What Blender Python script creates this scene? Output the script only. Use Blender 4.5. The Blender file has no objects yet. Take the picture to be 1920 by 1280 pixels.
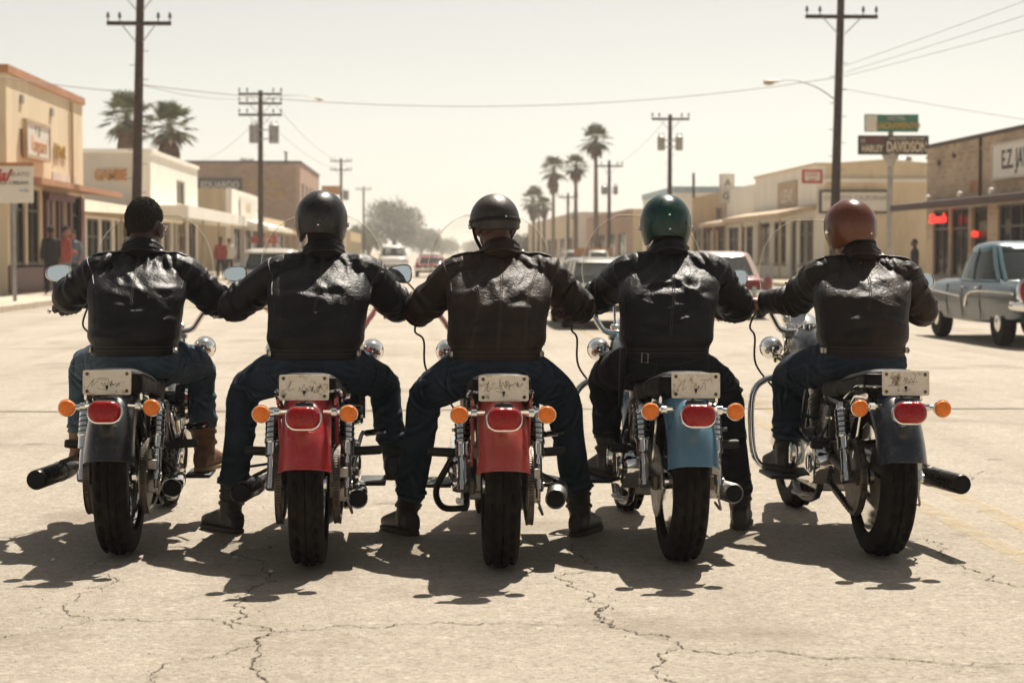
import bpy, bmesh, math, random
import numpy as np
from mathutils import Vector, Matrix, Euler, noise
from mathutils.bvhtree import BVHTree

R = math.radians
V = Vector
random.seed(7)
scene = bpy.context.scene
COL = scene.collection

# ------------------------------------------------------------------ camera
FPX = 3600.0                      # focal length in pixels of a 1920 px wide frame
CAM_H = 1.25
cam_data = bpy.data.cameras.new('camera')
cam = bpy.data.objects.new('camera', cam_data)
COL.objects.link(cam)
cam_data.sensor_width = 36.0
cam_data.lens = 36.0 * FPX / 1920.0
cam_data.clip_start = 0.1
cam_data.clip_end = 12000.0
cam.location = (0.0, 0.0, CAM_H)
PITCH, YAW = math.atan(168 / FPX), math.atan(160 / FPX)
cam.rotation_euler = (math.pi / 2 - PITCH, 0.0, -YAW)
cam_data.dof.use_dof = True
cam_data.dof.focus_distance = 8.0
cam_data.dof.aperture_fstop = 4.6
scene.camera = cam
CAM_M = Euler((math.pi / 2 - PITCH, 0.0, -YAW)).to_matrix()

# ------------------------------------------------------------------ sky, sun, exposure
SUN_EL, SUN_AZ = R(57), R(20)     # azimuth measured from straight ahead (+Y) towards the right (+X)
world = bpy.data.worlds.new('World')
scene.world = world
world.use_nodes = True
wn, wl = world.node_tree.nodes, world.node_tree.links
wn.clear()
w_out = wn.new('ShaderNodeOutputWorld')
w_bg = wn.new('ShaderNodeBackground')
w_sky = wn.new('ShaderNodeTexSky')
w_sky.sky_type = 'NISHITA'
w_sky.sun_disc = False
w_sky.sun_elevation = SUN_EL
w_sky.sun_rotation = SUN_AZ
w_sky.air_density = 1.0
w_sky.dust_density = 0.8
w_sky.ozone_density = 1.0
w_bw = wn.new('ShaderNodeRGBToBW')          # summer dust takes the blue out of the sky
w_hsv = wn.new('ShaderNodeMix'); w_hsv.data_type = 'RGBA'
w_hsv.inputs[0].default_value = 0.80
w_tint = wn.new('ShaderNodeMix')
w_tint.data_type = 'RGBA'; w_tint.blend_type = 'MULTIPLY'
w_tint.inputs[0].default_value = 1.0
w_tint.inputs[7].default_value = (1.0, 0.953, 0.858, 1.0)
wl.new(w_sky.outputs[0], w_bw.inputs[0])
wl.new(w_sky.outputs[0], w_hsv.inputs[6])
wl.new(w_bw.outputs[0], w_hsv.inputs[7])
wl.new(w_hsv.outputs[2], w_tint.inputs[6])
wl.new(w_tint.outputs[2], w_bg.inputs['Color'])
wl.new(w_bg.outputs[0], w_out.inputs['Surface'])
w_bg.inputs['Strength'].default_value = 0.073

sun_data = bpy.data.lights.new('sun', 'SUN')
sun_data.energy = 5.0
sun_data.angle = R(0.53)
sun_data.color = (1.0, 0.92, 0.81)
sun = bpy.data.objects.new('sun', sun_data)
COL.objects.link(sun)
sun_dir = V((math.sin(SUN_AZ) * math.cos(SUN_EL), math.cos(SUN_AZ) * math.cos(SUN_EL), math.sin(SUN_EL)))
sun.rotation_euler = (-sun_dir).to_track_quat('-Z', 'Y').to_euler()
sun.location = (0, 0, 30)

scene.view_settings.view_transform = 'Standard'
scene.view_settings.look = 'None'
scene.view_settings.exposure = 0.78
scene.view_settings.gamma = 1.0
scene.view_settings.use_curve_mapping = False
scene.cycles.use_denoising = True
scene.cycles.max_bounces = 8
scene.cycles.transparent_max_bounces = 24
scene.cycles.sample_clamp_indirect = 6.0
scene.cycles.volume_bounces = 1

# ------------------------------------------------------------------ helpers
def at(px, py, Y):
    """world point on the plane of street depth Y that photo pixel (px, py) looks at"""
    d = CAM_M @ V(((px - 960) / FPX, -(py - 640) / FPX, -1.0))
    k = Y / d.y
    return V((0, 0, CAM_H)) + d * k


def catmull(pts, k=6):
    """smooth polyline through points (any dimension, as numpy rows)"""
    P = np.asarray(pts, float)
    if len(P) < 3:
        return P
    Q = np.vstack([2 * P[0] - P[1], P, 2 * P[-1] - P[-2]])
    out = []
    for i in range(1, len(Q) - 2):
        p0, p1, p2, p3 = Q[i - 1], Q[i], Q[i + 1], Q[i + 2]
        for t in np.arange(k) / k:
            out.append(0.5 * (2 * p1 + (p2 - p0) * t + (2 * p0 - 5 * p1 + 4 * p2 - p3) * t * t + (3 * p1 - p0 - 3 * p2 + p3) * t ** 3))
    out.append(P[-1])
    return np.array(out)


class MB:
    """collects shapes, then links them as ONE mesh object"""
    def __init__(self):
        self.v, self.f, self.mi, self.m = [], [], [], 0

    def add(self, verts, faces):
        o = len(self.v)
        self.v.extend([tuple(p) for p in verts])
        self.f.extend([tuple(i + o for i in fc) for fc in faces])
        self.mi.extend([self.m] * len(faces))
        return self

    def box(self, c, s, rot=None):
        x, y, z = s[0] / 2, s[1] / 2, s[2] / 2
        vs = [V((a * x, b * y, d * z)) for a in (-1, 1) for b in (-1, 1) for d in (-1, 1)]
        if rot is not None:
            vs = [rot @ p for p in vs]
        vs = [p + V(c) for p in vs]
        return self.add(vs, [(0, 1, 3, 2), (4, 6, 7, 5), (0, 4, 5, 1), (2, 3, 7, 6), (0, 2, 6, 4), (1, 5, 7, 3)])

    def span(self, a, b):
        return self.box([(a[i] + b[i]) / 2 for i in range(3)], [abs(b[i] - a[i]) for i in range(3)])

    def loft(self, rings, cap=True, closed=False):
        n = len(rings[0])
        vs = [p for r in rings for p in r]
        fs = []
        m = len(rings)
        for i in range(m if closed else m - 1):
            a, b = i * n, ((i + 1) % m) * n
            for j in range(n):
                k = (j + 1) % n
                fs.append((a + j, a + k, b + k, b + j))
        if cap and not closed:
            fs.append(tuple(range(n - 1, -1, -1)))
            fs.append(tuple(range((m - 1) * n, m * n)))
        return self.add(vs, fs)

    def tube(self, pts, r, n=8, cap=True, closed=False, smooth=0, flat=None):
        """round tube along pts; r a number or one per point; flat=(a,b) scales the section"""
        P = [V(p) for p in pts]
        rr = list(r) if hasattr(r, '__len__') else [r] * len(P)
        if smooth and len(P) > 2:
            Q = catmull([list(p) + [q] for p, q in zip(P, rr)], smooth)
            P = [V(q[:3]) for q in Q]; rr = [q[3] for q in Q]
        m = len(P)
        tg = []
        for i in range(m):
            if closed:
                t = P[(i + 1) % m] - P[i - 1]
            else:
                t = P[min(i + 1, m - 1)] - P[max(i - 1, 0)]
            tg.append(t.normalized() if t.length > 1e-9 else V((0, 0, 1)))
        up = V((0, 0, 1)) if abs(tg[0].z) < 0.9 else V((0, 1, 0))
        u = (up - tg[0] * up.dot(tg[0])).normalized()
        rings = []
        for i in range(m):
            u = (u - tg[i] * u.dot(tg[i]))
            u = u.normalized() if u.length > 1e-6 else tg[i].orthogonal().normalized()
            w = tg[i].cross(u)
            fa, fb = flat if flat else (1, 1)
            rings.append([P[i] + (u * math.cos(2 * math.pi * j / n) * fa + w * math.sin(2 * math.pi * j / n) * fb) * rr[i] for j in range(n)])
        return self.loft(rings, cap, closed)

    def lathe(self, prof, org=(0, 0, 0), axis=(1, 0, 0), n=24, sx=1.0, sy=1.0, ref=None):
        """prof = [(radius, distance along axis), ...]"""
        a = V(axis).normalized()
        u = V(ref) if ref is not None else (V((0, 0, 1)) if abs(a.z) < 0.9 else V((0, 1, 0)))
        u = (u - a * u.dot(a)).normalized()
        w = a.cross(u)
        rings = [[V(org) + a * d + (u * math.cos(2 * math.pi * j / n) * sx + w * math.sin(2 * math.pi * j / n) * sy) * max(r, 1e-5) for j in range(n)] for r, d in prof]
        return self.loft(rings, True)

    def ball(self, c, r, n=16, m=10, rot=None):
        r = (r, r, r) if not hasattr(r, '__len__') else r
        rings = []
        for i in range(m + 1):
            th = math.pi * i / m
            ring = []
            for j in range(n):
                ph = 2 * math.pi * j / n
                p = V((r[0] * max(math.sin(th), 1e-4) * math.cos(ph), r[1] * max(math.sin(th), 1e-4) * math.sin(ph), -r[2] * math.cos(th)))
                if rot is not None:
                    p = rot @ p
                ring.append(p + V(c))
            rings.append(ring)
        return self.loft(rings, True)

    def prism(self, poly, org, ux, uy, depth):
        ux, uy, d, o = V(ux), V(uy), V(depth), V(org)
        a = [o + ux * p[0] + uy * p[1] for p in poly]
        return self.loft([a, [p + d for p in a]], True)

    def mesh(self, name, smooth=True, angle=38, bevel=0.0, seg=1, fix=True):
        me = bpy.data.meshes.new(name)
        me.from_pydata(self.v, [], self.f)
        if any(self.mi):
            me.polygons.foreach_set('material_index', self.mi)
        if fix or bevel:
            bm = bmesh.new(); bm.from_mesh(me)
            bmesh.ops.remove_doubles(bm, verts=bm.verts, dist=1e-6)
            bmesh.ops.recalc_face_normals(bm, faces=bm.faces)
            if bevel:
                es = [e for e in bm.edges if len(e.link_faces) == 2 and e.calc_face_angle(0) > R(30)]
                bmesh.ops.bevel(bm, geom=es, offset=bevel, segments=seg, profile=0.6, affect='EDGES', clamp_overlap=True)
            bm.to_mesh(me); bm.free()
        if smooth:
            me.polygons.foreach_set('use_smooth', [True] * len(me.polygons))
            me.set_sharp_from_angle(angle=R(angle))
        return me

    def build(self, name, mat, parent=None, **kw):
        return link(name, self.mesh(name, **kw), mat, parent)


def link(name, me, mat, parent=None):
    for m in (mat if isinstance(mat, (list, tuple)) else [mat]):
        if not me.materials or len(me.materials) < (len(mat) if isinstance(mat, (list, tuple)) else 1):
            me.materials.append(m)
    o = bpy.data.objects.new(name, me)
    COL.objects.link(o)
    if parent is not None:
        o.parent = parent
    return o


def empty(name, loc=(0, 0, 0), rot=(0, 0, 0)):
    o = bpy.data.objects.new(name, None)
    COL.objects.link(o)
    o.location = loc; o.rotation_euler = rot
    o.empty_display_size = 0.2
    return o


def tag(o, label=None, cat=None, group=None, kind=None):
    if label: o['label'] = label
    if cat: o['category'] = cat
    if group: o['group'] = group
    if kind: o['kind'] = kind
    return o


def copy_tree(o, parent=None):
    c = o.copy(); COL.objects.link(c); c.parent = parent
    for k in ('label', 'category', 'group'):
        if parent is None and k in c.keys() and k == 'label':
            del c[k]
    for ch in list(o.children):
        copy_tree(ch, c)
    return c


def text_mesh(s, size, depth=0.01, shear=0.0, sx=1.0, bold=0.0):
    cu = bpy.data.curves.new('lettering', 'FONT')
    cu.body = s; cu.size = size; cu.extrude = depth / 2; cu.shear = shear; cu.offset = bold
    cu.align_x = 'CENTER'; cu.align_y = 'CENTER'; cu.resolution_u = 3
    o = bpy.data.objects.new('lettering', cu); COL.objects.link(o)
    dg = bpy.context.evaluated_depsgraph_get()
    me = bpy.data.meshes.new_from_object(o.evaluated_get(dg))
    bpy.data.objects.remove(o); bpy.data.curves.remove(cu)
    if sx != 1.0:
        me.transform(Matrix.Diagonal((sx, 1, 1, 1)))
    return me


def lettering(s, size, mat, parent, org, right, up, depth=0.012, **kw):
    """flat letters centred on org, reading along `right`"""
    me = text_mesh(s, size, depth, **kw)
    r, u = V(right).normalized(), V(up).normalized()
    n = r.cross(u)
    M = Matrix(((r.x, u.x, n.x, org[0]), (r.y, u.y, n.y, org[1]), (r.z, u.z, n.z, org[2]), (0, 0, 0, 1)))
    me.transform(M)
    me.materials.clear()
    return link('lettering', me, mat, parent)


# ------------------------------------------------------------------ materials
def nodes_of(name):
    m = bpy.data.materials.new(name)
    m.use_nodes = True
    nt = m.node_tree
    b = nt.nodes['Principled BSDF']
    return m, nt, nt.nodes, nt.links, b


def pmat(name, col, rough=0.5, metal=0.0, var=0.0, scale=8.0, bump=0.0, bscale=60.0, coat=0.0, rvar=0.0, dirt=None, dscale=3.0, damt=0.5, spec=0.5, emit=None, estr=0.0, trans=0.0, vcol=None, sheen=0.0, streak=1.0):
    """general procedural material: base colour with noise, roughness noise, dirt patches, noise bump"""
    m, nt, N, L, b = nodes_of(name)
    c = (*col, 1.0)
    b.inputs['Base Color'].default_value = c
    b.inputs['Roughness'].default_value = rough
    b.inputs['Metallic'].default_value = metal
    b.inputs['Coat Weight'].default_value = coat
    b.inputs['Coat Roughness'].default_value = 0.06
    b.inputs['Specular IOR Level'].default_value = spec
    b.inputs['Transmission Weight'].default_value = trans
    b.inputs['Sheen Weight'].default_value = sheen
    tc0 = N.new('ShaderNodeTexCoord'); oi = N.new('ShaderNodeObjectInfo'); vm = N.new('ShaderNodeVectorMath'); vm.operation = 'MULTIPLY_ADD'
    vm.inputs[1].default_value = (1, 1, streak)
    cx = N.new('ShaderNodeCombineXYZ'); mu = N.new('ShaderNodeMath'); mu.operation = 'MULTIPLY'; mu.inputs[1].default_value = 37.0
    L.new(oi.outputs['Random'], mu.inputs[0]); L.new(mu.outputs[0], cx.inputs[0]); L.new(mu.outputs[0], cx.inputs[2])
    L.new(tc0.outputs['Object'], vm.inputs[0]); L.new(cx.outputs[0], vm.inputs[2])
    class _T: outputs = {'Object': vm.outputs[0]}
    tc = _T
    src = None
    if var or vcol:
        nz = N.new('ShaderNodeTexNoise'); nz.inputs['Scale'].default_value = scale; nz.inputs['Detail'].default_value = 5
        L.new(tc.outputs['Object'], nz.inputs['Vector'])
        mx = N.new('ShaderNodeMix'); mx.data_type = 'RGBA'
        a = vcol if vcol else tuple(max(0, x * (1 - var)) for x in col)
        mx.inputs[6].default_value = (*a, 1); mx.inputs[7].default_value = (*[x * (1 + var) for x in col], 1)
        rmp = N.new('ShaderNodeMapRange'); rmp.inputs[1].default_value = 0.3; rmp.inputs[2].default_value = 0.7
        L.new(nz.outputs[0], rmp.inputs[0]); L.new(rmp.outputs[0], mx.inputs[0])
        src = mx.outputs[2]
    if dirt:
        nz = N.new('ShaderNodeTexNoise'); nz.inputs['Scale'].default_value = dscale; nz.inputs['Detail'].default_value = 8; nz.inputs['Roughness'].default_value = 0.7
        L.new(tc.outputs['Object'], nz.inputs['Vector'])
        rmp = N.new('ShaderNodeMapRange'); rmp.inputs[1].default_value = 0.5; rmp.inputs[2].default_value = 0.75; rmp.inputs[4].default_value = damt
        L.new(nz.outputs[0], rmp.inputs[0])
        mx = N.new('ShaderNodeMix'); mx.data_type = 'RGBA'
        if src: L.new(src, mx.inputs[6])
        else: mx.inputs[6].default_value = c
        mx.inputs[7].default_value = (*dirt, 1)
        L.new(rmp.outputs[0], mx.inputs[0]); src = mx.outputs[2]
    if src: L.new(src, b.inputs['Base Color'])
    if rvar:
        nz = N.new('ShaderNodeTexNoise'); nz.inputs['Scale'].default_value = scale * 2.3; nz.inputs['Detail'].default_value = 6
        L.new(tc.outputs['Object'], nz.inputs['Vector'])
        rmp = N.new('ShaderNodeMapRange'); rmp.inputs[1].default_value = 0.3; rmp.inputs[2].default_value = 0.7
        rmp.inputs[3].default_value = max(0.02, rough - rvar); rmp.inputs[4].default_value = rough + rvar
        L.new(nz.outputs[0], rmp.inputs[0]); L.new(rmp.outputs[0], b.inputs['Roughness'])
    if bump:
        nz = N.new('ShaderNodeTexNoise'); nz.inputs['Scale'].default_value = bscale; nz.inputs['Detail'].default_value = 4
        L.new(tc.outputs['Object'], nz.inputs['Vector'])
        bp = N.new('ShaderNodeBump'); bp.inputs['Strength'].default_value = bump; bp.inputs['Distance'].default_value = 0.01
        L.new(nz.outputs[0], bp.inputs['Height']); L.new(bp.outputs[0], b.inputs['Normal'])
    if emit:
        b.inputs['Emission Color'].default_value = (*emit, 1); b.inputs['Emission Strength'].default_value = estr
    return m


def glassy(name, tint=(0.9, 0.95, 0.95), clear=0.75, rough=0.02, body=(0.02, 0.025, 0.03), graze=0.25):
    """thin pane: part see-through, part dark body, glossy by Fresnel"""
    m, nt, N, L, b = nodes_of(name)
    b.inputs['Base Color'].default_value = (*body, 1); b.inputs['Roughness'].default_value = rough
    tr = N.new('ShaderNodeBsdfTransparent'); tr.inputs[0].default_value = (*tint, 1)
    mx = N.new('ShaderNodeMixShader')
    lw = N.new('ShaderNodeLayerWeight'); lw.inputs[0].default_value = 0.35
    mr = N.new('ShaderNodeMapRange'); mr.inputs[1].default_value = 0.0; mr.inputs[2].default_value = 1.0
    mr.inputs[3].default_value = clear; mr.inputs[4].default_value = clear * graze
    L.new(lw.outputs['Fresnel'], mr.inputs[0]); L.new(mr.outputs[0], mx.inputs[0])
    L.new(b.outputs[0], mx.inputs[1]); L.new(tr.outputs[0], mx.inputs[2])
    L.new(mx.outputs[0], N['Material Output'].inputs['Surface'])
    return m


def brick_mat(name, c1, c2, mortar, scale=1.0, axis='X', stain=(0.1, 0.08, 0.06), samt=0.35, bw=0.21, bh=0.075):
    """bricks too far off to tell apart singly; `axis` is the wall's horizontal direction"""
    m, nt, N, L, b = nodes_of(name)
    tc = N.new('ShaderNodeTexCoord'); sp = N.new('ShaderNodeSeparateXYZ'); cb = N.new('ShaderNodeCombineXYZ')
    L.new(tc.outputs['Object'], sp.inputs[0])
    L.new(sp.outputs[0 if axis == 'X' else 1], cb.inputs[0]); L.new(sp.outputs[2], cb.inputs[1])
    br = N.new('ShaderNodeTexBrick')
    br.inputs['Color1'].default_value = (*c1, 1); br.inputs['Color2'].default_value = (*c2, 1); br.inputs['Mortar'].default_value = (*mortar, 1)
    br.inputs['Scale'].default_value = scale; br.inputs['Mortar Size'].default_value = 0.01
    br.inputs['Brick Width'].default_value = bw; br.inputs['Row Height'].default_value = bh
    L.new(cb.outputs[0], br.inputs['Vector'])
    nz = N.new('ShaderNodeTexNoise'); nz.inputs['Scale'].default_value = 0.5; nz.inputs['Detail'].default_value = 9; nz.inputs['Roughness'].default_value = 0.65
    L.new(tc.outputs['Object'], nz.inputs['Vector'])
    rm = N.new('ShaderNodeMapRange'); rm.inputs[1].default_value = 0.42; rm.inputs[2].default_value = 0.75; rm.inputs[4].default_value = samt
    L.new(nz.outputs[0], rm.inputs[0])
    mx = N.new('ShaderNodeMix'); mx.data_type = 'RGBA'
    L.new(rm.outputs[0], mx.inputs[0]); L.new(br.outputs[0], mx.inputs[6]); mx.inputs[7].default_value = (*stain, 1)
    L.new(mx.outputs[2], b.inputs['Base Color']); b.inputs['Roughness'].default_value = 0.9
    bp = N.new('ShaderNodeBump'); bp.inputs['Strength'].default_value = 0.5; bp.inputs['Distance'].default_value = 0.02
    L.new(br.outputs['Fac'], bp.inputs['Height']); bp.invert = True
    L.new(bp.outputs[0], b.inputs['Normal'])
    return m


M = {}
def leather(name, col, brown, r0=0.43, r1=0.62, scuff=(0.05, 0.038, 0.028), samt=0.3, crease=0.3):
    m, nt, N, L, b = nodes_of(name)
    tc = N.new('ShaderNodeTexCoord')
    nz = N.new('ShaderNodeTexNoise'); nz.inputs['Scale'].default_value = 9; nz.inputs['Detail'].default_value = 7; nz.inputs['Roughness'].default_value = 0.65
    L.new(tc.outputs['Object'], nz.inputs['Vector'])
    mr = N.new('ShaderNodeMapRange'); mr.inputs[1].default_value = 0.42; mr.inputs[2].default_value = 0.72
    L.new(nz.outputs[0], mr.inputs[0])
    mx = N.new('ShaderNodeMix'); mx.data_type = 'RGBA'
    mx.inputs[6].default_value = (*col, 1); mx.inputs[7].default_value = (*brown, 1)
    L.new(mr.outputs[0], mx.inputs[0])
    sn = N.new('ShaderNodeTexNoise'); sn.inputs['Scale'].default_value = 70; sn.inputs['Detail'].default_value = 8; sn.inputs['Roughness'].default_value = 0.75; sn.inputs['Distortion'].default_value = 0.8
    L.new(tc.outputs['Object'], sn.inputs['Vector'])
    sr = N.new('ShaderNodeMapRange'); sr.inputs[1].default_value = 0.54; sr.inputs[2].default_value = 0.70; sr.inputs[4].default_value = samt
    L.new(sn.outputs[0], sr.inputs[0])
    ms = N.new('ShaderNodeMix'); ms.data_type = 'RGBA'; ms.inputs[7].default_value = (*scuff, 1)
    L.new(sr.outputs[0], ms.inputs[0]); L.new(mx.outputs[2], ms.inputs[6]); L.new(ms.outputs[2], b.inputs['Base Color'])
    rr = N.new('ShaderNodeMapRange'); rr.inputs[1].default_value = 0.3; rr.inputs[2].default_value = 0.75
    rr.inputs[3].default_value = r0; rr.inputs[4].default_value = r1
    L.new(nz.outputs[0], rr.inputs[0]); L.new(rr.outputs[0], b.inputs['Roughness'])
    b.inputs['Specular IOR Level'].default_value = 0.28
    # grain and fine creases
    vo = N.new('ShaderNodeTexVoronoi'); vo.inputs['Scale'].default_value = 260
    L.new(tc.outputs['Object'], vo.inputs['Vector'])
    wv = N.new('ShaderNodeTexNoise'); wv.inputs['Scale'].default_value = 34; wv.inputs['Detail'].default_value = 8; wv.inputs['Distortion'].default_value = 1.6
    L.new(tc.outputs['Object'], wv.inputs['Vector'])
    b1 = N.new('ShaderNodeBump'); b1.inputs['Strength'].default_value = 0.27; b1.inputs['Distance'].default_value = 0.010
    b2 = N.new('ShaderNodeBump'); b2.inputs['Strength'].default_value = 0.18; b2.inputs['Distance'].default_value = 0.002
    L.new(wv.outputs[0], b1.inputs['Height']); L.new(vo.outputs['Distance'], b2.inputs['Height'])
    # network of fine wear creases
    dn = N.new('ShaderNodeTexNoise'); dn.inputs['Scale'].default_value = 11; dn.inputs['Detail'].default_value = 3
    L.new(tc.outputs['Object'], dn.inputs['Vector'])
    dv = N.new('ShaderNodeVectorMath'); dv.operation = 'MULTIPLY_ADD'; dv.inputs[1].default_value = (0.07, 0.07, 0.07)
    L.new(dn.outputs['Color'], dv.inputs[0]); L.new(tc.outputs['Object'], dv.inputs[2])
    ve = N.new('ShaderNodeTexVoronoi'); ve.feature = 'DISTANCE_TO_EDGE'; ve.inputs['Scale'].default_value = 30
    L.new(dv.outputs[0], ve.inputs['Vector'])
    cr = N.new('ShaderNodeMapRange'); cr.inputs[1].default_value = 0.0; cr.inputs[2].default_value = 0.10
    L.new(ve.outputs['Distance'], cr.inputs[0])
    b3 = N.new('ShaderNodeBump'); b3.inputs['Strength'].default_value = crease; b3.inputs['Distance'].default_value = 0.003
    L.new(cr.outputs[0], b3.inputs['Height'])
    L.new(b3.outputs[0], b1.inputs['Normal'])
    L.new(b1.outputs[0], b2.inputs['Normal']); L.new(b2.outputs[0], b.inputs['Normal'])
    return m


def denim(name, dark, light, amt=0.6):
    m, nt, N, L, b = nodes_of(name)
    tc = N.new('ShaderNodeTexCoord')
    nz = N.new('ShaderNodeTexNoise'); nz.inputs['Scale'].default_value = 6; nz.inputs['Detail'].default_value = 8; nz.inputs['Roughness'].default_value = 0.7
    L.new(tc.outputs['Object'], nz.inputs['Vector'])
    gm = N.new('ShaderNodeNewGeometry')
    pr = N.new('ShaderNodeMapRange'); pr.inputs[1].default_value = 0.47; pr.inputs[2].default_value = 0.58   # worn on folds
    L.new(gm.outputs['Pointiness'], pr.inputs[0])
    ad = N.new('ShaderNodeMath'); ad.operation = 'MULTIPLY_ADD'; ad.inputs[1].default_value = 0.6
    mr = N.new('ShaderNodeMapRange'); mr.inputs[1].default_value = 0.4; mr.inputs[2].default_value = 0.75; mr.inputs[4].default_value = amt
    L.new(nz.outputs[0], mr.inputs[0]); L.new(pr.outputs[0], ad.inputs[0]); L.new(mr.outputs[0], ad.inputs[2])
    mx = N.new('ShaderNodeMix'); mx.data_type = 'RGBA'; mx.clamp_factor = True
    mx.inputs[6].default_value = (*dark, 1); mx.inputs[7].default_value = (*light, 1)
    L.new(ad.outputs[0], mx.inputs[0]); L.new(mx.outputs[2], b.inputs['Base Color'])
    b.inputs['Roughness'].default_value = 0.9; b.inputs['Specular IOR Level'].default_value = 0.2
    wv = N.new('ShaderNodeTexWave'); wv.inputs['Scale'].default_value = 260; wv.bands_direction = 'DIAGONAL'
    L.new(tc.outputs['Object'], wv.inputs['Vector'])
    n2 = N.new('ShaderNodeTexNoise'); n2.inputs['Scale'].default_value = 40; n2.inputs['Detail'].default_value = 4
    L.new(tc.outputs['Object'], n2.inputs['Vector'])
    b1 = N.new('ShaderNodeBump'); b1.inputs['Strength'].default_value = 0.25; b1.inputs['Distance'].default_value = 0.01
    b2 = N.new('ShaderNodeBump'); b2.inputs['Strength'].default_value = 0.25; b2.inputs['Distance'].default_value = 0.001
    L.new(n2.outputs[0], b1.inputs['Height']); L.new(wv.outputs[0], b2.inputs['Height'])
    L.new(b1.outputs[0], b2.inputs['Normal']); L.new(b2.outputs[0], b.inputs['Normal'])
    return m


M['leather_black'] = leather('black_leather', (0.0035, 0.0032, 0.0032), (0.010, 0.0078, 0.0062))
M['leather_brown'] = leather('brown_black_leather', (0.009, 0.0058, 0.0042), (0.034, 0.018, 0.011))
M['leather_gloss'] = leather('glossy_black_leather', (0.0032, 0.0030, 0.0030), (0.009, 0.007, 0.006), 0.38, 0.54, samt=0.2, crease=0.2)
M['leather_matt'] = leather('matt_black_leather', (0.0036, 0.0036, 0.0040), (0.008, 0.0072, 0.0066), 0.42, 0.58, samt=0.2)
M['leather_worn'] = leather('worn_brown_leather', (0.011, 0.0068, 0.0048), (0.040, 0.021, 0.013), 0.46, 0.66, (0.085, 0.052, 0.032), 0.5, 0.30)
M['denim_dark'] = denim('dark_denim', (0.006, 0.0105, 0.018), (0.075, 0.110, 0.150), 0.30)
M['denim_mid'] = denim('faded_denim', (0.020, 0.034, 0.050), (0.11, 0.16, 0.20), 0.7)
M['denim_black'] = denim('black_denim', (0.006, 0.007, 0.009), (0.035, 0.04, 0.045), 0.35)
M['chrome'] = pmat('chrome', (0.80, 0.79, 0.76), 0.07, 1.0, rvar=0.05, scale=14, dirt=(0.28, 0.22, 0.16), dscale=14, damt=0.35)
M['dull_metal'] = pmat('cast_aluminium', (0.42, 0.40, 0.37), 0.38, 1.0, var=0.2, rvar=0.1, bump=0.1, dirt=(0.05, 0.04, 0.03), dscale=12, damt=0.8)
M['black_metal'] = pmat('black_enamel', (0.012, 0.012, 0.012), 0.3, 0.0, rvar=0.1, dirt=(0.06, 0.05, 0.04), dscale=16, damt=0.5)
M['greasy'] = pmat('greasy_steel', (0.10, 0.085, 0.07), 0.42, 0.9, var=0.4, scale=30, dirt=(0.02, 0.015, 0.01), dscale=20, damt=0.9, bump=0.2)
M['black_chrome'] = pmat('sooty_black_pipe', (0.03, 0.026, 0.022), 0.28, 0.7, rvar=0.12, dirt=(0.12, 0.08, 0.05), dscale=10, damt=0.5)
M['soot'] = pmat('soot', (0.004, 0.004, 0.004), 0.95)
M['rubber'] = pmat('tyre_rubber', (0.008, 0.0065, 0.0055), 0.8, var=0.3, scale=20, dirt=(0.075, 0.055, 0.038), dscale=9, damt=0.40, bump=0.15, bscale=180, spec=0.15)
M['grip'] = pmat('black_rubber', (0.010, 0.010, 0.010), 0.6, bump=0.2, bscale=200)
def paint(name, col, flake=0.0):
    return pmat(name, col, 0.32, 0.0, var=0.12, scale=5, coat=0.45, rvar=0.08, dirt=(0.30, 0.24, 0.18), dscale=22, damt=0.22, spec=0.35)
M['paint_black'] = paint('black_paint', (0.012, 0.013, 0.016))
M['paint_red'] = paint('crimson_paint', (0.36, 0.022, 0.026))
M['paint_red2'] = paint('faded_red_paint', (0.34, 0.045, 0.035))
M['paint_blue'] = paint('steel_blue_paint', (0.075, 0.17, 0.25))
M['paint_navy'] = paint('blue_black_paint', (0.012, 0.018, 0.030))
M['seat'] = pmat('seat_vinyl', (0.006, 0.0055, 0.005), 0.55, var=0.2, rvar=0.1, bump=0.12, bscale=220, spec=0.15)
def lens(name, col, deep):
    m, nt, N, L, b = nodes_of(name)
    tc = N.new('ShaderNodeTexCoord')
    vo = N.new('ShaderNodeTexVoronoi'); vo.inputs['Scale'].default_value = 170
    L.new(tc.outputs['Object'], vo.inputs['Vector'])
    mx = N.new('ShaderNodeMix'); mx.data_type = 'RGBA'
    mx.inputs[6].default_value = (*col, 1); mx.inputs[7].default_value = (*deep, 1)
    L.new(vo.outputs['Distance'], mx.inputs[0]); L.new(mx.outputs[2], b.inputs['Base Color'])
    b.inputs['Roughness'].default_value = 0.2; b.inputs['Coat Weight'].default_value = 0.15; b.inputs['Specular IOR Level'].default_value = 0.35
    b.inputs['Subsurface Weight'].default_value = 0.35; b.inputs['Subsurface Radius'].default_value = (0.02, 0.006, 0.002)
    bp = N.new('ShaderNodeBump'); bp.inputs['Strength'].default_value = 0.35; bp.inputs['Distance'].default_value = 0.003
    L.new(vo.outputs['Distance'], bp.inputs['Height']); L.new(bp.outputs[0], b.inputs['Normal'])
    return m
M['lens_red'] = lens('red_lens', (0.50, 0.010, 0.008), (0.16, 0.002, 0.002))
M['lens_amber'] = lens('amber_lens', (0.95, 0.30, 0.025), (0.75, 0.13, 0.01))
M['windscreen'] = glassy('clear_windscreen', (0.985, 0.985, 0.965), 0.975, 0.03, (0.45, 0.43, 0.40), 0.75)
M['screen_edge'] = None
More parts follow.
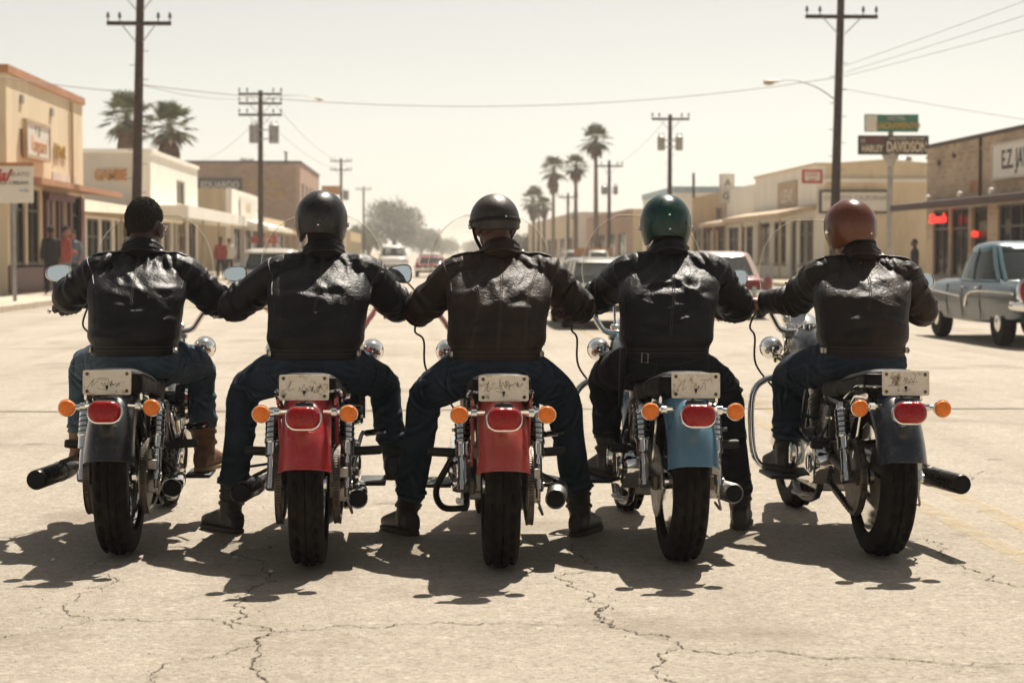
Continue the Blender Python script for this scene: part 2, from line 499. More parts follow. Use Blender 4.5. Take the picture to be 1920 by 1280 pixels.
def edge_mat():
    m, nt, N, L, b = nodes_of('windscreen_edge')
    tl = N.new('ShaderNodeBsdfTranslucent'); tl.inputs[0].default_value = (0.85, 0.80, 0.70, 1)
    tr = N.new('ShaderNodeBsdfTransparent'); mx = N.new('ShaderNodeMixShader'); mx.inputs[0].default_value = 0.5
    m2 = N.new('ShaderNodeMixShader'); m2.inputs[0].default_value = 0.25
    b.inputs['Base Color'].default_value = (0.8, 0.76, 0.68, 1); b.inputs['Roughness'].default_value = 0.15
    L.new(tl.outputs[0], mx.inputs[1]); L.new(tr.outputs[0], mx.inputs[2]); L.new(mx.outputs[0], m2.inputs[1]); L.new(b.outputs[0], m2.inputs[2])
    L.new(m2.outputs[0], N['Material Output'].inputs['Surface'])
    return m
M['screen_edge'] = edge_mat()
M['mirror'] = pmat('mirror_glass', (0.72, 0.80, 0.82), 0.02, 1.0)
def plate_mat():
    m, nt, N, L, b = nodes_of('dirty_number_plate')
    tc = N.new('ShaderNodeTexCoord')
    nz = N.new('ShaderNodeTexNoise'); nz.inputs['Scale'].default_value = 22; nz.inputs['Detail'].default_value = 9; nz.inputs['Roughness'].default_value = 0.75
    oi = N.new('ShaderNodeObjectInfo'); vm = N.new('ShaderNodeVectorMath'); vm.operation = 'ADD'
    mu = N.new('ShaderNodeMath'); mu.operation = 'MULTIPLY'; mu.inputs[1].default_value = 23.0
    L.new(oi.outputs['Random'], mu.inputs[0]); L.new(tc.outputs['Object'], vm.inputs[0]); L.new(mu.outputs[0], vm.inputs[1])
    L.new(vm.outputs[0], nz.inputs['Vector'])
    cr = N.new('ShaderNodeValToRGB')
    e = cr.color_ramp.elements
    e[0].position = 0.33; e[0].color = (0.05, 0.032, 0.02, 1)
    e[1].position = 0.66; e[1].color = (0.78, 0.72, 0.61, 1)
    k = e.new(0.40); k.color = (0.44, 0.36, 0.26, 1)
    k = e.new(0.46); k.color = (0.70, 0.63, 0.52, 1)
    L.new(nz.outputs[0], cr.inputs[0]); L.new(cr.outputs[0], b.inputs['Base Color'])
    b.inputs['Roughness'].default_value = 0.55; b.inputs['Metallic'].default_value = 0.0
    bp = N.new('ShaderNodeBump'); bp.inputs['Strength'].default_value = 0.2; bp.inputs['Distance'].default_value = 0.003
    L.new(nz.outputs[0], bp.inputs['Height']); L.new(bp.outputs[0], b.inputs['Normal'])
    return m
M['plate'] = plate_mat()
M['ink'] = pmat('dark_brown_marks', (0.06, 0.045, 0.035), 0.7, var=0.4, scale=60)
M['stitch'] = pmat('tan_thread', (0.055, 0.032, 0.018), 0.8)
M['stitch_dark'] = pmat('dark_thread', (0.03, 0.024, 0.02), 0.6)
M['skin_dark'] = pmat('deep_brown_skin', (0.055, 0.023, 0.015), 0.5, var=0.2, scale=18, bump=0.12, bscale=120)
M['skin_mid'] = pmat('brown_skin', (0.095, 0.038, 0.025), 0.5, var=0.2, scale=18, bump=0.12, bscale=120)
M['skin_tan'] = pmat('tanned_skin', (0.30, 0.13, 0.085), 0.5, var=0.15, scale=18, bump=0.12, bscale=120)
M['hair'] = pmat('black_hair', (0.015, 0.009, 0.007), 0.9, var=0.6, scale=160, bump=0.5, bscale=260)
M['boot_brown'] = pmat('scuffed_brown_boot', (0.17, 0.075, 0.035), 0.6, var=0.35, scale=14, dirt=(0.32, 0.22, 0.13), dscale=9, damt=0.6, bump=0.15)
M['boot_black'] = pmat('dusty_black_boot', (0.015, 0.013, 0.012), 0.5, var=0.3, scale=14, dirt=(0.16, 0.115, 0.08), dscale=8, damt=0.5, bump=0.15)
M['sole'] = pmat('boot_sole', (0.05, 0.035, 0.025), 0.85)
M['sole_tan'] = pmat('tan_boot_sole', (0.36, 0.25, 0.13), 0.8)
# ================================================================== SETTING: ground, road, pavements
KL, KR = -8.7, 12.7               # kerb lines
FL, FR = -11.05, 15.8             # shop fronts
KZ = 0.14


def road_mat():
    m, nt, N, L, b = nodes_of('sunbleached_asphalt')
    tc = N.new('ShaderNodeTexCoord')
    def nz(scale, detail=6, rough=0.6, dist=0.0):
        n = N.new('ShaderNodeTexNoise'); n.inputs['Scale'].default_value = scale; n.inputs['Detail'].default_value = detail
        n.inputs['Roughness'].default_value = rough; n.inputs['Distortion'].default_value = dist
        L.new(tc.outputs['Object'], n.inputs['Vector']); return n
    def mixc(fac, a, bcol, mode='MIX'):
        x = N.new('ShaderNodeMix'); x.data_type = 'RGBA'; x.blend_type = mode
        L.new(fac, x.inputs[0])
        if isinstance(a, tuple): x.inputs[6].default_value = (*a, 1)
        else: L.new(a, x.inputs[6])
        x.inputs[7].default_value = (*bcol, 1); return x.outputs[2]
    def rng(sock, a, c, lo=0.0, hi=1.0):
        r = N.new('ShaderNodeMapRange'); r.inputs[1].default_value = a; r.inputs[2].default_value = c; r.inputs[3].default_value = lo; r.inputs[4].default_value = hi
        L.new(sock, r.inputs[0]); return r.outputs[0]
    big, mid, fine = nz(0.35, 5), nz(2.2, 7, 0.65, 0.4), nz(44, 6, 0.8)
    vo = N.new('ShaderNodeTexVoronoi'); vo.inputs['Scale'].default_value = 120
    L.new(tc.outputs['Object'], vo.inputs['Vector'])
    base = mixc(rng(big.outputs[0], 0.35, 0.65), (0.335, 0.292, 0.232), (0.40, 0.352, 0.285))
    base = mixc(rng(mid.outputs[0], 0.52, 0.8, 0, 0.55), base, (0.23, 0.188, 0.14))
    base = mixc(rng(fine.outputs[0], 0.53, 0.66, 0, 0.8), base, (0.12, 0.094, 0.07))
    base = mixc(rng(fine.outputs[0], 0.46, 0.34, 0, 0.7), base, (0.60, 0.54, 0.45))
    base = mixc(rng(vo.outputs['Color'], 0.8, 0.95, 0, 0.5), base, (0.18, 0.14, 0.10))
    gr = nz(13, 9, 0.85)
    base = mixc(rng(gr.outputs[0], 0.53, 0.64, 0, 0.55), base, (0.17, 0.135, 0.10))
    base = mixc(rng(gr.outputs[0], 0.47, 0.38, 0, 0.5), base, (0.58, 0.52, 0.43))
    st = nz(0.9, 3, 0.5)
    base = mixc(rng(st.outputs[0], 0.58, 0.68, 0, 0.42), base, (0.17, 0.13, 0.095))
    mp = N.new('ShaderNodeMapping'); mp.inputs['Scale'].default_value = (1.5, 0.05, 1); L.new(tc.outputs['Object'], mp.inputs['Vector'])
    tk = N.new('ShaderNodeTexNoise'); tk.inputs['Scale'].default_value = 1.0; tk.inputs['Detail'].default_value = 6; tk.inputs['Roughness'].default_value = 0.6; L.new(mp.outputs[0], tk.inputs['Vector'])
    base = mixc(rng(tk.outputs[0], 0.50, 0.72, 0, 0.38), base, (0.20, 0.16, 0.12))
    sp2 = nz(3.3, 2, 0.4)
    base = mixc(rng(sp2.outputs[0], 0.70, 0.76, 0, 0.5), base, (0.13, 0.10, 0.075))
    L.new(base, b.inputs['Base Color']); b.inputs['Roughness'].default_value = 0.86; b.inputs['Specular IOR Level'].default_value = 0.25
    b1 = N.new('ShaderNodeBump'); b1.inputs['Strength'].default_value = 0.8; b1.inputs['Distance'].default_value = 0.012
    b2 = N.new('ShaderNodeBump'); b2.inputs['Strength'].default_value = 0.5; b2.inputs['Distance'].default_value = 0.004
    L.new(fine.outputs[0], b1.inputs['Height']); L.new(vo.outputs['Distance'], b2.inputs['Height'])
    L.new(b1.outputs[0], b2.inputs['Normal']); L.new(b2.outputs[0], b.inputs['Normal'])
    return m


def worn_paint(name, col, keep=0.5):
    m, nt, N, L, b = nodes_of(name)
    tc = N.new('ShaderNodeTexCoord')
    nz = N.new('ShaderNodeTexNoise'); nz.inputs['Scale'].default_value = 5; nz.inputs['Detail'].default_value = 10; nz.inputs['Roughness'].default_value = 0.8
    L.new(tc.outputs['Object'], nz.inputs['Vector'])
    mr = N.new('ShaderNodeMapRange'); mr.inputs[1].default_value = 0.40; mr.inputs[2].default_value = 0.62; mr.inputs[4].default_value = keep
    L.new(nz.outputs[0], mr.inputs[0])
    tr = N.new('ShaderNodeBsdfTransparent'); mx = N.new('ShaderNodeMixShader')
    b.inputs['Base Color'].default_value = (*col, 1); b.inputs['Roughness'].default_value = 0.8
    L.new(mr.outputs[0], mx.inputs[0]); L.new(tr.outputs[0], mx.inputs[1]); L.new(b.outputs[0], mx.inputs[2])
    L.new(mx.outputs[0], N['Material Output'].inputs['Surface'])
    return m


M['road'] = road_mat()
M['dirt'] = pmat('dry_earth', (0.30, 0.235, 0.165), 0.95, var=0.25, scale=0.4, bump=0.3, bscale=6)
M['concrete'] = pmat('pale_concrete', (0.46, 0.39, 0.30), 0.9, var=0.12, scale=3, dirt=(0.22, 0.17, 0.12), dscale=1.4, damt=0.5, bump=0.2, bscale=40)
M['yellow_line'] = worn_paint('worn_yellow_paint', (0.50, 0.36, 0.14), 0.38)
M['crack'] = pmat('crack_dirt', (0.085, 0.063, 0.046), 1.0, var=0.5, scale=30)
M['pebble'] = pmat('loose_chippings', (0.30, 0.24, 0.17), 0.9, var=0.4, scale=50)

g = MB(); g.add([(-4000, -600, -0.03), (4000, -600, -0.03), (4000, 9000, -0.03), (-4000, 9000, -0.03)], [(0, 1, 2, 3)])
tag(g.build('ground', M['dirt'], fix=False), kind='structure')
g = MB(); g.add([(KL, -200, 0), (KR, -200, 0), (KR, 3000, 0), (KL, 3000, 0)], [(0, 1, 2, 3)])
road = tag(g.build('road', M['road'], fix=False), kind='structure')

for x in (2.38, 2.66):
    g = MB(); g.add([(x, 4, 0.004), (x + 0.11, 4, 0.004), (x + 0.11, 900, 0.004), (x, 900, 0.004)], [(0, 1, 2, 3)])
    g.build('centre_line', M['yellow_line'], road, fix=False)


def ground(px, py):
    d = CAM_M @ V(((px - 960) / FPX, -(py - 640) / FPX, -1.0))
    return V((0, 0, CAM_H)) + d * (CAM_H / -d.z)


def rough_line(pts, step=0.03, amp=0.5, seed=1):
    rnd = random.Random(seed)
    P = [V((p.x, p.y, 0)) for p in pts]
    for _ in range(9):
        out = [P[0]]; grew = False
        for a, b in zip(P, P[1:]):
            d = b - a
            if d.length > step:
                n = V((-d.y, d.x, 0)).normalized()
                out.append((a + b) / 2 + n * rnd.gauss(0, 0.10 * amp) * d.length); grew = True
            out.append(b)
        P = out
        if not grew: break
    return P


crack_px = [
    ([(520, 1020), (500, 1062), (470, 1100), (440, 1118), (452, 1143), (430, 1163), (470, 1172), (512, 1183)], 0.010),
    ([(118, 1134), (150, 1155), (176, 1163), (300, 1165), (420, 1168), (512, 1183), (620, 1176), (780, 1170), (950, 1168)], 0.007),
    ([(512, 1185), (482, 1202), (490, 1226), (468, 1252), (478, 1290)], 0.010),
    ([(-20, 1220), (90, 1182), (172, 1162)], 0.004),
    ([(486, 1210), (430, 1222), (305, 1246), (284, 1262), (300, 1290)], 0.005),
    ([(250, 1030), (165, 1062), (205, 1082), (150, 1112), (120, 1134), (60, 1140)], 0.005),
    ([(1075, 1020), (1046, 1080), (1112, 1112), (1142, 1134), (1132, 1160), (1150, 1176), (1280, 1215), (1450, 1219), (1600, 1233), (1750, 1242), (1940, 1245)], 0.008),
    ([(1280, 1215), (1236, 1230), (1224, 1252), (1290, 1290)], 0.009),
    ([(950, 1168), (1080, 1171), (1136, 1170)], 0.005),
    ([(1700, 1008), (1780, 1052), (1850, 1088), (1935, 1118)], 0.008),
    ([(1140, 1135), (1128, 1158), (1146, 1178)], 0.012),
    ([(1590, 930), (1700, 935), (1800, 905), (1930, 880)], 0.006),
    ([(0, 1105), (120, 1104), (220, 1100)], 0.004),
]
for k, (px, w) in enumerate(crack_px):
    P = rough_line([ground(*p) for p in px], 0.013, 1.45, 40 + k)
    rnd = random.Random(k)
    g = MB(); vs = []
    for i, p in enumerate(P):
        t = (P[min(i + 1, len(P) - 1)] - P[max(i - 1, 0)]).normalized()
        n = V((-t.y, t.x, 0))
        e = min(1, i / 3, (len(P) - 1 - i) / 3) + 0.05
        h = w * .62 * e * rnd.uniform(0.1, 1.3) * (0.5 if (i // 9) % 5 == 4 else 1)
        vs += [p + n * h * rnd.uniform(0.4, 1) + V((0, 0, .003)), p - n * h * rnd.uniform(0.4, 1) + V((0, 0, .003))]
    g.add(vs, [(2 * i, 2 * i + 1, 2 * i + 3, 2 * i + 2) for i in range(len(P) - 1)])
    g.build('crack', M['crack'], road, fix=False, smooth=False)
# an old transverse joint
g = MB(); vs = []
rnd = random.Random(3)
for i in range(120):
    x = KL + (KR - KL) * i / 119
    vs += [(x, 15.1 + 0.02 * rnd.random() + 0.06 * math.sin(x), 0.003), (x, 15.16 + 0.03 * rnd.random() + 0.06 * math.sin(x), 0.003)]
g.add(vs, [(2 * i, 2 * i + 2, 2 * i + 3, 2 * i + 1) for i in range(119)])
g.build('crack', M['crack'], road, fix=False, smooth=False)

# crumbled chippings along the cracks and scattered grit
g = MB(); rnd = random.Random(11)
def chip(p, s):
    vs = [V((rnd.uniform(-1, 1), rnd.uniform(-1, 1), rnd.uniform(0, 0.6))) * s + V(p) for _ in range(3)] + [V(p) + V((0, 0, s * 0.9))]
    g.add(vs, [(0, 1, 2), (0, 1, 3), (1, 2, 3), (2, 0, 3)])
for px, w in crack_px:
    P = rough_line([ground(*p) for p in px], 0.05, 1.0, 9)
    for p in P:
        if rnd.random() < 0.5:
            chip(p + V((rnd.gauss(0, .03), rnd.gauss(0, .03), 0.002)), rnd.uniform(0.002, 0.006))
for _ in range(900):
    y = 5.3 + 9 * rnd.random() ** 1.6
    chip((rnd.uniform(-0.28, 0.33) * y, y, 0.001), rnd.uniform(0.0015, 0.005))
tag(g.build('grit', M['pebble'], smooth=False, fix=False), 'loose stone chippings scattered over the bleached road', 'grit', kind='stuff')

M['scrap_blue'] = pmat('pale_blue_plastic', (0.30, 0.42, 0.50), 0.4, var=0.2)
M['scrap_paper'] = pmat('dirty_paper', (0.60, 0.53, 0.42), 0.9, var=0.15)
def scrap(px, py, s, mat, label):
    p = ground(px, py); g = MB(); rnd = random.Random(px)
    ring = [V((math.cos(a) * s * rnd.uniform(.6, 1.2), math.sin(a) * s * .7 * rnd.uniform(.6, 1.2), rnd.uniform(0.003, 0.010))) for a in np.arange(7) * 0.9]
    g.loft([ring, [q * 0.7 + V((0, 0, 0.008)) for q in ring]])
    o = g.build('litter', mat); o.location = p
    tag(o, label, 'litter')
scrap(441, 1047, 0.016, M['scrap_blue'], 'pale blue plastic scrap lying in the second bike shadow')
scrap(508, 1074, 0.011, M['scrap_paper'], 'small white paper scrap by the crack below the second motorcycle')
scrap(100, 1052, 0.010, M['scrap_paper'], 'tiny white paper scrap in the shadow of the leftmost motorcycle')

# pavements: slabs and kerb stones one by one as far as they can be told apart
slab_me = {}
def slab_mesh(w, l, h):
    k = (round(w, 3), round(l, 3), round(h, 3))
    if k not in slab_me:
        b = MB(); b.box((0, 0, 0), (w, l, h)); slab_me[k] = b.mesh('slab', bevel=0.012)
    return slab_me[k]
for name, x0, x1, kx in (('sidewalk_left', FL - 14, KL - 0.18, KL - 0.09), ('sidewalk_right', KR + 0.18, FR + 14, KR + 0.09)):
    b = MB(); b.span((x0, 18, -0.02), (x1, 900, KZ - 0.03))
    sw = tag(b.build(name, M['dirt']), kind='structure')
    inner = max(x0, FL - 1.2) if kx < 0 else min(x1, FR + 1.2)
    a0, a1 = (inner, x1) if kx < 0 else (x0, inner)
    n = 2 if kx < 0 else 2
    w = (a1 - a0) / n
    for i in range(46):
        y = 22 + 1.5 * i
        for j in range(n):
            o = link('paving_slab', slab_mesh(w - 0.02, 1.48, 0.06), M['concrete'], sw)
            o.location = (a0 + w * (j + 0.5), y, KZ - 0.03 + random.uniform(0, 0.006))
    for i in range(40):
        o = link('kerb_stone', slab_mesh(0.18, 1.99, KZ + 0.05), M['concrete'], sw)
        o.location = (kx, 20 + 2.0 * i, (KZ + 0.05) / 2 - 0.05)
    b = MB(); b.span((a0, 91, KZ - 0.03), (a1, 900, KZ)); b.span((kx - .09, 99, -0.02), (kx + .09, 900, KZ + 0.003))
    b.build('paving', M['concrete'], sw)

# ================================================================== BUILDINGS
M['stucco_cream'] = pmat('cream_stucco', (0.70, 0.58, 0.40), 0.92, var=0.08, scale=1.2, dirt=(0.42, 0.32, 0.20), dscale=1.6, damt=0.6, streak=0.22, bump=0.2, bscale=20)
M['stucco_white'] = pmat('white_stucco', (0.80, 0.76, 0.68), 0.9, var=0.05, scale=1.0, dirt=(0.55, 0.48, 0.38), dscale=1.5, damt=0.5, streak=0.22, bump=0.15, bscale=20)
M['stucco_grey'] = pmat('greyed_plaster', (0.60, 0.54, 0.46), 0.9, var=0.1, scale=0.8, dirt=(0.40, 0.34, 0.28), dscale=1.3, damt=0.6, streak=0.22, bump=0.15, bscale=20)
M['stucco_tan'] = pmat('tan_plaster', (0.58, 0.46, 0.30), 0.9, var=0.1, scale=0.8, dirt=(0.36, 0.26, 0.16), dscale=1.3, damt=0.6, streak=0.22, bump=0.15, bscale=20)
M['brick_tan'] = brick_mat('tan_brick', (0.56, 0.43, 0.30), (0.42, 0.30, 0.20), (0.52, 0.43, 0.33), axis='Y', samt=0.45, bw=0.42, bh=0.15)
M['brick_brown'] = brick_mat('brown_brick', (0.36, 0.24, 0.16), (0.28, 0.17, 0.11), (0.40, 0.31, 0.23), axis='X', samt=0.4, bw=0.4, bh=0.15)
M['brick_yellow'] = brick_mat('ochre_brick', (0.54, 0.39, 0.19), (0.46, 0.31, 0.14), (0.52, 0.42, 0.28), axis='Y', samt=0.3, bw=0.4, bh=0.15)
M['brick_rose'] = brick_mat('rose_brick', (0.36, 0.20, 0.13), (0.42, 0.26, 0.17), (0.40, 0.32, 0.25), axis='Y', samt=0.3, bw=0.4, bh=0.15)
M['terracotta'] = pmat('terracotta_trim', (0.42, 0.20, 0.10), 0.8, var=0.2, scale=3, dirt=(0.30, 0.18, 0.10), dscale=2, damt=0.5)
M['wood_pale'] = pmat('bleached_wood', (0.44, 0.33, 0.22), 0.85, var=0.2, scale=4)
M['maroon'] = pmat('maroon_paint', (0.10, 0.018, 0.018), 0.5, var=0.2, scale=4)
M['dark_brown'] = pmat('dark_brown_wood', (0.045, 0.022, 0.017), 0.7, var=0.3, scale=5)
M['awning_dark'] = pmat('dark_awning', (0.050, 0.022, 0.020), 0.75, var=0.2, scale=2)
M['frame_dark'] = pmat('dark_window_frame', (0.05, 0.04, 0.033), 0.5)
M['frame_pale'] = pmat('pale_window_frame', (0.50, 0.44, 0.35), 0.6)
M['shop_glass'] = glassy('shop_window_glass', (0.8, 0.82, 0.8), 0.72, 0.03, (0.02, 0.02, 0.02), 0.6)
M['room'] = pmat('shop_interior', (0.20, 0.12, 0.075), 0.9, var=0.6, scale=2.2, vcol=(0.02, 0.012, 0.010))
M['sign_white'] = pmat('enamel_white', (0.70, 0.66, 0.58), 0.5, var=0.05, scale=2, dirt=(0.45, 0.36, 0.25), dscale=2, damt=0.4)
M['sign_black'] = pmat('enamel_black', (0.03, 0.028, 0.028), 0.5, var=0.2, scale=3)
M['ink_orange'] = pmat('burnt_orange_letters', (0.48, 0.20, 0.035), 0.6, var=0.2, scale=3)
M['ink_red'] = pmat('red_letters', (0.45, 0.04, 0.03), 0.5, var=0.15, scale=3)
M['ink_grey'] = pmat('grey_letters', (0.22, 0.20, 0.18), 0.6)
M['ink_black'] = pmat('black_letters', (0.03, 0.03, 0.032), 0.6)
M['ink_ochre'] = pmat('ochre_wall_paint', (0.45, 0.29, 0.05), 0.85, var=0.3, scale=2)
M['neon'] = pmat('red_neon', (0.8, 0.03, 0.03), 0.4, emit=(1.0, 0.03, 0.02), estr=1.1)
M['metal_grey'] = pmat('galvanised_steel', (0.32, 0.31, 0.29), 0.45, 0.6, var=0.15, scale=6)
M['pole_wood'] = pmat('creosoted_pole', (0.050, 0.028, 0.020), 0.85, var=0.4, scale=7, bump=0.3, bscale=30)
M['wire'] = pmat('weathered_wire', (0.24, 0.22, 0.19), 0.7)


class Front:
    """a street front: u runs along the street, d sticks out towards the road"""
    def __init__(self, side):
        self.s = side; self.X = FL if side < 0 else FR
    def p(self, u, d, z):
        return V((self.X - self.s * d, u, z))
    def span(self, mb, u0, u1, z0, z1, d0, d1):
        mb.span(self.p(u0, d0, z0), self.p(u1, d1, z1))
        return mb
    @property
    def right(self):       # reading direction of writing on the front
        return V((0, 1, 0)) if self.s < 0 else V((0, -1, 0))


LF, RF = Front(-1), Front(1)


def window(fr, u0, u1, z0, z1, root, frame='frame_dark', d=-0.12, mull=1, trans=0, glass='shop_glass', sill=True):
    w = MB(); t = 0.07
    fr.span(w, u0, u0 + t, z0, z1, d - 0.04, d + 0.06); fr.span(w, u1 - t, u1, z0, z1, d - 0.04, d + 0.06)
    fr.span(w, u0 + t, u1 - t, z0, z0 + t, d - 0.04, d + 0.06); fr.span(w, u0 + t, u1 - t, z1 - t, z1, d - 0.04, d + 0.06)
    for i in range(mull):
        u = u0 + (u1 - u0) * (i + 1) / (mull + 1); fr.span(w, u - 0.03, u + 0.03, z0 + t, z1 - t, d - 0.03, d + 0.05)
    if trans:
        z = z1 - trans; fr.span(w, u0 + t, u1 - t, z - 0.03, z + 0.03, d - 0.028, d + 0.048)
    if sill:
        fr.span(w, u0 - 0.04, u1 + 0.04, z0 - 0.08, z0 - 0.002, d, 0.05)
    o = w.build('window', M[frame], root, smooth=False)
    g = MB(); fr.span(g, u0 + 0.05, u1 - 0.05, z0 + 0.05, z1 - 0.05, d, d + 0.012)
    g.build('pane', M[glass], o, smooth=False)


def door(fr, u0, u1, z0, z1, root, mat='dark_brown', d=-0.15):
    w = MB(); t = 0.12
    fr.span(w, u0, u0 + t, z0, z1, d, d + .05); fr.span(w, u1 - t, u1, z0, z1, d, d + .05)
    fr.span(w, u0 + t, u1 - t, z0, z0 + 0.3, d, d + .05); fr.span(w, u0 + t, u1 - t, z1 - t, z1, d, d + .05)
    o = w.build('door', M[mat], root, smooth=False)
    g = MB(); fr.span(g, u0 + t - 0.01, u1 - t + 0.01, z0 + 0.29, z1 - t + 0.01, d + 0.01, d + 0.03); g.build('pane', M['shop_glass'], o, smooth=False)
    h = MB(); h.tube([fr.p(u0 + t * .6, d + .10, z0 + .9), fr.p(u0 + t * .6, d + .10, z0 + 1.2)], 0.018, 8); h.build('handle', M['metal_grey'], o)


def building(name, label, fr, y0, y1, h, depth, wall, sidew=None, zs=3.0, openings=(), trim=None, trimh=0.25, interior=True, upper=()):
    root = empty(name, fr.p((y0 + y1) / 2, -depth / 2, KZ))
    root.location = fr.p((y0 + y1) / 2, -depth / 2, 0)
    base = root.location.copy()
    class Sh(MB):
        def build(s, *a, **k):
            s.v = [tuple(V(p) - base) for p in s.v]; return MB.build(s, *a, **k)
    root['_b'] = 1; del root['_b']
    T = 0.35
    w = Sh()
    # upper wall with openings for upper windows
    ops = sorted([(a, b, z0, z1) for a, b, z0, z1 in upper])
    if ops:
        zl, zh = ops[0][2], ops[0][3]
        fr.span(w, y0, y1, zs, zl, -T, 0); fr.span(w, y0, y1, zh, h, -T, 0)
        u = y0
        for a, b, z0, z1 in ops:
            fr.span(w, u, a, zl, zh, -T, 0); u = b
        fr.span(w, u, y1, zl, zh, -T, 0)
    else:
        fr.span(w, y0, y1, zs, h, -T, 0)
    u = y0
    for o in sorted(openings):
        if o[0] > u: fr.span(w, u, o[0], 0, zs, -T, 0)
        if o[2] == 'w': fr.span(w, o[0], o[1], 0, o[3], -T, 0)
        u = o[1]
    if u < y1: fr.span(w, u, y1, 0, zs, -T, 0)
    w.build('front_wall', M[wall], root, smooth=False)
    w = Sh()
    for a in (y0, y1 - T):
        fr.span(w, a, a + T, 0, h, -depth, -T)
    fr.span(w, y0 + T, y1 - T, 0, h, -depth, -depth + T)
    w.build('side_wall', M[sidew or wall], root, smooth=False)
    w = Sh(); fr.span(w, y0 + T, y1 - T, h - 0.5, h - 0.3, -depth + T, -T); w.build('roof', M['stucco_grey'], root, smooth=False)
    if trim:
        w = Sh(); fr.span(w, y0 - 0.06, y1 + 0.06, h, h + trimh, -depth - 0.06, 0.08); w.build('parapet_cap', M[trim], root, smooth=False)
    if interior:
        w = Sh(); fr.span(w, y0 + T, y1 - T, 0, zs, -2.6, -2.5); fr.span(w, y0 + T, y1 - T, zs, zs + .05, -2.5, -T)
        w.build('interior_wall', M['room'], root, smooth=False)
    n0 = len(bpy.data.objects)
    class Fr2(Front):
        def p(s, u, d, z): return Front.p(s, u, d, z) - base
    f2 = Fr2(fr.s)
    for o in openings:
        if o[2] == 'w':
            window(f2, o[0], o[1], o[3], zs - (o[4] if len(o) > 4 else 0.0), root, mull=o[5] if len(o) > 5 else 1, trans=0.6, frame=o[6] if len(o) > 6 else 'frame_dark')
        else:
            door(f2, o[0], o[1], KZ, zs, root)
    for a, b, z0, z1 in upper:
        window(f2, a, b, z0, z1, root, mull=1, frame='frame_pale')
    tag(root, label, 'building')
    return root, f2, base, Sh


def awning(fr, Sh, root, y0, y1, z, out, mat, thick=0.22, posts=0, slope=0.0, soffit=None, d0=0.003):
    fr = Front(fr.s)
    w = Sh()
    w.loft([[fr_p for fr_p in (V(fr.p(u, d0, z + slope)), V(fr.p(u, out, z)), V(fr.p(u, out, z + thick)), V(fr.p(u, d0, z + thick + slope)))] for u in (y0, y1)])
    a = w.build('awning', M[mat], root, smooth=False)
    for i in range(posts):
        u = y0 + 0.2 + (y1 - y0 - 0.4) * i / max(1, posts - 1)
        p = Sh(); p.tube([fr.p(u, out - 0.15, KZ), fr.p(u, out - 0.15, z)], 0.045, 8); p.build('post', M['wood_pale'], root)
    return a


def board_sign(name, label, org, right, up, w, h, mat, thick=0.08, frame=None, ft=0.08):
    """flat board centred at org, facing right x up"""
    r, u = V(right).normalized(), V(up).normalized(); n = r.cross(u)
    root = empty(name, org)
    b = MB(); b.prism([(-w / 2, -h / 2), (w / 2, -h / 2), (w / 2, h / 2), (-w / 2, h / 2)], -n * thick, r, u, n * thick)
    b.build('board', M[mat], root, smooth=False)
    if frame:
        f = MB()
        for c, sx, sy in (((-w / 2, 0), ft, h + ft), ((w / 2, 0), ft, h + ft), ((0, -h / 2), w - ft, ft), ((0, h / 2), w - ft, ft)):
            f.prism([(c[0] - sx / 2, c[1] - sy / 2), (c[0] + sx / 2, c[1] - sy / 2), (c[0] + sx / 2, c[1] + sy / 2), (c[0] - sx / 2, c[1] + sy / 2)], -n * (thick + .02), r, u, n * (thick + 0.05))
        f.build('border', M[frame], root, smooth=False)
    tag(root, label, 'sign')
    def write(s, size, m, x=0, y=0, **k):
        lettering(s, size, M[m], root, r * x + u * y + n * 0.006, r, u, **k)
    return root, write, (r, u, n)


UP = V((0, 0, 1))
# ---- left side
root, f2, base, Sh = building('stucco_building', 'tall cream stucco shop with terracotta cap at the left edge', LF, 51.3, 62.6, 5.95, 9, 'stucco_cream', 'brick_tan', zs=3.0,
    openings=[(51.7, 53.6, 'w', 0.9), (53.9, 55.6, 'w', 0.9), (56.6, 57.9, 'd', 0), (58.2, 59.6, 'd', 0), (60.0, 62.2, 'w', 1.0)], trim='terracotta', trimh=0.22)
awning(f2, Sh, root, 49.6, 62.55, 2.98, 1.25, 'terracotta', 0.16, slope=0.12)
for u0, u1, z1, d1 in ((56.0, 56.5, 2.96, .12), (59.7, 60.0, 2.96, .12), (51.3, 55.9, .88, .05), (57.92, 58.18, 2.96, .10), (56.55, 57.88, .5, .05), (61.9, 62.5, 2.96, .06)):
    w = Sh(); LF.span(w, u0, u1, KZ, z1, 0.004, d1); w.build('shopfront_panel', M['maroon'], root, smooth=False)
w = Sh(); w.tube([LF.p(60.4, 0.06, 3.2), LF.p(60.4, 0.06, 5.9)], 0.05, 8); w.build('downpipe', M['stucco_tan'], root)
w = Sh(); LF.span(w, 57.4, 61.5, 3.18, 3.62, 0.002, 0.03); w.build('lower_patch', M['stucco_grey'], root, smooth=False)

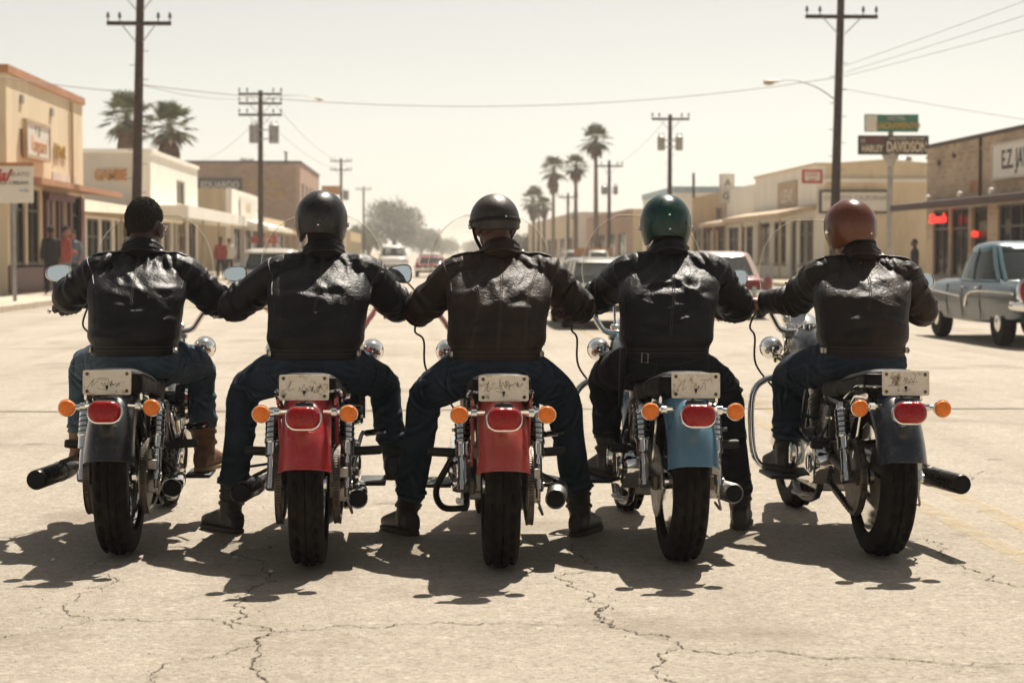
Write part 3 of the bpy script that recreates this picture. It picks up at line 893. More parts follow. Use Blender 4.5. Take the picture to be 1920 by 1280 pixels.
for u0, u1, z0, z1, mt in ((51.9, 52.6, 1.3, 2.1, 'ink_red'), (52.8, 53.4, 1.1, 1.7, 'sign_white'), (54.1, 54.9, 1.2, 2.2, 'wood_pale'), (55.0, 55.4, 1.0, 1.5, 'sign_white'), (60.3, 61.0, 1.3, 2.0, 'sign_white')):
    w = Sh(); LF.span(w, u0, u1, z0, z1, -0.16, -0.15); w.build('window_poster', M[mt], root, smooth=False)
for u, z in ((53.0, 5.3), (57.2, 5.25)):
    w = Sh(); LF.span(w, u, u + .35, z, z + .22, 0.002, 0.06); w.build('wall_vent', M['metal_grey'], root, smooth=False)
w = Sh(); LF.span(w, 55.95, 60.0, 2.75, 2.97, 0.125, 0.2); w.build('door_canopy', M['maroon'], root, smooth=False)
s, write, _ = board_sign('wall_sign', 'white board with orange script on the cream stucco wall', LF.p(54.7, 0.16, 4.35), LF.right, UP, 3.2, 0.95, 'sign_white', frame='wood_pale', ft=0.1)
write('Vanguard', 0.62, 'ink_orange', 0.05, -0.12, shear=0.3, sx=0.95)
write('Y   J J', 0.3, 'ink_grey', -0.1, 0.28)
s = empty('wall_lettering', LF.p(58.6, 0.03, 4.25)); tag(s, 'faded yellow painted letters on the cream stucco wall', 'lettering')
lettering('JEEM AL', 0.62, M['stucco_tan'], s, (0, 0, 0), LF.right, UP, 0.03, sx=0.9)
lettering('JEEM AL', 0.5, M['ink_ochre'], s, (0.02, 0, 0), LF.right, UP, 0.03, sx=0.9)

root, f2, base, Sh = building('side_shop', 'low cream shop between the stucco building and the white building', LF, 62.75, 77.5, 2.95, 8, 'stucco_white', 'stucco_white', zs=2.35,
    openings=[(63.2, 65.6, 'w', 0.7), (66.0, 68.2, 'w', 0.7), (68.8, 70.0, 'd', 0), (70.5, 73.2, 'w', 0.7), (73.6, 76.9, 'w', 0.7)])
awning(f2, Sh, root, 62.8, 77.5, 2.36, 1.3, 'stucco_tan', 0.12, slope=0.08, posts=6)

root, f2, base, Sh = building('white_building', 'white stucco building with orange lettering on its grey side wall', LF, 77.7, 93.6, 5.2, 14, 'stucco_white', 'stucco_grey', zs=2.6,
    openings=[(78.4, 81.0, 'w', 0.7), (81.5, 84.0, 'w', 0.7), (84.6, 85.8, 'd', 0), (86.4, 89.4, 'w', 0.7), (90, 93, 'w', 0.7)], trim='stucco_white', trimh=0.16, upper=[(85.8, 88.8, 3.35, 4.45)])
awning(f2, Sh, root, 77.7, 103.0, 2.62, 1.5, 'stucco_white', 0.5, posts=5)
s = empty('side_wall_lettering', (-12.62, 77.66, 4.3)); tag(s, 'burnt orange block letters on the grey side wall', 'lettering')
lettering('GAMBE', 0.60, M['ink_orange'], s, (0, 0, 0), (1, 0, 0), UP, 0.06, sx=0.66, bold=0.02)

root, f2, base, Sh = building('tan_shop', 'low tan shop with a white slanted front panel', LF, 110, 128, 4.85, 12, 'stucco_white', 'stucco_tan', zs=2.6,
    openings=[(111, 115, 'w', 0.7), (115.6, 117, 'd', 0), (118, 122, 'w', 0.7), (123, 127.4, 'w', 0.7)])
awning(f2, Sh, root, 108, 128, 2.45, 2.2, 'stucco_white', 0.25, slope=0.55, posts=4)
s, write, _ = board_sign('fascia_sign', 'pale framed fascia board on the tan shop', LF.p(119, 0.12, 3.9), LF.right, UP, 10, 1.2, 'sign_white')
write('MARKET', 0.9, 'stucco_tan', 0, 0)
root, f2, base, Sh = building('corner_kiosk', 'small shop with red sign band behind the tan shop', LF, 129, 150, 3.6, 9, 'stucco_cream', 'stucco_tan', zs=2.5,
    openings=[(130, 134, 'w', 0.7), (135, 136.2, 'd', 0), (137, 142, 'w', 0.7), (143, 149, 'w', 0.7)])
awning(f2, Sh, root, 129, 150, 2.5, 1.6, 'wood_pale', 0.25)
s, write, _ = board_sign('red_banner', 'red and white banner sign under the low awning', (-9.4, 112.0, 1.95), (1, 0, 0), UP, 1.5, 0.42, 'ink_red')
write('OPEN', 0.3, 'sign_white', 0.1, 0.0)

root, f2, base, Sh = building('brick_warehouse', 'big brown brick warehouse with painted yellow wall lettering', LF, 169, 199, 9.0, 16, 'brick_rose', 'brick_brown', zs=3.2,
    openings=[(170, 176, 'w', 0.8, 0, 3), (177, 179, 'd', 0), (181, 187, 'w', 0.8, 0, 3), (189, 197, 'w', 0.8, 0, 3)], trim='dark_brown', trimh=0.18,
    upper=[(171.5, 174.5, 5.2, 7.4), (177, 180, 5.2, 7.4), (182.5, 185.5, 5.2, 7.4), (188, 191, 5.2, 7.4), (193.5, 196.5, 5.2, 7.4)])
w = Sh(); w.tube([(-12.4, 171, 8.9), (-12.4, 171, 10.0)], 0.11, 8); w.lathe([(0.2, 0), (0.22, 0.12), (0.05, 0.2)], (-12.4, 171, 10.0), (0, 0, 1), 10); w.build('vent_pipe', M['metal_grey'], root)
s, write, _ = board_sign('dark_wall_sign', 'black board with white block letters on the brick warehouse', (-18.0, 168.88, 7.05), (1, 0, 0), UP, 3.9, 1.25, 'sign_black')
write('EDUARDO', 0.78, 'sign_white', 0, 0, sx=0.9)
s = empty('painted_wall_letters', (-14.2, 168.97, 6.8)); tag(s, 'faded ochre letters painted on the brick warehouse side', 'lettering')
lettering('GARAGE', 0.85, M['ink_ochre'], s, (-0.2, 0, 0.4), (1, 0, 0), UP, 0.02)
lettering('REPAIR', 0.7, M['ink_ochre'], s, (0.8, 0, -0.6), (1, 0, 0), UP, 0.02)
s, write, _ = board_sign('orange_projecting_sign', 'orange projecting sign far down the left side', at(620, 357, 205), (1, 0, 0), UP, 1.9, 0.95, 'ink_orange')
root, f2, base, Sh = building('far_cream_block', 'far cream block beyond the brick warehouse', LF, 215, 262, 5.0, 12, 'stucco_tan', 'stucco_tan', zs=2.8,
    openings=[(217 + 9 * i, 223 + 9 * i, 'w', 0.8) for i in range(5)])
root, f2, base, Sh = building('far_yellow_block', 'hazy yellowish block further down the left side', LF, 280, 330, 4.2, 12, 'brick_yellow', 'stucco_tan', zs=2.8,
    openings=[(282 + 9 * i, 288 + 9 * i, 'w', 0.8) for i in range(5)])

# ---- right side
root, f2, base, Sh = building('brick_diner', 'tan brick diner with red neon and dark awning at right edge', RF, 40.0, 60.2, 4.5, 9, 'brick_tan', 'brick_tan', zs=2.55,
    openings=[(41, 44, 'w', 0.6), (44.4, 47.4, 'w', 0.6), (47.9, 49.2, 'd', 0), (49.8, 52.6, 'w', 0.6, 0, 2), (53.6, 55.2, 'd', 0), (55.5, 57.4, 'w', 0.5), (57.6, 59.4, 'w', 0.5)], trim='dark_brown', trimh=0.1)
awning(f2, Sh, root, 38, 60.9, 2.52, 1.0, 'awning_dark', 0.2, slope=0.12)
w = Sh(); RF.span(w, 54.3, 55.4, 2.95, 3.3, 0.002, 0.012); w.build('old_paint_patch', M['terracotta'], root, smooth=False)
w = Sh(); w.tube([RF.p(54.2, 0.05, 2.8), RF.p(54.2, 0.05, 4.5)], 0.04, 8); w.build('downpipe', M['dark_brown'], root)
for u in (56.6, 53.2, 50.2):
    w = Sh(); w.ball(RF.p(u, 0.9, 2.85), 0.09, 10, 8); w.build('lamp_globe', M['sign_white'], root)
for u0, u1, z0, z1, mt in ((56.0, 56.9, 1.0, 1.7, 'wood_pale'), (57.9, 58.6, 0.9, 1.5, 'terracotta'), (50.2, 51.0, 1.2, 1.9, 'sign_white'), (51.5, 52.2, 1.0, 1.5, 'ink_red'), (45.0, 46.2, 1.1, 1.9, 'sign_white')):
    w = Sh(); RF.span(w, u0, u1, z0, z1, -0.16, -0.15); w.build('window_poster', M[mt], root, smooth=False)
for u, z in ((58.6, 3.9), (56.9, 4.05)):
    w = Sh(); RF.span(w, u, u + .22, z, z + .16, 0.002, 0.05); w.build('wall_vent', M['dark_brown'], root, smooth=False)
w = Sh(); RF.span(w, 40.0, 60.2, 4.16, 4.24, 0.002, 0.045); w.build('brick_course', M['brick_tan'], root, smooth=False)
s, write, _ = board_sign('white_wall_sign', 'white board with black letters on the tan brick diner', RF.p(50.3, 0.12, 3.72), RF.right, UP, 5.0, 0.95, 'sign_white', frame='stucco_grey', ft=0.06)
write('E.Z. JAVIER', 0.72, 'ink_black', 0, 0, sx=0.95, bold=0.012)
s = empty('neon_sign', RF.p(57.6, 0.35, 2.24)); tag(s, 'glowing red neon script under the dark diner awning', 'neon sign')
lettering("Dinner's", 0.40, M['neon'], s, (0, 0, 0), RF.right, UP, 0.05, shear=0.25, sx=1.35)
for u, z, t in ((55.0, 1.75, 'OPEN'), (53.0, 1.72, 'EATS')):
    s = empty('window_sign', RF.p(u, -0.02, z)); tag(s, 'small red %s sign inside the diner window' % ('window' if t == 'OPEN' else 'second'), 'sign')
    lettering(t, 0.26, M['neon'], s, (0, 0, 0), RF.right, UP, 0.02, sx=1.3)
s = empty('round_window_sign', RF.p(54.9, -0.02, 1.25)); tag(s, 'small round red sign low in the diner window', 'sign')
b = MB(); b.lathe([(0.0, 0), (0.17, 0), (0.17, 0.03), (0.0, 0.035)], (0, 0, 0), (-1, 0, 0), 20); b.build('disc', M['ink_red'], s)

root, f2, base, Sh = building('cream_hall', 'cream rendered hall with a wide framed signboard on its side', RF, 77.4, 92, 4.75, 5.5, 'stucco_white', 'stucco_cream', zs=2.6,
    openings=[(78, 81, 'w', 0.7), (81.6, 83, 'd', 0), (84, 87, 'w', 0.7), (88, 91.4, 'w', 0.7)], trim='stucco_cream', trimh=0.1)
w = Sh(); w.span((15.75, 77.2, 4.05), (21.3, 77.39, 4.2)); w.build('string_course', M['stucco_white'], root, smooth=False)
w = Sh(); w.span((16.6, 77.34, KZ), (17.7, 77.38, 2.3)); w.build('side_door', M['wood_pale'], root, smooth=False)
w = Sh(); w.loft([[V((21.25, u, 4.8)), V((18.6, u, 5.0)), V((15.85, u, 4.8)), V((15.85, u, 4.6)), V((21.25, u, 4.6))] for u in (77.5, 91.9)]); w.build('vaulted_roof', M['stucco_cream'], root, smooth=False)
awning(f2, Sh, root, 77.4, 92, 2.6, 1.6, 'wood_pale', 0.22, slope=0.35, posts=4)
s, write, _ = board_sign('framed_signboard', 'white signboard with dark frame and small dark letters', (17.3, 77.2, 3.27), (1, 0, 0), UP, 2.75, 0.86, 'sign_white', frame='frame_dark', ft=0.09)
write('CHAIN DEL CALIFORNIA', 0.27, 'ink_grey', 0.05, 0.14, sx=0.85)
write('MOTOR PARTS', 0.16, 'ink_grey', 0.1, -0.2)
root, f2, base, Sh = building('white_arcade', 'long whitewashed shop with an awning and an orange poster', RF, 92.1, 100.7, 4.5, 12, 'stucco_white', 'stucco_white', zs=2.5,
    openings=[(92.6, 94.6, 'w', 0.7), (95, 96.2, 'd', 0), (96.8, 100.2, 'w', 0.7)])
awning(f2, Sh, root, 92.1, 100.6, 2.5, 1.5, 'wood_pale', 0.2, slope=0.3, posts=3)
s, write, _ = board_sign('wall_poster', 'faded orange poster on the whitewashed front', RF.p(83.6, 0.06, 3.75), RF.right, UP, 4.4, 1.1, 'wood_pale')
write('LEVI', 0.8, 'sign_white', 0, -0.1, sx=1.8); 
s, write, _ = board_sign('red_projecting_sign', 'small red bordered projecting sign beside the tall right pole', at(1523, 331, 76), (1, 0, 0), UP, 0.72, 0.46, 'sign_white', frame='ink_red', ft=0.09)
write('CAFE', 0.18, 'ink_red', 0, 0.06); write('BAR', 0.14, 'ink_red', 0, -0.12)
s, write, _ = board_sign('vertical_sign', 'tall pale vertical sign with two dark emblems', at(1363, 354, 100), (1, 0, 0), UP, 0.72, 1.5, 'sign_white', frame='stucco_grey', ft=0.06)
write('A', 0.55, 'ink_black', 0.05, 0.3); write('G', 0.5, 'ink_black', -0.05, -0.4)
b = MB(); b.tube([(0, 0.1, -0.7), (0, 0.1, -2.2), (1.2, 0.1, -2.2)], 0.04, 6); b.build('bracket', M['metal_grey'], s)
root, f2, base, Sh = building('ochre_brick_shop', 'ochre brick shop with a dark red awning', RF, 100.9, 114.0, 4.45, 12, 'brick_yellow', 'brick_yellow', zs=2.5,
    openings=[(101.4, 104, 'w', 0.7), (104.6, 105.8, 'd', 0), (106.4, 109.4, 'w', 0.7), (110, 113.4, 'w', 0.7)], upper=[(102.4, 104.6, 2.9, 3.7)])
awning(f2, Sh, root, 100.9, 114, 2.42, 1.2, 'maroon', 0.25)
root, f2, base, Sh = building('far_orange_block', 'far brown orange block behind the palm trunks', RF, 150, 190, 4.6, 12, 'brick_rose', 'stucco_tan', zs=2.8,
    openings=[(152 + 9 * i, 158 + 9 * i, 'w', 0.8) for i in range(4)])
root, f2, base, Sh = building('pale_blue_roofed_block', 'pale block with greenish roof band in the middle distance', RF, 122, 140, 5.0, 9, 'stucco_white', 'stucco_white', zs=2.8,
    openings=[(123 + 5.5 * i, 127 + 5.5 * i, 'w', 0.8) for i in range(3)], trim='scrap_blue', trimh=0.4)
s, write, _ = board_sign('peach_canopy_sign', 'peach coloured low canopy sign in front of the pale block', at(1112, 472, 128), (1, 0, 0), UP, 2.6, 0.5, 'terracotta')
root, f2, base, Sh = building('far_hazy_block', 'hazy far block at the end of the right side', RF, 205, 300, 5.5, 12, 'stucco_tan', 'stucco_grey', zs=2.8,
    openings=[(208 + 12 * i, 216 + 12 * i, 'w', 0.8) for i in range(7)])
# ================================================================== POLES, WIRES, LAMPS, PALMS, TREES
M['transformer'] = pmat('grey_transformer', (0.30, 0.29, 0.27), 0.5, 0.2, var=0.15, scale=5)
M['insulator'] = pmat('glazed_insulator', (0.10, 0.07, 0.06), 0.3)


def pole(label, px, pyref, Y, top, r0, r1, arms=(), cans=(), lean=0.0, armw=2.2, cz=None):
    b = at(px, pyref, Y); x0 = b.x
    root = empty('utility_pole', (x0, Y, 0))
    w = MB(); n = 10
    w.tube([V((lean * i / n * top, 0, top * i / n)) for i in range(n + 1)], [r0 + (r1 - r0) * i / n for i in range(n + 1)], 12)
    w.build('shaft', M['pole_wood'], root)
    for z in arms:
        w = MB(); xx = lean * z
        w.box((xx, -r1 - 0.06, z), (armw, 0.11, 0.12)); a = w.build('crossarm', M['pole_wood'], root, bevel=0.01)
        br = MB()
        for s in (-1, 1):
            br.tube([(xx + s * armw * 0.27, -r1 - 0.13, z - 0.03), (xx + s * 0.1, -r1 - 0.06, z - 0.55)], 0.016, 6)
        br.build('brace', M['metal_grey'], a)
        for q in (-0.48, -0.3, 0.3, 0.48):
            i = MB(); i.lathe([(0.015, 0), (0.02, 0.10), (0.055, 0.12), (0.06, 0.16), (0.035, 0.2), (0.045, 0.23), (0.02, 0.28)], (xx + q * armw, -r1 - 0.06, z + 0.05), (0, 0, 1), 8)
            i.build('insulator', M['insulator'], a)
    for dx, z, rr, hh in cans:
        c = MB(); xx = lean * z + dx
        c.lathe([(rr * .85, 0), (rr, 0.04), (rr, hh - .04), (rr * 1.04, hh - .03), (rr * 1.04, hh), (rr * .5, hh + .08), (0.03, hh + .1)], (xx, -0.1, z), (0, 0, 1), 16)
        for s in (-1, 1):
            c.tube([(xx + s * rr * .45, -.1, z + hh), (xx + s * rr * .5, -.1, z + hh + .22)], 0.035, 6)
        can = c.build('transformer', M['transformer'], root)
        h = MB(); h.box((xx / 2 + lean * z / 2, -0.1, z + hh * .75), (abs(dx), 0.06, 0.06)); h.box((xx / 2 + lean * z / 2, -0.1, z + hh * .25), (abs(dx), 0.06, 0.06)); h.build('bracket', M['metal_grey'], can)
    st = MB()
    for i in range(12):
        z = 2.6 + 0.42 * i
        if z < top - .5:
            s = 1 if i % 2 else -1; st.tube([(lean * z + s * r0 * .7, 0, z), (lean * z + s * (r0 * .7 + .16), 0, z)], 0.011, 5)
    st.build('climbing_step', M['pole_wood'], root)
    tag(root, label, 'utility pole', 'utility poles along the street')
    return root

YP_L, YP_R = 58.0, 60.7
pole('tall dark utility pole behind the bareheaded rider, cut by the top edge', 252, 380, YP_L, 11.2, 0.165, 0.105, arms=(8.02, 8.95), lean=0.026, armw=1.9)
pole('tall dark utility pole behind the rider with the copper helmet', 1563, 380, YP_R, 11.5, 0.165, 0.105, arms=(8.66, 10.3), lean=0.020, armw=2.3)
pole('utility pole with three crossarms and grey transformers behind the black helmet', 488, 440, 103, 9.8, 0.17, 0.12, arms=(9.6, 9.1, 8.5), cans=((-0.32, 7.0, 0.27, 0.95), (0.72, 7.0, 0.27, 0.95)), lean=0.006, armw=2.3)
pole('thin far utility pole right of the orange projecting sign', 640, 440, 200, 10.9, 0.17, 0.12, arms=(10.6, 9.7), cans=((0.5, 6.6, 0.3, 1.0),), armw=2.2)
pole('faint utility pole left of the round far tree', 682, 460, 271, 10.4, 0.17, 0.12, arms=(10.0,), armw=2.2)
pole('utility pole with two transformers above the green helmet', 1255, 400, 101.6, 8.5, 0.15, 0.10, arms=(8.25,), cans=((-0.48, 6.6, 0.2, 0.7), (0.48, 6.6, 0.2, 0.7)), armw=2.0, lean=0.003)
pole('far utility pole with one transformer pair left of the green helmet', 1142, 440, 136, 7.7, 0.15, 0.10, arms=(7.3,), cans=((-0.36, 5.3, 0.22, 0.55), (0.45, 5.3, 0.16, 0.55)), armw=1.9)
pole('hazy utility pole between the palm trunks', 1065, 450, 175, 6.6, 0.15, 0.1, arms=(6.2,), cans=((0.5, 4.2, 0.18, 0.6),), armw=1.8)
pole('bare stub pole left of the tall vertical sign', 1300, 430, 118, 6.1, 0.09, 0.08)
pole('hazy utility pole at the far end of the right side', 1010, 450, 260, 8.5, 0.17, 0.12, arms=(8.1,), armw=2.0)


def wire(label, a, b, sag, r=0.012, cut=0.0):
    a, b = V(a), V(b); n = 24
    r *= .62
    w = MB(); w.tube([a.lerp(b, i / n) - V((0, 0, sag * 4 * (i / n) * (1 - i / n))) - a for i in range(n + 1)], r, 5)
    o = w.build('overhead_wire', M['wire']); o.location = a
    tag(o, label, 'wire', 'overhead wires')

wire('thick cable sagging across the street between the two tall poles', at(258, 158, YP_L), at(1566, 146, YP_R), 0.78, 0.019)
wire('cable from the frame edge down to the tall left pole', at(-400, -20, 40) * 2.2 - at(256, 174, YP_L) * 1.2, at(256, 174, YP_L), 0.9, 0.022)
wire('cable leaving the tall left pole to the three armed pole', at(268, 160, YP_L), at(486, 182, 103), 0.25, 0.02)
for k, (p, q) in enumerate((((1990, -40), (1572, 128)), ((1990, -10), (1572, 140)), ((1990, 20), (1572, 146)))):
    wire('%s of three thin wires rising from the right pole to the top corner' % ('uppermost', 'middle', 'lowest')[k], at(p[0], p[1], 48) * 4 - at(q[0], q[1], YP_R) * 3, at(q[0], q[1], YP_R), 0.3, 0.012)
wire('thin wire falling from the right pole behind the green sign', at(1572, 165, YP_R), at(1990, 226, 64) * 2 - at(1572, 165, YP_R), 0.15, 0.014)
wire('thin wire from the diner roof corner to the sign pole side', at(1745, 330, 66), at(1690, 280, 74), 0.05, 0.01)
wire('service wire falling to the brick warehouse roof', at(492, 215, 103), at(380, 300, 172), 0.4, 0.02)
wire('upper street wire from the three armed pole into the distance', at(500, 176, 103), at(640, 302, 200), 0.7, 0.02)
wire('lower street wire from the three armed pole into the distance', at(470, 195, 103), at(632, 316, 200), 0.7, 0.02)
wire('street wire between the far right poles', at(1250, 222, 101.6), at(1140, 316, 136), 0.4, 0.016)


def lamp(label, base, end):
    b, e = V(base), V(end)
    root = empty('street_lamp', b)
    w = MB(); d = e - b
    w.tube([V((0, 0, 0)), d * .35 + V((0, 0, .22)), d * .75 + V((0, 0, .2)), d], [0.022, 0.018, 0.016, 0.016], 8, smooth=5)
    w.build('arm', M['metal_grey'], root)
    s = 1 if d.x > 0 else -1
    h = MB(); h.ball(d + V((s * 0.2, 0, 0)), (0.28, 0.12, 0.06), 14, 8); hd = h.build('lamp_head', M['sign_white'], root)
    h = MB(); h.ball(d + V((s * 0.28, 0, -0.05)), (0.18, 0.11, 0.07), 12, 8); h.build('lens', M['wood_pale'], hd)
    tag(root, label, 'street lamp', 'street lamps on the poles')
lamp('pale cobra head street lamp on the tall right pole', at(1570, 190, YP_R), at(1458, 153, YP_R))
lamp('pale cobra head street lamp reaching from the three armed pole', at(492, 190, 103), at(590, 185, 103))

# ---- the tall double sign on a pole
M['sign_green'] = pmat('green_enamel', (0.03, 0.17, 0.11), 0.45, var=0.2, scale=3)
M['sign_cream'] = pmat('cream_letters', (0.66, 0.57, 0.42), 0.6, var=0.15, scale=5)
M['sign_brown'] = pmat('dark_brown_enamel', (0.045, 0.032, 0.026), 0.5, var=0.3, scale=6)
M['sign_maroon'] = pmat('maroon_enamel', (0.13, 0.012, 0.018), 0.45)
sp = at(1668, 470, 66); sp.z = KZ
root = empty('pole_sign', sp)
Y0 = 66.0; k = Y0 / FPX
def sz(py): return CAM_H + (472 - py) * k - KZ
w = MB(); w.tube([(0, 0, 0), (0, 0, sz(300)), (0, 0, sz(215))], [0.11, 0.10, 0.09], 12); w.lathe([(0.1, sz(312)), (0.3, sz(290)), (0.3, sz(287))], (0, 0, 0), (0, 0, 1), 10); w.build('post', M['metal_grey'], root)
w = MB(); w.span((-52 * k, -0.22, sz(247)), (50 * k, -0.10, sz(214))); gb = w.build('board', M['sign_green'], root, bevel=0.02)
w = MB(); w.span((-51 * k, -0.235, sz(246)), (-29 * k, -0.222, sz(216))); w.build('logo_panel', M['sign_white'], gb)
lettering('HOTEL', 10 * k, M['sign_cream'], gb, (8 * k, -0.23, sz(222)), (1, 0, 0), UP, 0.014, sx=1.1)
lettering('SACRAMENTO', 16 * k, M['ink_ochre'], gb, (11 * k, -0.23, sz(236)), (1, 0, 0), UP, 0.014, sx=0.8, bold=0.01)
w = MB(); w.span((-64 * k, -0.24, sz(289)), (68 * k, -0.10, sz(255))); bb = w.build('board', M['sign_brown'], root, bevel=0.02)
f = MB()
for a in ((-65, 290, -62, 254), (66, 290, 69, 254), (-62, 290, 66, 288), (-62, 256, 66, 254), (-14.5, 288, -11.5, 256)):
    f.span((a[0] * k, -0.27, sz(a[1])), (a[2] * k, -0.242, sz(a[3])))
f.build('border', M['sign_black'], bb, smooth=False)
w = MB(); w.span((-50 * k, -0.255, sz(268)), (-18 * k, -0.243, sz(257))); w.build('colour_panel', M['sign_maroon'], bb)
lettering('HARLEY', 18 * k, M['sign_cream'], bb, (-38 * k, -0.25, sz(279)), (1, 0, 0), UP, 0.014, sx=0.62, bold=0.008)
lettering('H', 14 * k, M['sign_cream'], bb, (-56 * k, -0.25, sz(264)), (1, 0, 0), UP, 0.014, sx=0.8)
lettering('DAVIDSON', 27 * k, M['sign_cream'], bb, (27.5 * k, -0.25, sz(276)), (1, 0, 0), UP, 0.014, sx=0.56, bold=0.012)
lettering('MOTOR CYCLES', 7 * k, M['sign_cream'], bb, (28 * k, -0.25, sz(260)), (1, 0, 0), UP, 0.014, sx=1.3)
w = MB(); w.tube([(0.1, -0.1, sz(296)), (30 * k, -0.2, sz(298))], 0.025, 6); w.ball((32 * k, -0.2, sz(298)), (0.12, 0.08, 0.08)); w.build('flood_lamp', M['metal_grey'], root)
tag(root, 'tall pole sign with green board above a brown lettered board', 'sign')

# ---- sign on a post at the left edge
p = at(28, 563, 43.5); p.z = KZ
root = empty('post_sign', p)
w = MB(); w.tube([(0, 0, 0), (0, 0, 2.9)], 0.045, 10); w.build('post', M['metal_grey'], root)
w = MB(); w.span((-0.85, -0.09, 2.2), (0.45, -0.05, 3.02)); bd = w.build('board', M['sign_white'], root, bevel=0.008)
w = MB(); w.span((-0.86, -0.10, 3.02), (0.46, -0.04, 3.10)); w.build('cap', M['terracotta'], bd)
lettering('Hal', 0.36, M['ink_red'], bd, (-0.33, -0.096, 2.80), (1, 0, 0), (0.12, 0, 1), 0.012, shear=0.35, bold=0.012)
lettering('GELATO', 0.13, M['ink_grey'], bd, (0.12, -0.096, 2.83), (1, 0, 0), UP, 0.012)
lettering('ICE CREAM', 0.11, M['ink_black'], bd, (0.02, -0.096, 2.64), (1, 0, 0), UP, 0.012, sx=1.2)
lettering('soda', 0.11, M['scrap_blue'], bd, (0.25, -0.096, 2.48), (1, 0, 0), UP, 0.012)
tag(root, 'white sign with red script on a thin post at the left edge', 'sign')

# ---- palms
M['frond'] = pmat('palm_frond', (0.11, 0.12, 0.042), 0.6, var=0.45, scale=2.5)
M['dead_frond'] = pmat('dry_palm_skirt', (0.17, 0.10, 0.055), 0.9, var=0.35, scale=3)
M['palm_trunk'] = pmat('palm_trunk', (0.15, 0.105, 0.07), 0.95, var=0.3, scale=4, bump=0.4, bscale=14)


def palm(label, px, py, Y, rad, seed, skirt=1.4, lean=0.0):
    rnd = random.Random(seed)
    c = at(px, py, Y)
    root = empty('palm_tree', (c.x - lean * c.z, Y, 0))
    H = c.z
    w = MB(); n = 14
    w.tube([V((lean * H * (i / n) ** 1.5, 0, H * i / n)) for i in range(n + 1)], [0.24 - 0.11 * i / n + (0.08 if i == 0 else 0) for i in range(n + 1)], 10)
    w.build('trunk', M['palm_trunk'], root)
    top = V((lean * H, 0, H))
    def fan(mb, az, el, ln, droop, blades=12, wid=0.055):
        d = V((math.cos(az) * math.cos(el), math.sin(az) * math.cos(el), math.sin(el)))
        hub = top + d * ln * 0.5 - V((0, 0, droop * 0.08))
        mb.tube([top + d * 0.08, top + d * ln * .25, hub], [0.03, 0.02, 0.014], 4)
        side = d.cross(UP); side = side.normalized() if side.length > .05 else V((1, 0, 0))
        for i in range(blades):
            a = (i / (blades - 1) - 0.5) * R(165)
            q = d * math.cos(a) + side * math.sin(a)
            L = ln * 0.62 * (0.72 + 0.28 * math.cos(a)) * rnd.uniform(0.88, 1.1)
            nrm = q.cross(d.cross(side)).normalized() if abs(a) < 3 else side
            nrm = (side * math.cos(a) - d * math.sin(a)) * wid
            mid = hub + q * L * 0.55 - V((0, 0, droop * L * 0.10)); tip = hub + q * L - V((0, 0, droop * L * rnd.uniform(0.35, 0.6)))
            mb.add([hub, mid + nrm, tip, mid - nrm], [(0, 1, 2, 3)])
    w = MB()
    for i in range(25):
        el = R(-36 + 122 * (i / 25) ** 0.9)
        fan(w, i * 2.3999 + rnd.uniform(-.2, .2), el + rnd.uniform(-.12, .12), rad * rnd.uniform(0.85, 1.12), 0.55, wid=0.034 * rad + .012)
    w.build('crown', M['frond'], root, fix=False, smooth=False)
    w = MB()
    for i in range(60):
        q = rnd.random()
        az = i * 2.3999; rr = rad * (0.42 * (1 - q) + 0.12)
        p0 = top + V((math.cos(az) * .12, math.sin(az) * .12, -q * skirt * .55))
        p1 = p0 + V((math.cos(az) * rr, math.sin(az) * rr, -rad * rnd.uniform(.35, .75)))
        sd = V((-math.sin(az), math.cos(az), 0)) * rad * 0.12
        w.add([p0, p1 * .6 + p0 * .4 + sd, p1 + V((0, 0, -.1)), p1 * .6 + p0 * .4 - sd], [(0, 1, 2, 3)])
    w.build('dry_skirt', M['dead_frond'], root, fix=False, smooth=False)
    tag(root, label, 'palm tree', 'fan palms')

palm('fan palm partly hidden by the tall left pole', 238, 222, 99, 1.6, 1, 2.0)
palm('fan palm right of the tall left pole above the white building', 318, 240, 101, 1.6, 2, 2.0)
palm('tallest slender fan palm in the middle distance', 1117, 262, 153, 1.5, 3, 1.3, -0.004)
palm('fan palm just left of the tallest slender palm', 1080, 312, 173, 1.4, 4, 1.2, 0.003)
palm('shaggy tall fan palm behind the skullcap helmet side', 1038, 318, 205, 1.8, 5, 3.2, 0.004)
palm('short leftmost fan palm of the distant cluster', 1000, 375, 243, 2.0, 6, 3.0)
palm('small fan palm low between the distant palms', 1020, 385, 220, 1.2, 8, 1.8)

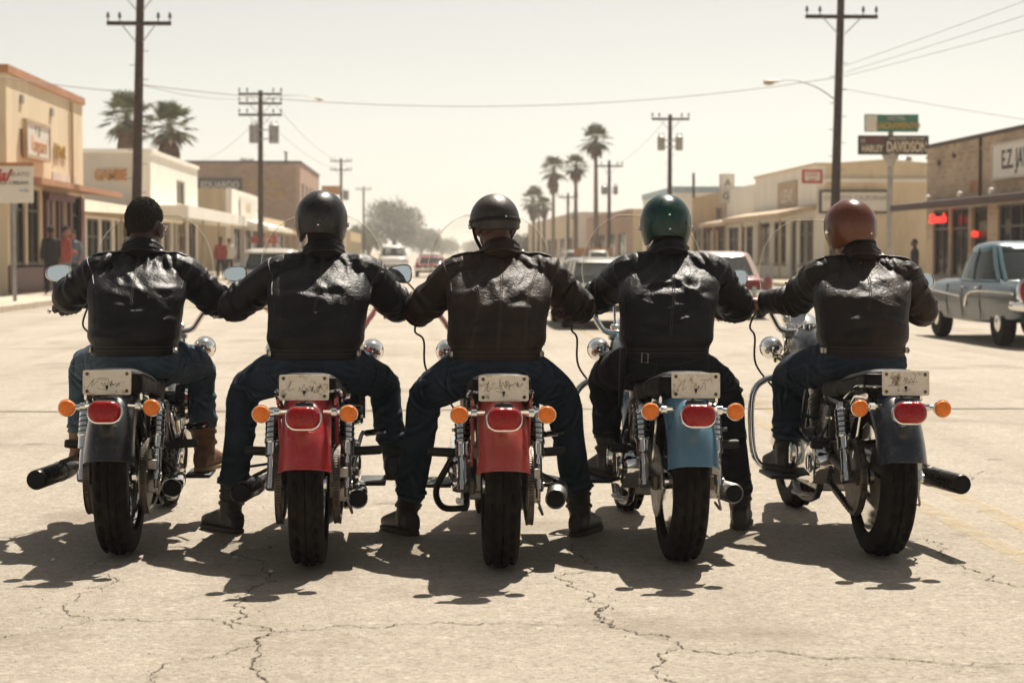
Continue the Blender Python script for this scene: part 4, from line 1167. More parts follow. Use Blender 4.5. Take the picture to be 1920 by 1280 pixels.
# ---- trees
M['leaf'] = pmat('dusty_leaves', (0.10, 0.095, 0.045), 0.7, var=0.5, scale=0.6)
M['bark'] = pmat('grey_bark', (0.10, 0.075, 0.05), 0.95, var=0.3, scale=5)
def tree(label, px, pytop, Y, wid, seed, n=5200, leaf=0.45, name='broadleaf_tree', x=None):
    rnd = random.Random(seed); c = at(px, pytop, Y); H = c.z
    root = empty(name, (c.x, Y, 0))
    w = MB()
    w.tube([(0, 0, 0), (0.1, 0, H * .25), (-.1, 0, H * .5)], [wid * .055, wid * .04, wid * .025], 10, smooth=4)
    cl = []
    for i in range(26):
        a = rnd.uniform(0, 6.283); q = rnd.random() ** .5
        zz = H * (0.36 + 0.5 * rnd.random())
        lim = wid * .5 * math.sqrt(max(0.05, 1 - ((zz / H - .56) / .46) ** 2)) * .82
        cl.append((V((math.cos(a) * q * lim, math.sin(a) * q * lim, zz)), wid * rnd.uniform(.11, .2)))
    for i, (p, r) in enumerate(cl):
        if i % 2 == 0: w.tube([(0, 0, H * .3), p * .5 + V((0, 0, H * .18)), p], [wid * .022, wid * .014, wid * .006], 6)
    w.build('trunk', M['bark'], root)
    b = MB()
    for i in range(n):
        p, r = cl[rnd.randrange(len(cl))]
        d = V((rnd.gauss(0, 1), rnd.gauss(0, 1), rnd.gauss(0, .8))).normalized()
        q = p + d * r * rnd.uniform(.45, 1.05)
        u = V((rnd.gauss(0, 1), rnd.gauss(0, 1), rnd.gauss(0, 1))).normalized(); v = u.orthogonal().normalized()
        s = leaf * rnd.uniform(.5, 1.1)
        b.add([q, q + u * s * .5 + v * s * .3, q + u * s, q + u * s * .5 - v * s * .3], [(0, 1, 2, 3)])
    b.build('crown', M['leaf'], root, fix=False, smooth=False)
    tag(root, label, 'tree')
tree('large round hazy tree at the end of the street', 738, 378, 430, 15.0, 21, 7000, 0.7)
tree('lower hazy tree right of the large round tree', 790, 432, 520, 13, 22, 4500, 0.7)
tree('dark bushy treetop above the brick warehouse roof', 465, 276, 200, 5.6, 23, 3000, 0.4)
tree('yellowish tree behind the black helmet', 690, 425, 330, 8, 24, 3500, 0.5)
tree('faint distant tree nearest the vanishing point', 828, 452, 760, 16, 25, 3500, 0.9)
tree('grey green tree below the distant palms', 985, 440, 300, 7, 26, 3000, 0.5)
tree('faint tree right of the skullcap rider far away', 900, 455, 820, 18, 27, 3500, 0.9)
# ================================================================== CARS
M['car_glass'] = glassy('car_glass', (0.72, 0.78, 0.78), 0.55, 0.02, (0.05, 0.06, 0.06))
M['hub'] = pmat('hubcap_chrome', (0.75, 0.73, 0.70), 0.15, 1.0)
M['trim'] = pmat('seat_cloth', (0.12, 0.09, 0.07), 0.9)


def car(label, loc, heading, L=4.5, W=1.66, H=1.42, col=(0.1, 0.2, 0.26), roofcol=None, lowcol=None, van=False, fins=True):
    """fifties saloon; local +y is forwards, origin on the ground below its middle"""
    root = empty('parked_car' if False else 'saloon_car', loc, (0, 0, heading))
    pm = pmat('car_paint', col, 0.3, 0.0, coat=0.35, spec=0.3, var=0.05, scale=2, dirt=(0.30, 0.24, 0.18), dscale=3, damt=0.25)
    rm = pmat('car_roof_paint', roofcol, 0.3, coat=0.35, spec=0.3, dirt=(0.30, 0.24, 0.18), dscale=3, damt=0.2) if roofcol else pm
    bz = H * 0.60                    # belt line
    # body: sections along the length (y, half width, bottom, shoulder, top)
    st = [(-.500, .80, .34, .50, .56), (-.485, .93, .27, .54, .60), (-.43, .98, .24, .575, .615), (-.32, 1.0, .22, .59, .625), (-.16, 1.0, .20, .60, .625),
          (0.0, 1.0, .19, .60, .62), (.15, 1.0, .19, .595, .62), (.28, .99, .20, .575, .625), (.40, .97, .22, .555, .61), (.465, .93, .25, .53, .575), (.495, .82, .32, .47, .50)]
    rings = []
    for y, hw, zb, zs, zt in Catm(st, 3):
        w = W / 2 * hw
        zb, zs, zt = zb * H, zs * H, zt * H
        half = [(0, zb), (w * .72, zb), (w * .93, zb + .04), (w * .985, zb + (zs - zb) * .35), (w, zb + (zs - zb) * .62), (w * .975, zs - .05), (w * .92, zs), (w * .72, zt - .012), (w * .35, zt), (0, zt + .01)]
        ring = [V((x, y * L, z)) for x, z in half] + [V((-x, y * L, z)) for x, z in half[-2:0:-1]]
        rings.append(ring)
    b = MB(); b.loft(rings)
    wr = 0.315 * (H / 1.42); wy = (-.31 * L, .31 * L)
    me = b.mesh('body')
    body = link('body', me, pm, root)
    cut = MB()
    for y in wy:
        cut.lathe([(wr + 0.055, -W), (wr + 0.055, -W / 2 + .26)], (0, y, wr), (1, 0, 0), 28); cut.lathe([(wr + 0.055, W / 2 - .26), (wr + 0.055, W)], (0, y, wr), (1, 0, 0), 28)
    co = link('cutter', cut.mesh('cutter'), pm)
    md = body.modifiers.new('arches', 'BOOLEAN'); md.object = co; md.operation = 'DIFFERENCE'; md.solver = 'EXACT'
    dg = bpy.context.evaluated_depsgraph_get()
    nm = bpy.data.meshes.new_from_object(body.evaluated_get(dg)); body.modifiers.clear()
    if len(nm.polygons) > 50:
        body.data = nm
        nm.polygons.foreach_set('use_smooth', [True] * len(nm.polygons)); nm.set_sharp_from_angle(angle=R(40))
    bpy.data.objects.remove(co)
    # cabin
    y0, y1 = (-.30 * L, .17 * L) if not van else (-.44 * L, .30 * L)
    t0, t1 = (y0 + .17 * L * .8, y1 - .10 * L) if not van else (y0 + .04 * L, y1 - .06 * L)
    zt = H * .925
    def cab(z, ya, yb, hw):
        pts = []
        for k in range(28):
            a = 2 * math.pi * k / 28; ca, sa = math.cos(a), math.sin(a)
            e = 0.45
            pts.append(V((hw * math.copysign(abs(ca) ** e, ca), (ya + yb) / 2 + (yb - ya) / 2 * math.copysign(abs(sa) ** e, sa), z)))
        return pts
    lo = cab(bz + .01, y0, y1, W * .455); md_ = cab((bz + zt) / 2, (y0 + t0) / 2 - .015, (y1 + t1) / 2 + .02, W * .43); hi = cab(zt, t0, t1, W * .385)
    g = MB(); g.loft([lo, md_, hi], cap=False); gl = g.build('cabin_glass', M['car_glass'], root, fix=False)
    rf = MB(); rf.loft([cab(zt - .045, t0 - .03, t1 + .03, W * .395), cab(zt - .0, t0 - .035, t1 + .035, W * .39), cab(H * .965, t0 + .05, t1 - .06, W * .365), cab(H * .99, t0 + .22, t1 - .25, W * .30), cab(H, t0 + .5, t1 - .5, W * .18)])
    rf.build('roof', rm, root, angle=60)
    pl = MB()
    def onring(a):
        k = int(round(a / 360 * 28)) % 28
        return lo[k], md_[k], hi[k]
    for a in (38, 52, 128, 142, 218, 322, 231, 309):
        q = onring(a); pl.tube([p * 1.002 for p in q], 0.022 if a in (38, 142, 52, 128) else 0.032, 8)
    for s in (0, 180):
        q = onring(s); pl.tube(q, 0.02, 8)
    pl.tube(lo, 0.022, 6, closed=True)
    pl.build('pillar', rm, root)
    seat = MB()
    for yy in (y0 + .28 * (y1 - y0), y0 + .62 * (y1 - y0)):
        seat.box((0, yy, bz - .02), (W * .72, .16, .34))
    seat.box((0, (y0 + y1) / 2, bz - .2), (W * .8, (y1 - y0) * .8, .1))
    seat.build('seat', M['trim'], root, bevel=0.05, seg=2)
    # wheels
    for s in (-1, 1):
        for y in wy:
            t = MB(); t.lathe([(wr * .62, -.085), (wr * .9, -.09), (wr * .985, -.06), (wr, -.02), (wr, .02), (wr * .985, .06), (wr * .9, .09), (wr * .62, .085)], (s * (W / 2 - .13), y, wr), (s, 0, 0), 28)
            wh = t.build('wheel', M['rubber'], root)
            h = MB(); h.lathe([(wr * .66, .05), (wr * .64, .08), (wr * .5, .065), (wr * .42, .085), (wr * .2, .105), (0, .11)], (s * (W / 2 - .13), y, wr), (s, 0, 0), 24); h.build('hubcap', M['hub'], wh)
    # bumpers
    for y, d in ((-.505 * L, -1), (.505 * L, 1)):
        bp = MB(); hw = W * .49
        bp.tube([(-hw, y - d * .22, .40 * H), (-hw * .96, y - d * .02, .385 * H), (-hw * .6, y + d * .05, .38 * H), (0, y + d * .07, .38 * H), (hw * .6, y + d * .05, .38 * H), (hw * .96, y - d * .02, .385 * H), (hw, y - d * .22, .40 * H)], 0.055, 8, smooth=4, flat=(1.2, .8))
        for s in (-1, 1):
            bp.box((s * W * .24, y + d * .07, .40 * H), (.07, .09, .22))
        bp.build('bumper', M['chrome'], root)
    for s in (-1, 1):
        x = s * W * .415
        c = MB(); c.lathe([(.10, -.06), (.125, 0), (.125, .06), (.09, .075)], (x, -.478 * L, .50 * H), (0, -1, .12), 20, sx=1.65, sy=.8); hous = c.build('tail_light', M['chrome'], root)
        c = MB(); c.lathe([(.09, .06), (.092, .085), (.05, .12), (0, .125)], (x, -.478 * L, .50 * H + .02), (0, -1, .12), 20, sx=1.5, sy=.8); c.build('lens', M['lens_red'], hous)
        c = MB(); c.lathe([(.12, -.06), (.13, 0), (.115, .04), (.0, .05)], (x, .482 * L, .455 * H), (0, 1, 0), 20); hd = c.build('headlight', M['chrome'], root)
        c = MB(); c.lathe([(.1, .035), (.08, .06), (0, .07)], (x, .482 * L, .455 * H), (0, 1, 0), 20); c.build('lens', M['sign_white'], hd)
        # side trim with a swoop, door lines, handle
        tr = MB(); xs = s * (W / 2 + .004)
        tr.tube([(xs * .985, .46 * L, .50 * H), (xs, .28 * L, .485 * H), (xs, .02 * L, .45 * H)], 0.016, 6, smooth=5)
        tr.tube([(xs * .99, -.47 * L, .505 * H), (xs, -.25 * L, .515 * H), (xs, -.10 * L, .50 * H), (xs, -.045 * L, .45 * H), (xs, -.03 * L, .36 * H)], 0.02, 6, smooth=6)
        tr.build('trim_strip', M['hub'], root)
        gr = MB()
        for yy in (-.17 * L, .01 * L, .165 * L):
            gr.tube([(s * W * .485, yy, .24 * H), (s * W * .5005, yy, .40 * H), (s * W * .49, yy, .57 * H)], 0.007, 5)
        gr.build('door_line', M['frame_dark'], root)
        h = MB()
        for yy in (-.02 * L, -.15 * L):
            h.tube([(s * W * .50, yy, .545 * H), (s * W * .515, yy + .05, .547 * H), (s * W * .50, yy + .12, .545 * H)], 0.012, 6)
        h.build('handle', M['hub'], root)
    gr = MB(); gr.box((0, .492 * L, .40 * H), (W * .55, .04, .16)); gr.build('grille', M['hub'], root, bevel=.01)
    p = MB(); p.box((0, -.503 * L, .44 * H), (.32, .01, .15)); p.build('number_plate', M['sign_white'], root)
    tag(root, label, 'car')
    return root


def Catm(st, k):
    return [tuple(r) for r in catmull(st, k)]


car('faded blue fifties saloon with chrome side trim at the right edge', (8.3, 26.6, 0), R(1.5), 4.5, 1.62, 1.40, (0.018, 0.044, 0.060), (0.045, 0.10, 0.122))
car('red saloon with a pale roof behind the rider in the green helmet', (5.65, 37.5, 0), 0, 4.4, 1.6, 1.26, (0.24, 0.03, 0.03), (0.50, 0.38, 0.33))
car('low grey green saloon between the skullcap rider and green helmet rider', (3.0, 33.0, 0), 0, 4.2, 1.62, 1.16, (0.12, 0.12, 0.10), (0.22, 0.20, 0.17))
car('dark saloon with a pale roof facing the camera beside the black helmet rider', (-3.7, 46, 0), math.pi, 4.4, 1.62, 1.33, (0.03, 0.028, 0.025), (0.42, 0.38, 0.32))
car('white van facing the camera far down the street', (-1.9, 110, 0), math.pi, 4.6, 1.66, 1.62, (0.62, 0.59, 0.53), (0.7, 0.67, 0.6), van=True)
car('small white car behind the mirror, far down the street', (0.25, 118, 0), math.pi, 4.3, 1.6, 1.2, (0.58, 0.54, 0.47))
car('small dark red car far away left of the skullcap rider', (0.2, 96, 0), 0, 4.3, 1.6, 1.05, (0.25, 0.05, 0.045))
car('pale car parked far along the right kerb', (11.4, 150, 0), 0, 4.4, 1.64, 1.35, (0.45, 0.40, 0.33))
car('greenish parked car far along the right kerb', (11.4, 128, 0), 0, 4.4, 1.64, 1.35, (0.22, 0.26, 0.24), (0.5, 0.48, 0.42))
car('brown parked car on the left kerb before the tan shop', (-7.6, 118, 0), 0, 4.4, 1.64, 1.38, (0.13, 0.085, 0.06))
# ================================================================== MOTORCYCLES
def rrect(w, h, r, n=5):
    """rounded rectangle outline"""
    pts = []
    for cx, cy, a0 in ((w / 2 - r, h / 2 - r, 0), (-w / 2 + r, h / 2 - r, 90), (-w / 2 + r, -h / 2 + r, 180), (w / 2 - r, -h / 2 + r, 270)):
        for i in range(n + 1):
            a = R(a0 + 90 * i / n); pts.append((cx + r * math.cos(a), cy + r * math.sin(a)))
    return pts


def tyre_mesh(mb, c, Rr, W, n=130):
    """tyre around the x axis with cut tread blocks"""
    prof = [(-.50, .70), (-.52, .80), (-.50, .90), (-.44, .955), (-.40, .972), (-.36, .978), (-.25, .990), (-.23, .990), (-.17, .990), (-.15, .996), (-.05, 1.0), (-.03, 1.0), (.03, 1.0), (.05, 1.0),
            (.15, .996), (.17, .990), (.23, .990), (.25, .990), (.36, .978), (.40, .972), (.44, .955), (.50, .90), (.52, .80), (.50, .70)]
    groove = {6: 1, 7: 1, 8: 0, 10: 0, 11: 1, 12: 1, 16: 1, 17: 1}
    rings = []
    for i in range(n):
        a = 2 * math.pi * i / n
        ring = []
        for k, (x, r) in enumerate(prof):
            rr = Rr * r
            if k in groove and groove[k]: rr -= 0.012
            if 3 <= k <= 5 or 18 <= k <= 20:
                if (i + (1 if k > 10 else 0)) % 5 in (0, 1): rr -= 0.011
            elif 6 <= k <= 17 and (i + k // 3) % 5 in (0, 1): rr -= 0.009
            ring.append(V(c) + V((x * W, -math.cos(a) * rr, -math.sin(a) * rr)))
        rings.append(ring)
    # close the inside with a bead surface
    mb.loft(rings, cap=False, closed=True)


def wheel(root, name, y, Rr, W, spokes=18, rot=(0,)):
    c = (0, y, Rr)
    h = MB()
    rr = Rr * .72
    h.lathe([(rr - .018, -W * .40), (rr + .004, -W * .43), (rr + .002, -W * .36), (rr - .02, -W * .25), (rr - .022, W * .25), (rr + .002, W * .36), (rr + .004, W * .43), (rr - .018, W * .40), (rr - .035, W * .2), (rr - .035, -W * .2), (rr - .018, -W * .40)], c, (1, 0, 0), 48)
    h.lathe([(.0, -W * .52), (.032, -W * .52), (.034, -W * .40), (.055, -W * .38), (.055, -W * .33), (.03, -W * .3), (.03, W * .3), (.055, W * .33), (.055, W * .38), (.034, W * .40), (.032, W * .52), (0, W * .52)], c, (1, 0, 0), 24)
    wo = h.build(name, M['chrome'], root)
    t = MB(); tyre_mesh(t, c, Rr, W); t.build('tyre', M['rubber'], wo)
    s = MB()
    for i in range(spokes * 2):
        a = 2 * math.pi * i / (spokes * 2); sd = 1 if i % 2 else -1; a2 = a + sd * .28 * (1 if (i // 2) % 2 else -1)
        s.tube([V(c) + V((sd * W * .36, math.cos(a2) * .05, math.sin(a2) * .05)), V(c) + V((sd * W * .05, math.cos(a) * (rr - .03), math.sin(a) * (rr - .03)))], 0.0028, 4)
    s.build('spokes', M['chrome'], wo)
    return wo


def fender(mb, c, r, W, a0, a1, skirt, n=28, th=0.003, flare=0.0):
    """arched mudguard; angles in degrees measured from straight back (-y), rising"""
    def section(a, off):
        out = []
        t = (a - a0) / (a1 - a0)
        fl = 1 + flare * (1 - t) ** 3
        for q in np.linspace(-1, 1, 15):
            x = q * W / 2 * fl
            dr = -skirt * abs(q) ** 3.2 - 0.006 * q * q
            rad = r + dr - off
            xx = x * (1 - 0.04 * abs(q) ** 8) * (1 - off * 6)
            out.append(V(c) + V((xx, -math.cos(R(a)) * rad, math.sin(R(a)) * rad)))
        return out
    rings = []
    for i in range(n + 1):
        a = a0 + (a1 - a0) * i / n
        rings.append(section(a, 0) + section(a, th)[::-1])
    mb.loft(rings, True)


def cursive(w, h, seed):
    """faded handwriting-like marks, different on every plate"""
    rnd = random.Random(seed * 17 + 3); lines = []
    x = -w * rnd.uniform(.36, .42)
    lines.append([(x, -h * rnd.uniform(.1, .3)), (x + w * rnd.uniform(.03, .08), -h * .05), (x + w * rnd.uniform(.08, .16), h * rnd.uniform(.1, .28)), (x + w * .09, -h * rnd.uniform(.05, .2)), (x + w * rnd.uniform(.16, .24), h * rnd.uniform(-.1, .1))])
    x = -w * rnd.uniform(.02, .2); y0 = h * rnd.uniform(-.15, .1); pts = []; end = w * rnd.uniform(.2, .4)
    while x < end:
        up = len(pts) % 2
        pts.append((x, y0 + h * (rnd.uniform(.04, .26) if up else rnd.uniform(-.10, .02)))); x += w * rnd.uniform(.012, .06) - (w * .015 if up else 0)
    lines.append(pts)
    for _ in range(rnd.randint(1, 3)):
        x, y = w * rnd.uniform(-.3, .2), h * rnd.uniform(-.33, .3)
        lines.append([(x, y), (x + w * rnd.uniform(.05, .12), y + h * rnd.uniform(-.06, .06)), (x + w * rnd.uniform(.14, .24), y + h * rnd.uniform(-.08, .08))])
    return lines


def motorcycle(sp):
    root = empty('motorcycle', (sp['x'], sp['y'], 0), (0, sp.get('lean', 0), sp.get('yaw', 0)))
    body = M[sp['paint']]
    RW, TW = 0.325, 0.134
    wheel(root, 'rear_wheel', 0, RW, TW)
    wheel(root, 'front_wheel', 1.52, 0.315, 0.11)
    # ---- rear mudguard
    f = MB(); fender(f, (0, 0, RW), 0.402, 0.200, 15, 128, 0.085, flare=0.06); fo = f.build('rear_fender', body, root, angle=50)
    e = MB()
    a = R(15)
    pts = []
    for q in np.linspace(-1, 1, 15):
        rad = 0.401 - 0.085 * abs(q) ** 3.2 - 0.006 * q * q
        pts.append((q * .106 * (1 - .04 * abs(q) ** 8), -math.cos(a) * rad, RW + math.sin(a) * rad))
    e.tube(pts, 0.0035, 6); e.build('edge_bead', body, fo)
    f = MB(); fender(f, (0, 1.52, 0.315), 0.345, 0.135, 5, 140, 0.07); f.build('front_fender', body, root, angle=50)
    # fender struts
    for sd in (-1, 1):
        s = MB(); s.tube([(sd * .112, .22, .52), (sd * .112, .02, .66), (sd * .112, -.16, .665)], 0.010, 6, flat=(1.6, .6))
        s.tube([(sd * .112, -.10, .645), (sd * .112, .02, .40)], 0.007, 6)
        s.build('fender_strut', M['chrome'] if sp.get('strut_chrome', 1) else body, root)
    # ---- tail light, plate, indicators
    tl = V((0, -.372, .618)); nrm = V((0, -1, .22)).normalized(); ux = V((1, 0, 0)); uy = ux.cross(nrm) * -1
    uy = V((0, nrm.z, -nrm.y)).normalized()
    b = MB(); oc = rrect(.142, .097, .045)
    rings = []
    for k, d in ((.80, -.055), (.92, -.03), (.985, -.006), (1.0, .004), (.97, .014), (.86, .016)):
        rings.append([tl + ux * p[0] * k + uy * p[1] * k + nrm * d for p in oc])
    b.loft(rings); tlo = b.build('tail_light', M['chrome'], root)
    b = MB(); oc = rrect(.129, .084, .038); rings = []
    for k, d in ((1.0, .010), (1.0, .024), (.95, .036), (.82, .044), (.55, .049), (.2, .051)):
        rings.append([tl + ux * p[0] * k + uy * p[1] * k + nrm * d for p in oc])
    b.loft(rings); b.build('lens', M['lens_red'], tlo)
    b = MB(); b.box(tl - nrm * .06 + V((0, 0, .045)), (.07, .07, .05)); b.build('bracket', M['black_metal'], tlo, bevel=.008)
    pc = V((sp.get('plate_dx', 0), -.318, .733)); pn = V((0, -1, .10)).normalized(); pu = V((0, pn.z, -pn.y)).normalized()
    tw = sp.get('plate_tilt', 0.0); px_ = (ux * math.cos(tw) + pu * math.sin(tw)); pu_ = (pu * math.cos(tw) - ux * math.sin(tw))
    b = MB(); oc = rrect(.190, .098, .008, 3)
    b.loft([[pc + px_ * p[0] + pu_ * p[1] + pn * d for p in oc] for d in (-.0015, .0015)]); pl = b.build('number_plate', M['plate'], root)
    r_ = MB(); r_.tube([pc + px_ * p[0] * .965 + pu_ * p[1] * .93 + pn * .0015 for p in oc], 0.0022, 5, closed=True); r_.build('rim', M['plate'], pl)
    for qx in (-1, 1):
        for qy in (-1, 1):
            q = MB(); q.lathe([(.007, 0), (.007, .003), (.004, .005), (0, .005)], pc + px_ * qx * .078 + pu_ * qy * .034, pn, 8); q.build('bolt', M['greasy'], pl)
    ink = MB()
    for ln in cursive(.19, .098, sp['seed']):
        ink.tube([pc + px_ * p[0] + pu_ * p[1] + pn * .0018 for p in ln], 0.0007, 4, smooth=4)
    ink.build('lettering', M['ink'], pl)
    b = MB(); b.tube([(0, -.24, .69), pc - pn * .004], 0.014, 6, flat=(2.4, .5)); b.build('plate_bracket', M['black_metal'], pl)
    for sd in (-1, 1):
        c = V((sd * .168, -.262, .628))
        b = MB(); b.lathe([(.012, -.045), (.028, -.03), (.035, -.008), (.036, .004), (.033, .006)], c, (0, -1, 0), 24)
        b.tube([c + V((-sd * .02, .02, 0)), V((sd * .07, -.225, .632))], 0.011, 8); b.lathe([(.017, 0), (.017, .02)], (sd * .10, -.235, .631), (sd, 0, 0), 10)
        o = b.build('turn_signal', M['chrome'], root)
        b = MB(); b.lathe([(.0335, .0), (.0335, .010), (.030, .018), (.018, .024), (0, .026)], c, (0, -1, 0), 24); b.build('lens', M['lens_amber'], o)
    # ---- shocks
    for sd in (-1, 1):
        a, d = V((sd * .148, .10, .600)), V((sd * .148, -.015, .325)); ax = (d - a).normalized(); Ls = (d - a).length
        b = MB(); b.lathe([(.0, -.02), (.02, -.02), (.022, 0), (.030, .01), (.030, .11), (.033, .115), (.033, .125), (.029, .13), (.029, .18), (.020, .185), (.020, Ls - .03), (.024, Ls - .02), (.024, Ls + .02), (0, Ls + .02)], a, ax, 18)
        sh = b.build('shock_absorber', M['chrome'], root)
        g = MB()
        for k in range(5):
            g.lathe([(.0305, .018 + .022 * k), (.0325, .021 + .022 * k), (.0305, .024 + .022 * k)], a, ax, 18)
        g.build('coil_ring', M['black_metal'], sh)
        b = MB(); b.tube([a + V((-sd * .04, 0, 0)), a + V((sd * .02, 0, 0))], .012, 8); b.tube([d + V((-sd * .04, 0, 0)), d + V((sd * .025, 0, 0))], .014, 8)
        b.build('mounting_bolt', M['dull_metal'], sh)
    # ---- swing arm, axle, brake
    b = MB()
    for sd in (-1, 1):
        b.tube([(sd * .112, -.06, RW), (sd * .112, .2, RW + .015), (sd * .095, .52, RW + .05)], [.02, .022, .024], 8)
        b.box((sd * .114, -.03, RW), (.022, .10, .055))
        b.lathe([(.0, 0), (.018, 0), (.018, .018), (.012, .02), (.012, .035), (0, .036)], (sd * .125, 0, RW), (sd, 0, 0), 6)
    b.build('swing_arm', M['greasy'], root, bevel=.003)
    # ---- chain and sprocket
    for sd in sp.get('chains', (-1,)):
        x = sd * .114; r1, r2, y2, z2 = .150, .05, .62, RW + .02
        k = MB()
        prof = []
        for i in range(44):
            a = 2 * math.pi * i / 44
            prof.append((r1 - .004 + (.008 if i % 2 else 0)) * 1.0)
        ring = [V((x - .004, math.cos(2 * math.pi * i / 44) * prof[i], RW + math.sin(2 * math.pi * i / 44) * prof[i])) for i in range(44)]
        ring2 = [p + V((.008, 0, 0)) for p in ring]
        k.loft([ring, ring2]); k.build('sprocket', M['greasy'], root, angle=30)
        path = []
        for i in range(40):
            a = R(95) + R(170) * i / 39; path.append(V((x, math.cos(a) * r1, RW + math.sin(a) * r1)))
        for i in range(1, 36):
            path.append(V((x, 0, RW - r1)).lerp(V((x, y2, z2 - r2)), i / 36))
        for i in range(8):
            a = R(-90) + R(180) * i / 7; path.append(V((x, y2 + math.cos(a) * r2, z2 + math.sin(a) * r2)))
        for i in range(1, 36):
            path.append(V((x, y2, z2 + r2)).lerp(V((x, 0, RW + r1)), i / 36))
        ch = MB(); m = len(path)
        for i in range(m):
            p, q = path[i], path[(i + 1) % m]; d = q - p
            if d.length < 1e-4: continue
            mid = (p + q) / 2; d.normalize(); up = V((1, 0, 0)).cross(d)
            rot = Matrix((V((1, 0, 0)), d, up)).transposed()
            o = .012 if i % 2 else .0085
            for s in (-1, 1):
                ch.box(mid + V((s * o, 0, 0)), (.003, .024, .017), rot)
            ch.tube([p - V((.011, 0, 0)), p + V((.011, 0, 0))], .0062, 6)
        ch.build('chain', M['greasy'], root, smooth=False, fix=False)
    if sp.get('disc'):
        sd = sp['disc']
        b = MB(); b.lathe([(.06, -.003), (.145, -.003), (.145, .003), (.06, .003)], (sd * .098, 0, RW), (1, 0, 0), 36); b.build('brake_drum', M['dull_metal'], root)
    b = MB(); sd = sp.get('caliper', 1)
    b.box((sd * .135, .02, RW - .03), (.05, .07, .08)); b.box((sd * .138, -.02, RW + .05), (.04, .05, .04)); b.tube([(sd * .15, -.02, RW - .05), (sd * .15, -.02, RW + .09)], .010, 8)
    b.tube([(sd * .15, -.02, RW - .06), (sd * .17, .02, RW - .12), (sd * .16, .1, RW - .1)], .006, 6, smooth=3)
    b.build('brake_caliper', M['dull_metal'], root, bevel=.005)
    # ---- frame
    b = MB()
    for sd in (-1, 1):
        b.tube([(sd * .10, .10, .60), (sd * .11, .45, .62), (sd * .06, .85, .70), (0, 1.20, .82)], .016, 8, smooth=4)
        b.tube([(sd * .11, .45, .62), (sd * .12, .48, .40), (sd * .12, .60, .17), (sd * .12, 1.0, .17), (sd * .06, 1.14, .45), (0, 1.22, .72)], .016, 8, smooth=4)
        b.tube([(sd * .10, .02, .60), (sd * .112, .10, .60)], .02, 8)
    b.build('frame', M['black_metal'], root)
    # ---- seat
    b = MB(); rings = []
    for y, w, z0, z1 in ((-.150, .085, .690, .752), (-.146, .105, .672, .766), (-.122, .116, .664, .777), (-.06, .120, .66, .772), (.05, .122, .655, .757), (.2, .125, .64, .735), (.3, .13, .62, .715), (.42, .135, .61, .715), (.6, .11, .60, .715), (.74, .06, .62, .70)):
        ring = []
        for k in range(20):
            a = 2 * math.pi * k / 20; ca, sa = math.cos(a), math.sin(a)
            ring.append(V((w * math.copysign(abs(ca) ** .55, ca), y, (z0 + z1) / 2 + (z1 - z0) / 2 * math.copysign(abs(sa) ** .6, sa))))
        rings.append(ring)
    rings = [[V(p) for p in r] for r in np.array([catmull([rings[i][j] for i in range(len(rings))], 4) for j in range(20)]).transpose(1, 0, 2)]
    b.loft(rings); so = b.build('seat', M['seat'], root, angle=70)
    p = MB(); p.tube([(.122, .2, .705), (.121, .05, .730), (.114, -.11, .752), (.098, -.146, .755), (0, -.152, .755), (-.098, -.146, .755), (-.114, -.11, .752), (-.121, .05, .730), (-.122, .2, .705)], .0035, 6, smooth=4); p.build('piping', M['seat'], so)
    if sp.get('rail', 1):
        p = MB(); p.tube([(.13, .12, .64), (.128, -.06, .70), (.105, -.165, .708), (.06, -.178, .708), (-.06, -.178, .708), (-.105, -.165, .708), (-.128, -.06, .70), (-.13, .12, .64)], .006, 8, smooth=4); p.build('seat_rail', M['chrome'], root)
    # ---- tank
    b = MB(); rings = []
    for y, w, z0, z1 in ((.72, .05, .70, .76), (.78, .09, .68, .83), (.90, .135, .67, .885), (1.02, .15, .68, .91), (1.12, .135, .70, .905), (1.19, .09, .73, .88), (1.21, .05, .77, .85)):
        rings.append([V((w * math.copysign(abs(math.cos(t)) ** .75, math.cos(t)), y, (z0 + z1) / 2 + (z1 - z0) / 2 * math.copysign(abs(math.sin(t)) ** .8, math.sin(t)))) for t in np.arange(20) * 2 * math.pi / 20])
    b.loft(rings); tk = b.build('fuel_tank', body, root, angle=70)
    for sd in (-1, 1):
        b = MB(); b.lathe([(.032, -.01), (.034, .012), (.028, .02), (0, .023)], (sd * .065, 1.02, .90), (0, 0, 1), 18); b.build('filler_cap', M['chrome'], tk)
    # ---- engine
    b = MB()
    b.lathe([(.0, -.13), (.11, -.13), (.13, -.115), (.135, -.06), (.135, .06), (.13, .115), (.11, .13), (0, .13)], (0, .80, .33), (1, 0, 0), 28)
    b.box((0, .55, .34), (.22, .22, .20)); b.box((0, .80, .235), (.24, .40, .09)); b.box((0, .98, .30), (.16, .10, .12))
    eng = b.build('engine', M['dull_metal'], root, bevel=.008)
    for tilt, yy in ((-22, .74), (23, .87)):
        ax = V((0, math.sin(R(tilt)), math.cos(R(tilt)))); o = V((0, yy, .44))
        b = MB(); pr = [(.0, -.02), (.055, -.02), (.055, .0)]
        for k in range(9):
            z = .008 + .0165 * k
            pr += [(.058, z), (.088, z + .001), (.088, z + .005), (.058, z + .006)]
        pr += [(.06, .16), (.078, .165), (.082, .20), (.06, .225), (.0, .23)]
        b.lathe(pr, o, ax, 24); cy = b.build('cylinder', M['dull_metal'] if not sp.get('blackeng') else M['black_metal'], root)
        b = MB()
        for d in (-.025, .025):
            b.tube([V((.105, .80 + d * 1.2, .42)), o + ax * .17 + V((.075, d, 0))], .010, 8)
        b.build('pushrod_tube', M['chrome'], cy)
        b = MB(); b.box(o + ax * .225, (.11, .13, .045)); b.build('rocker_cover', M['chrome'], cy, bevel=.012, seg=2)
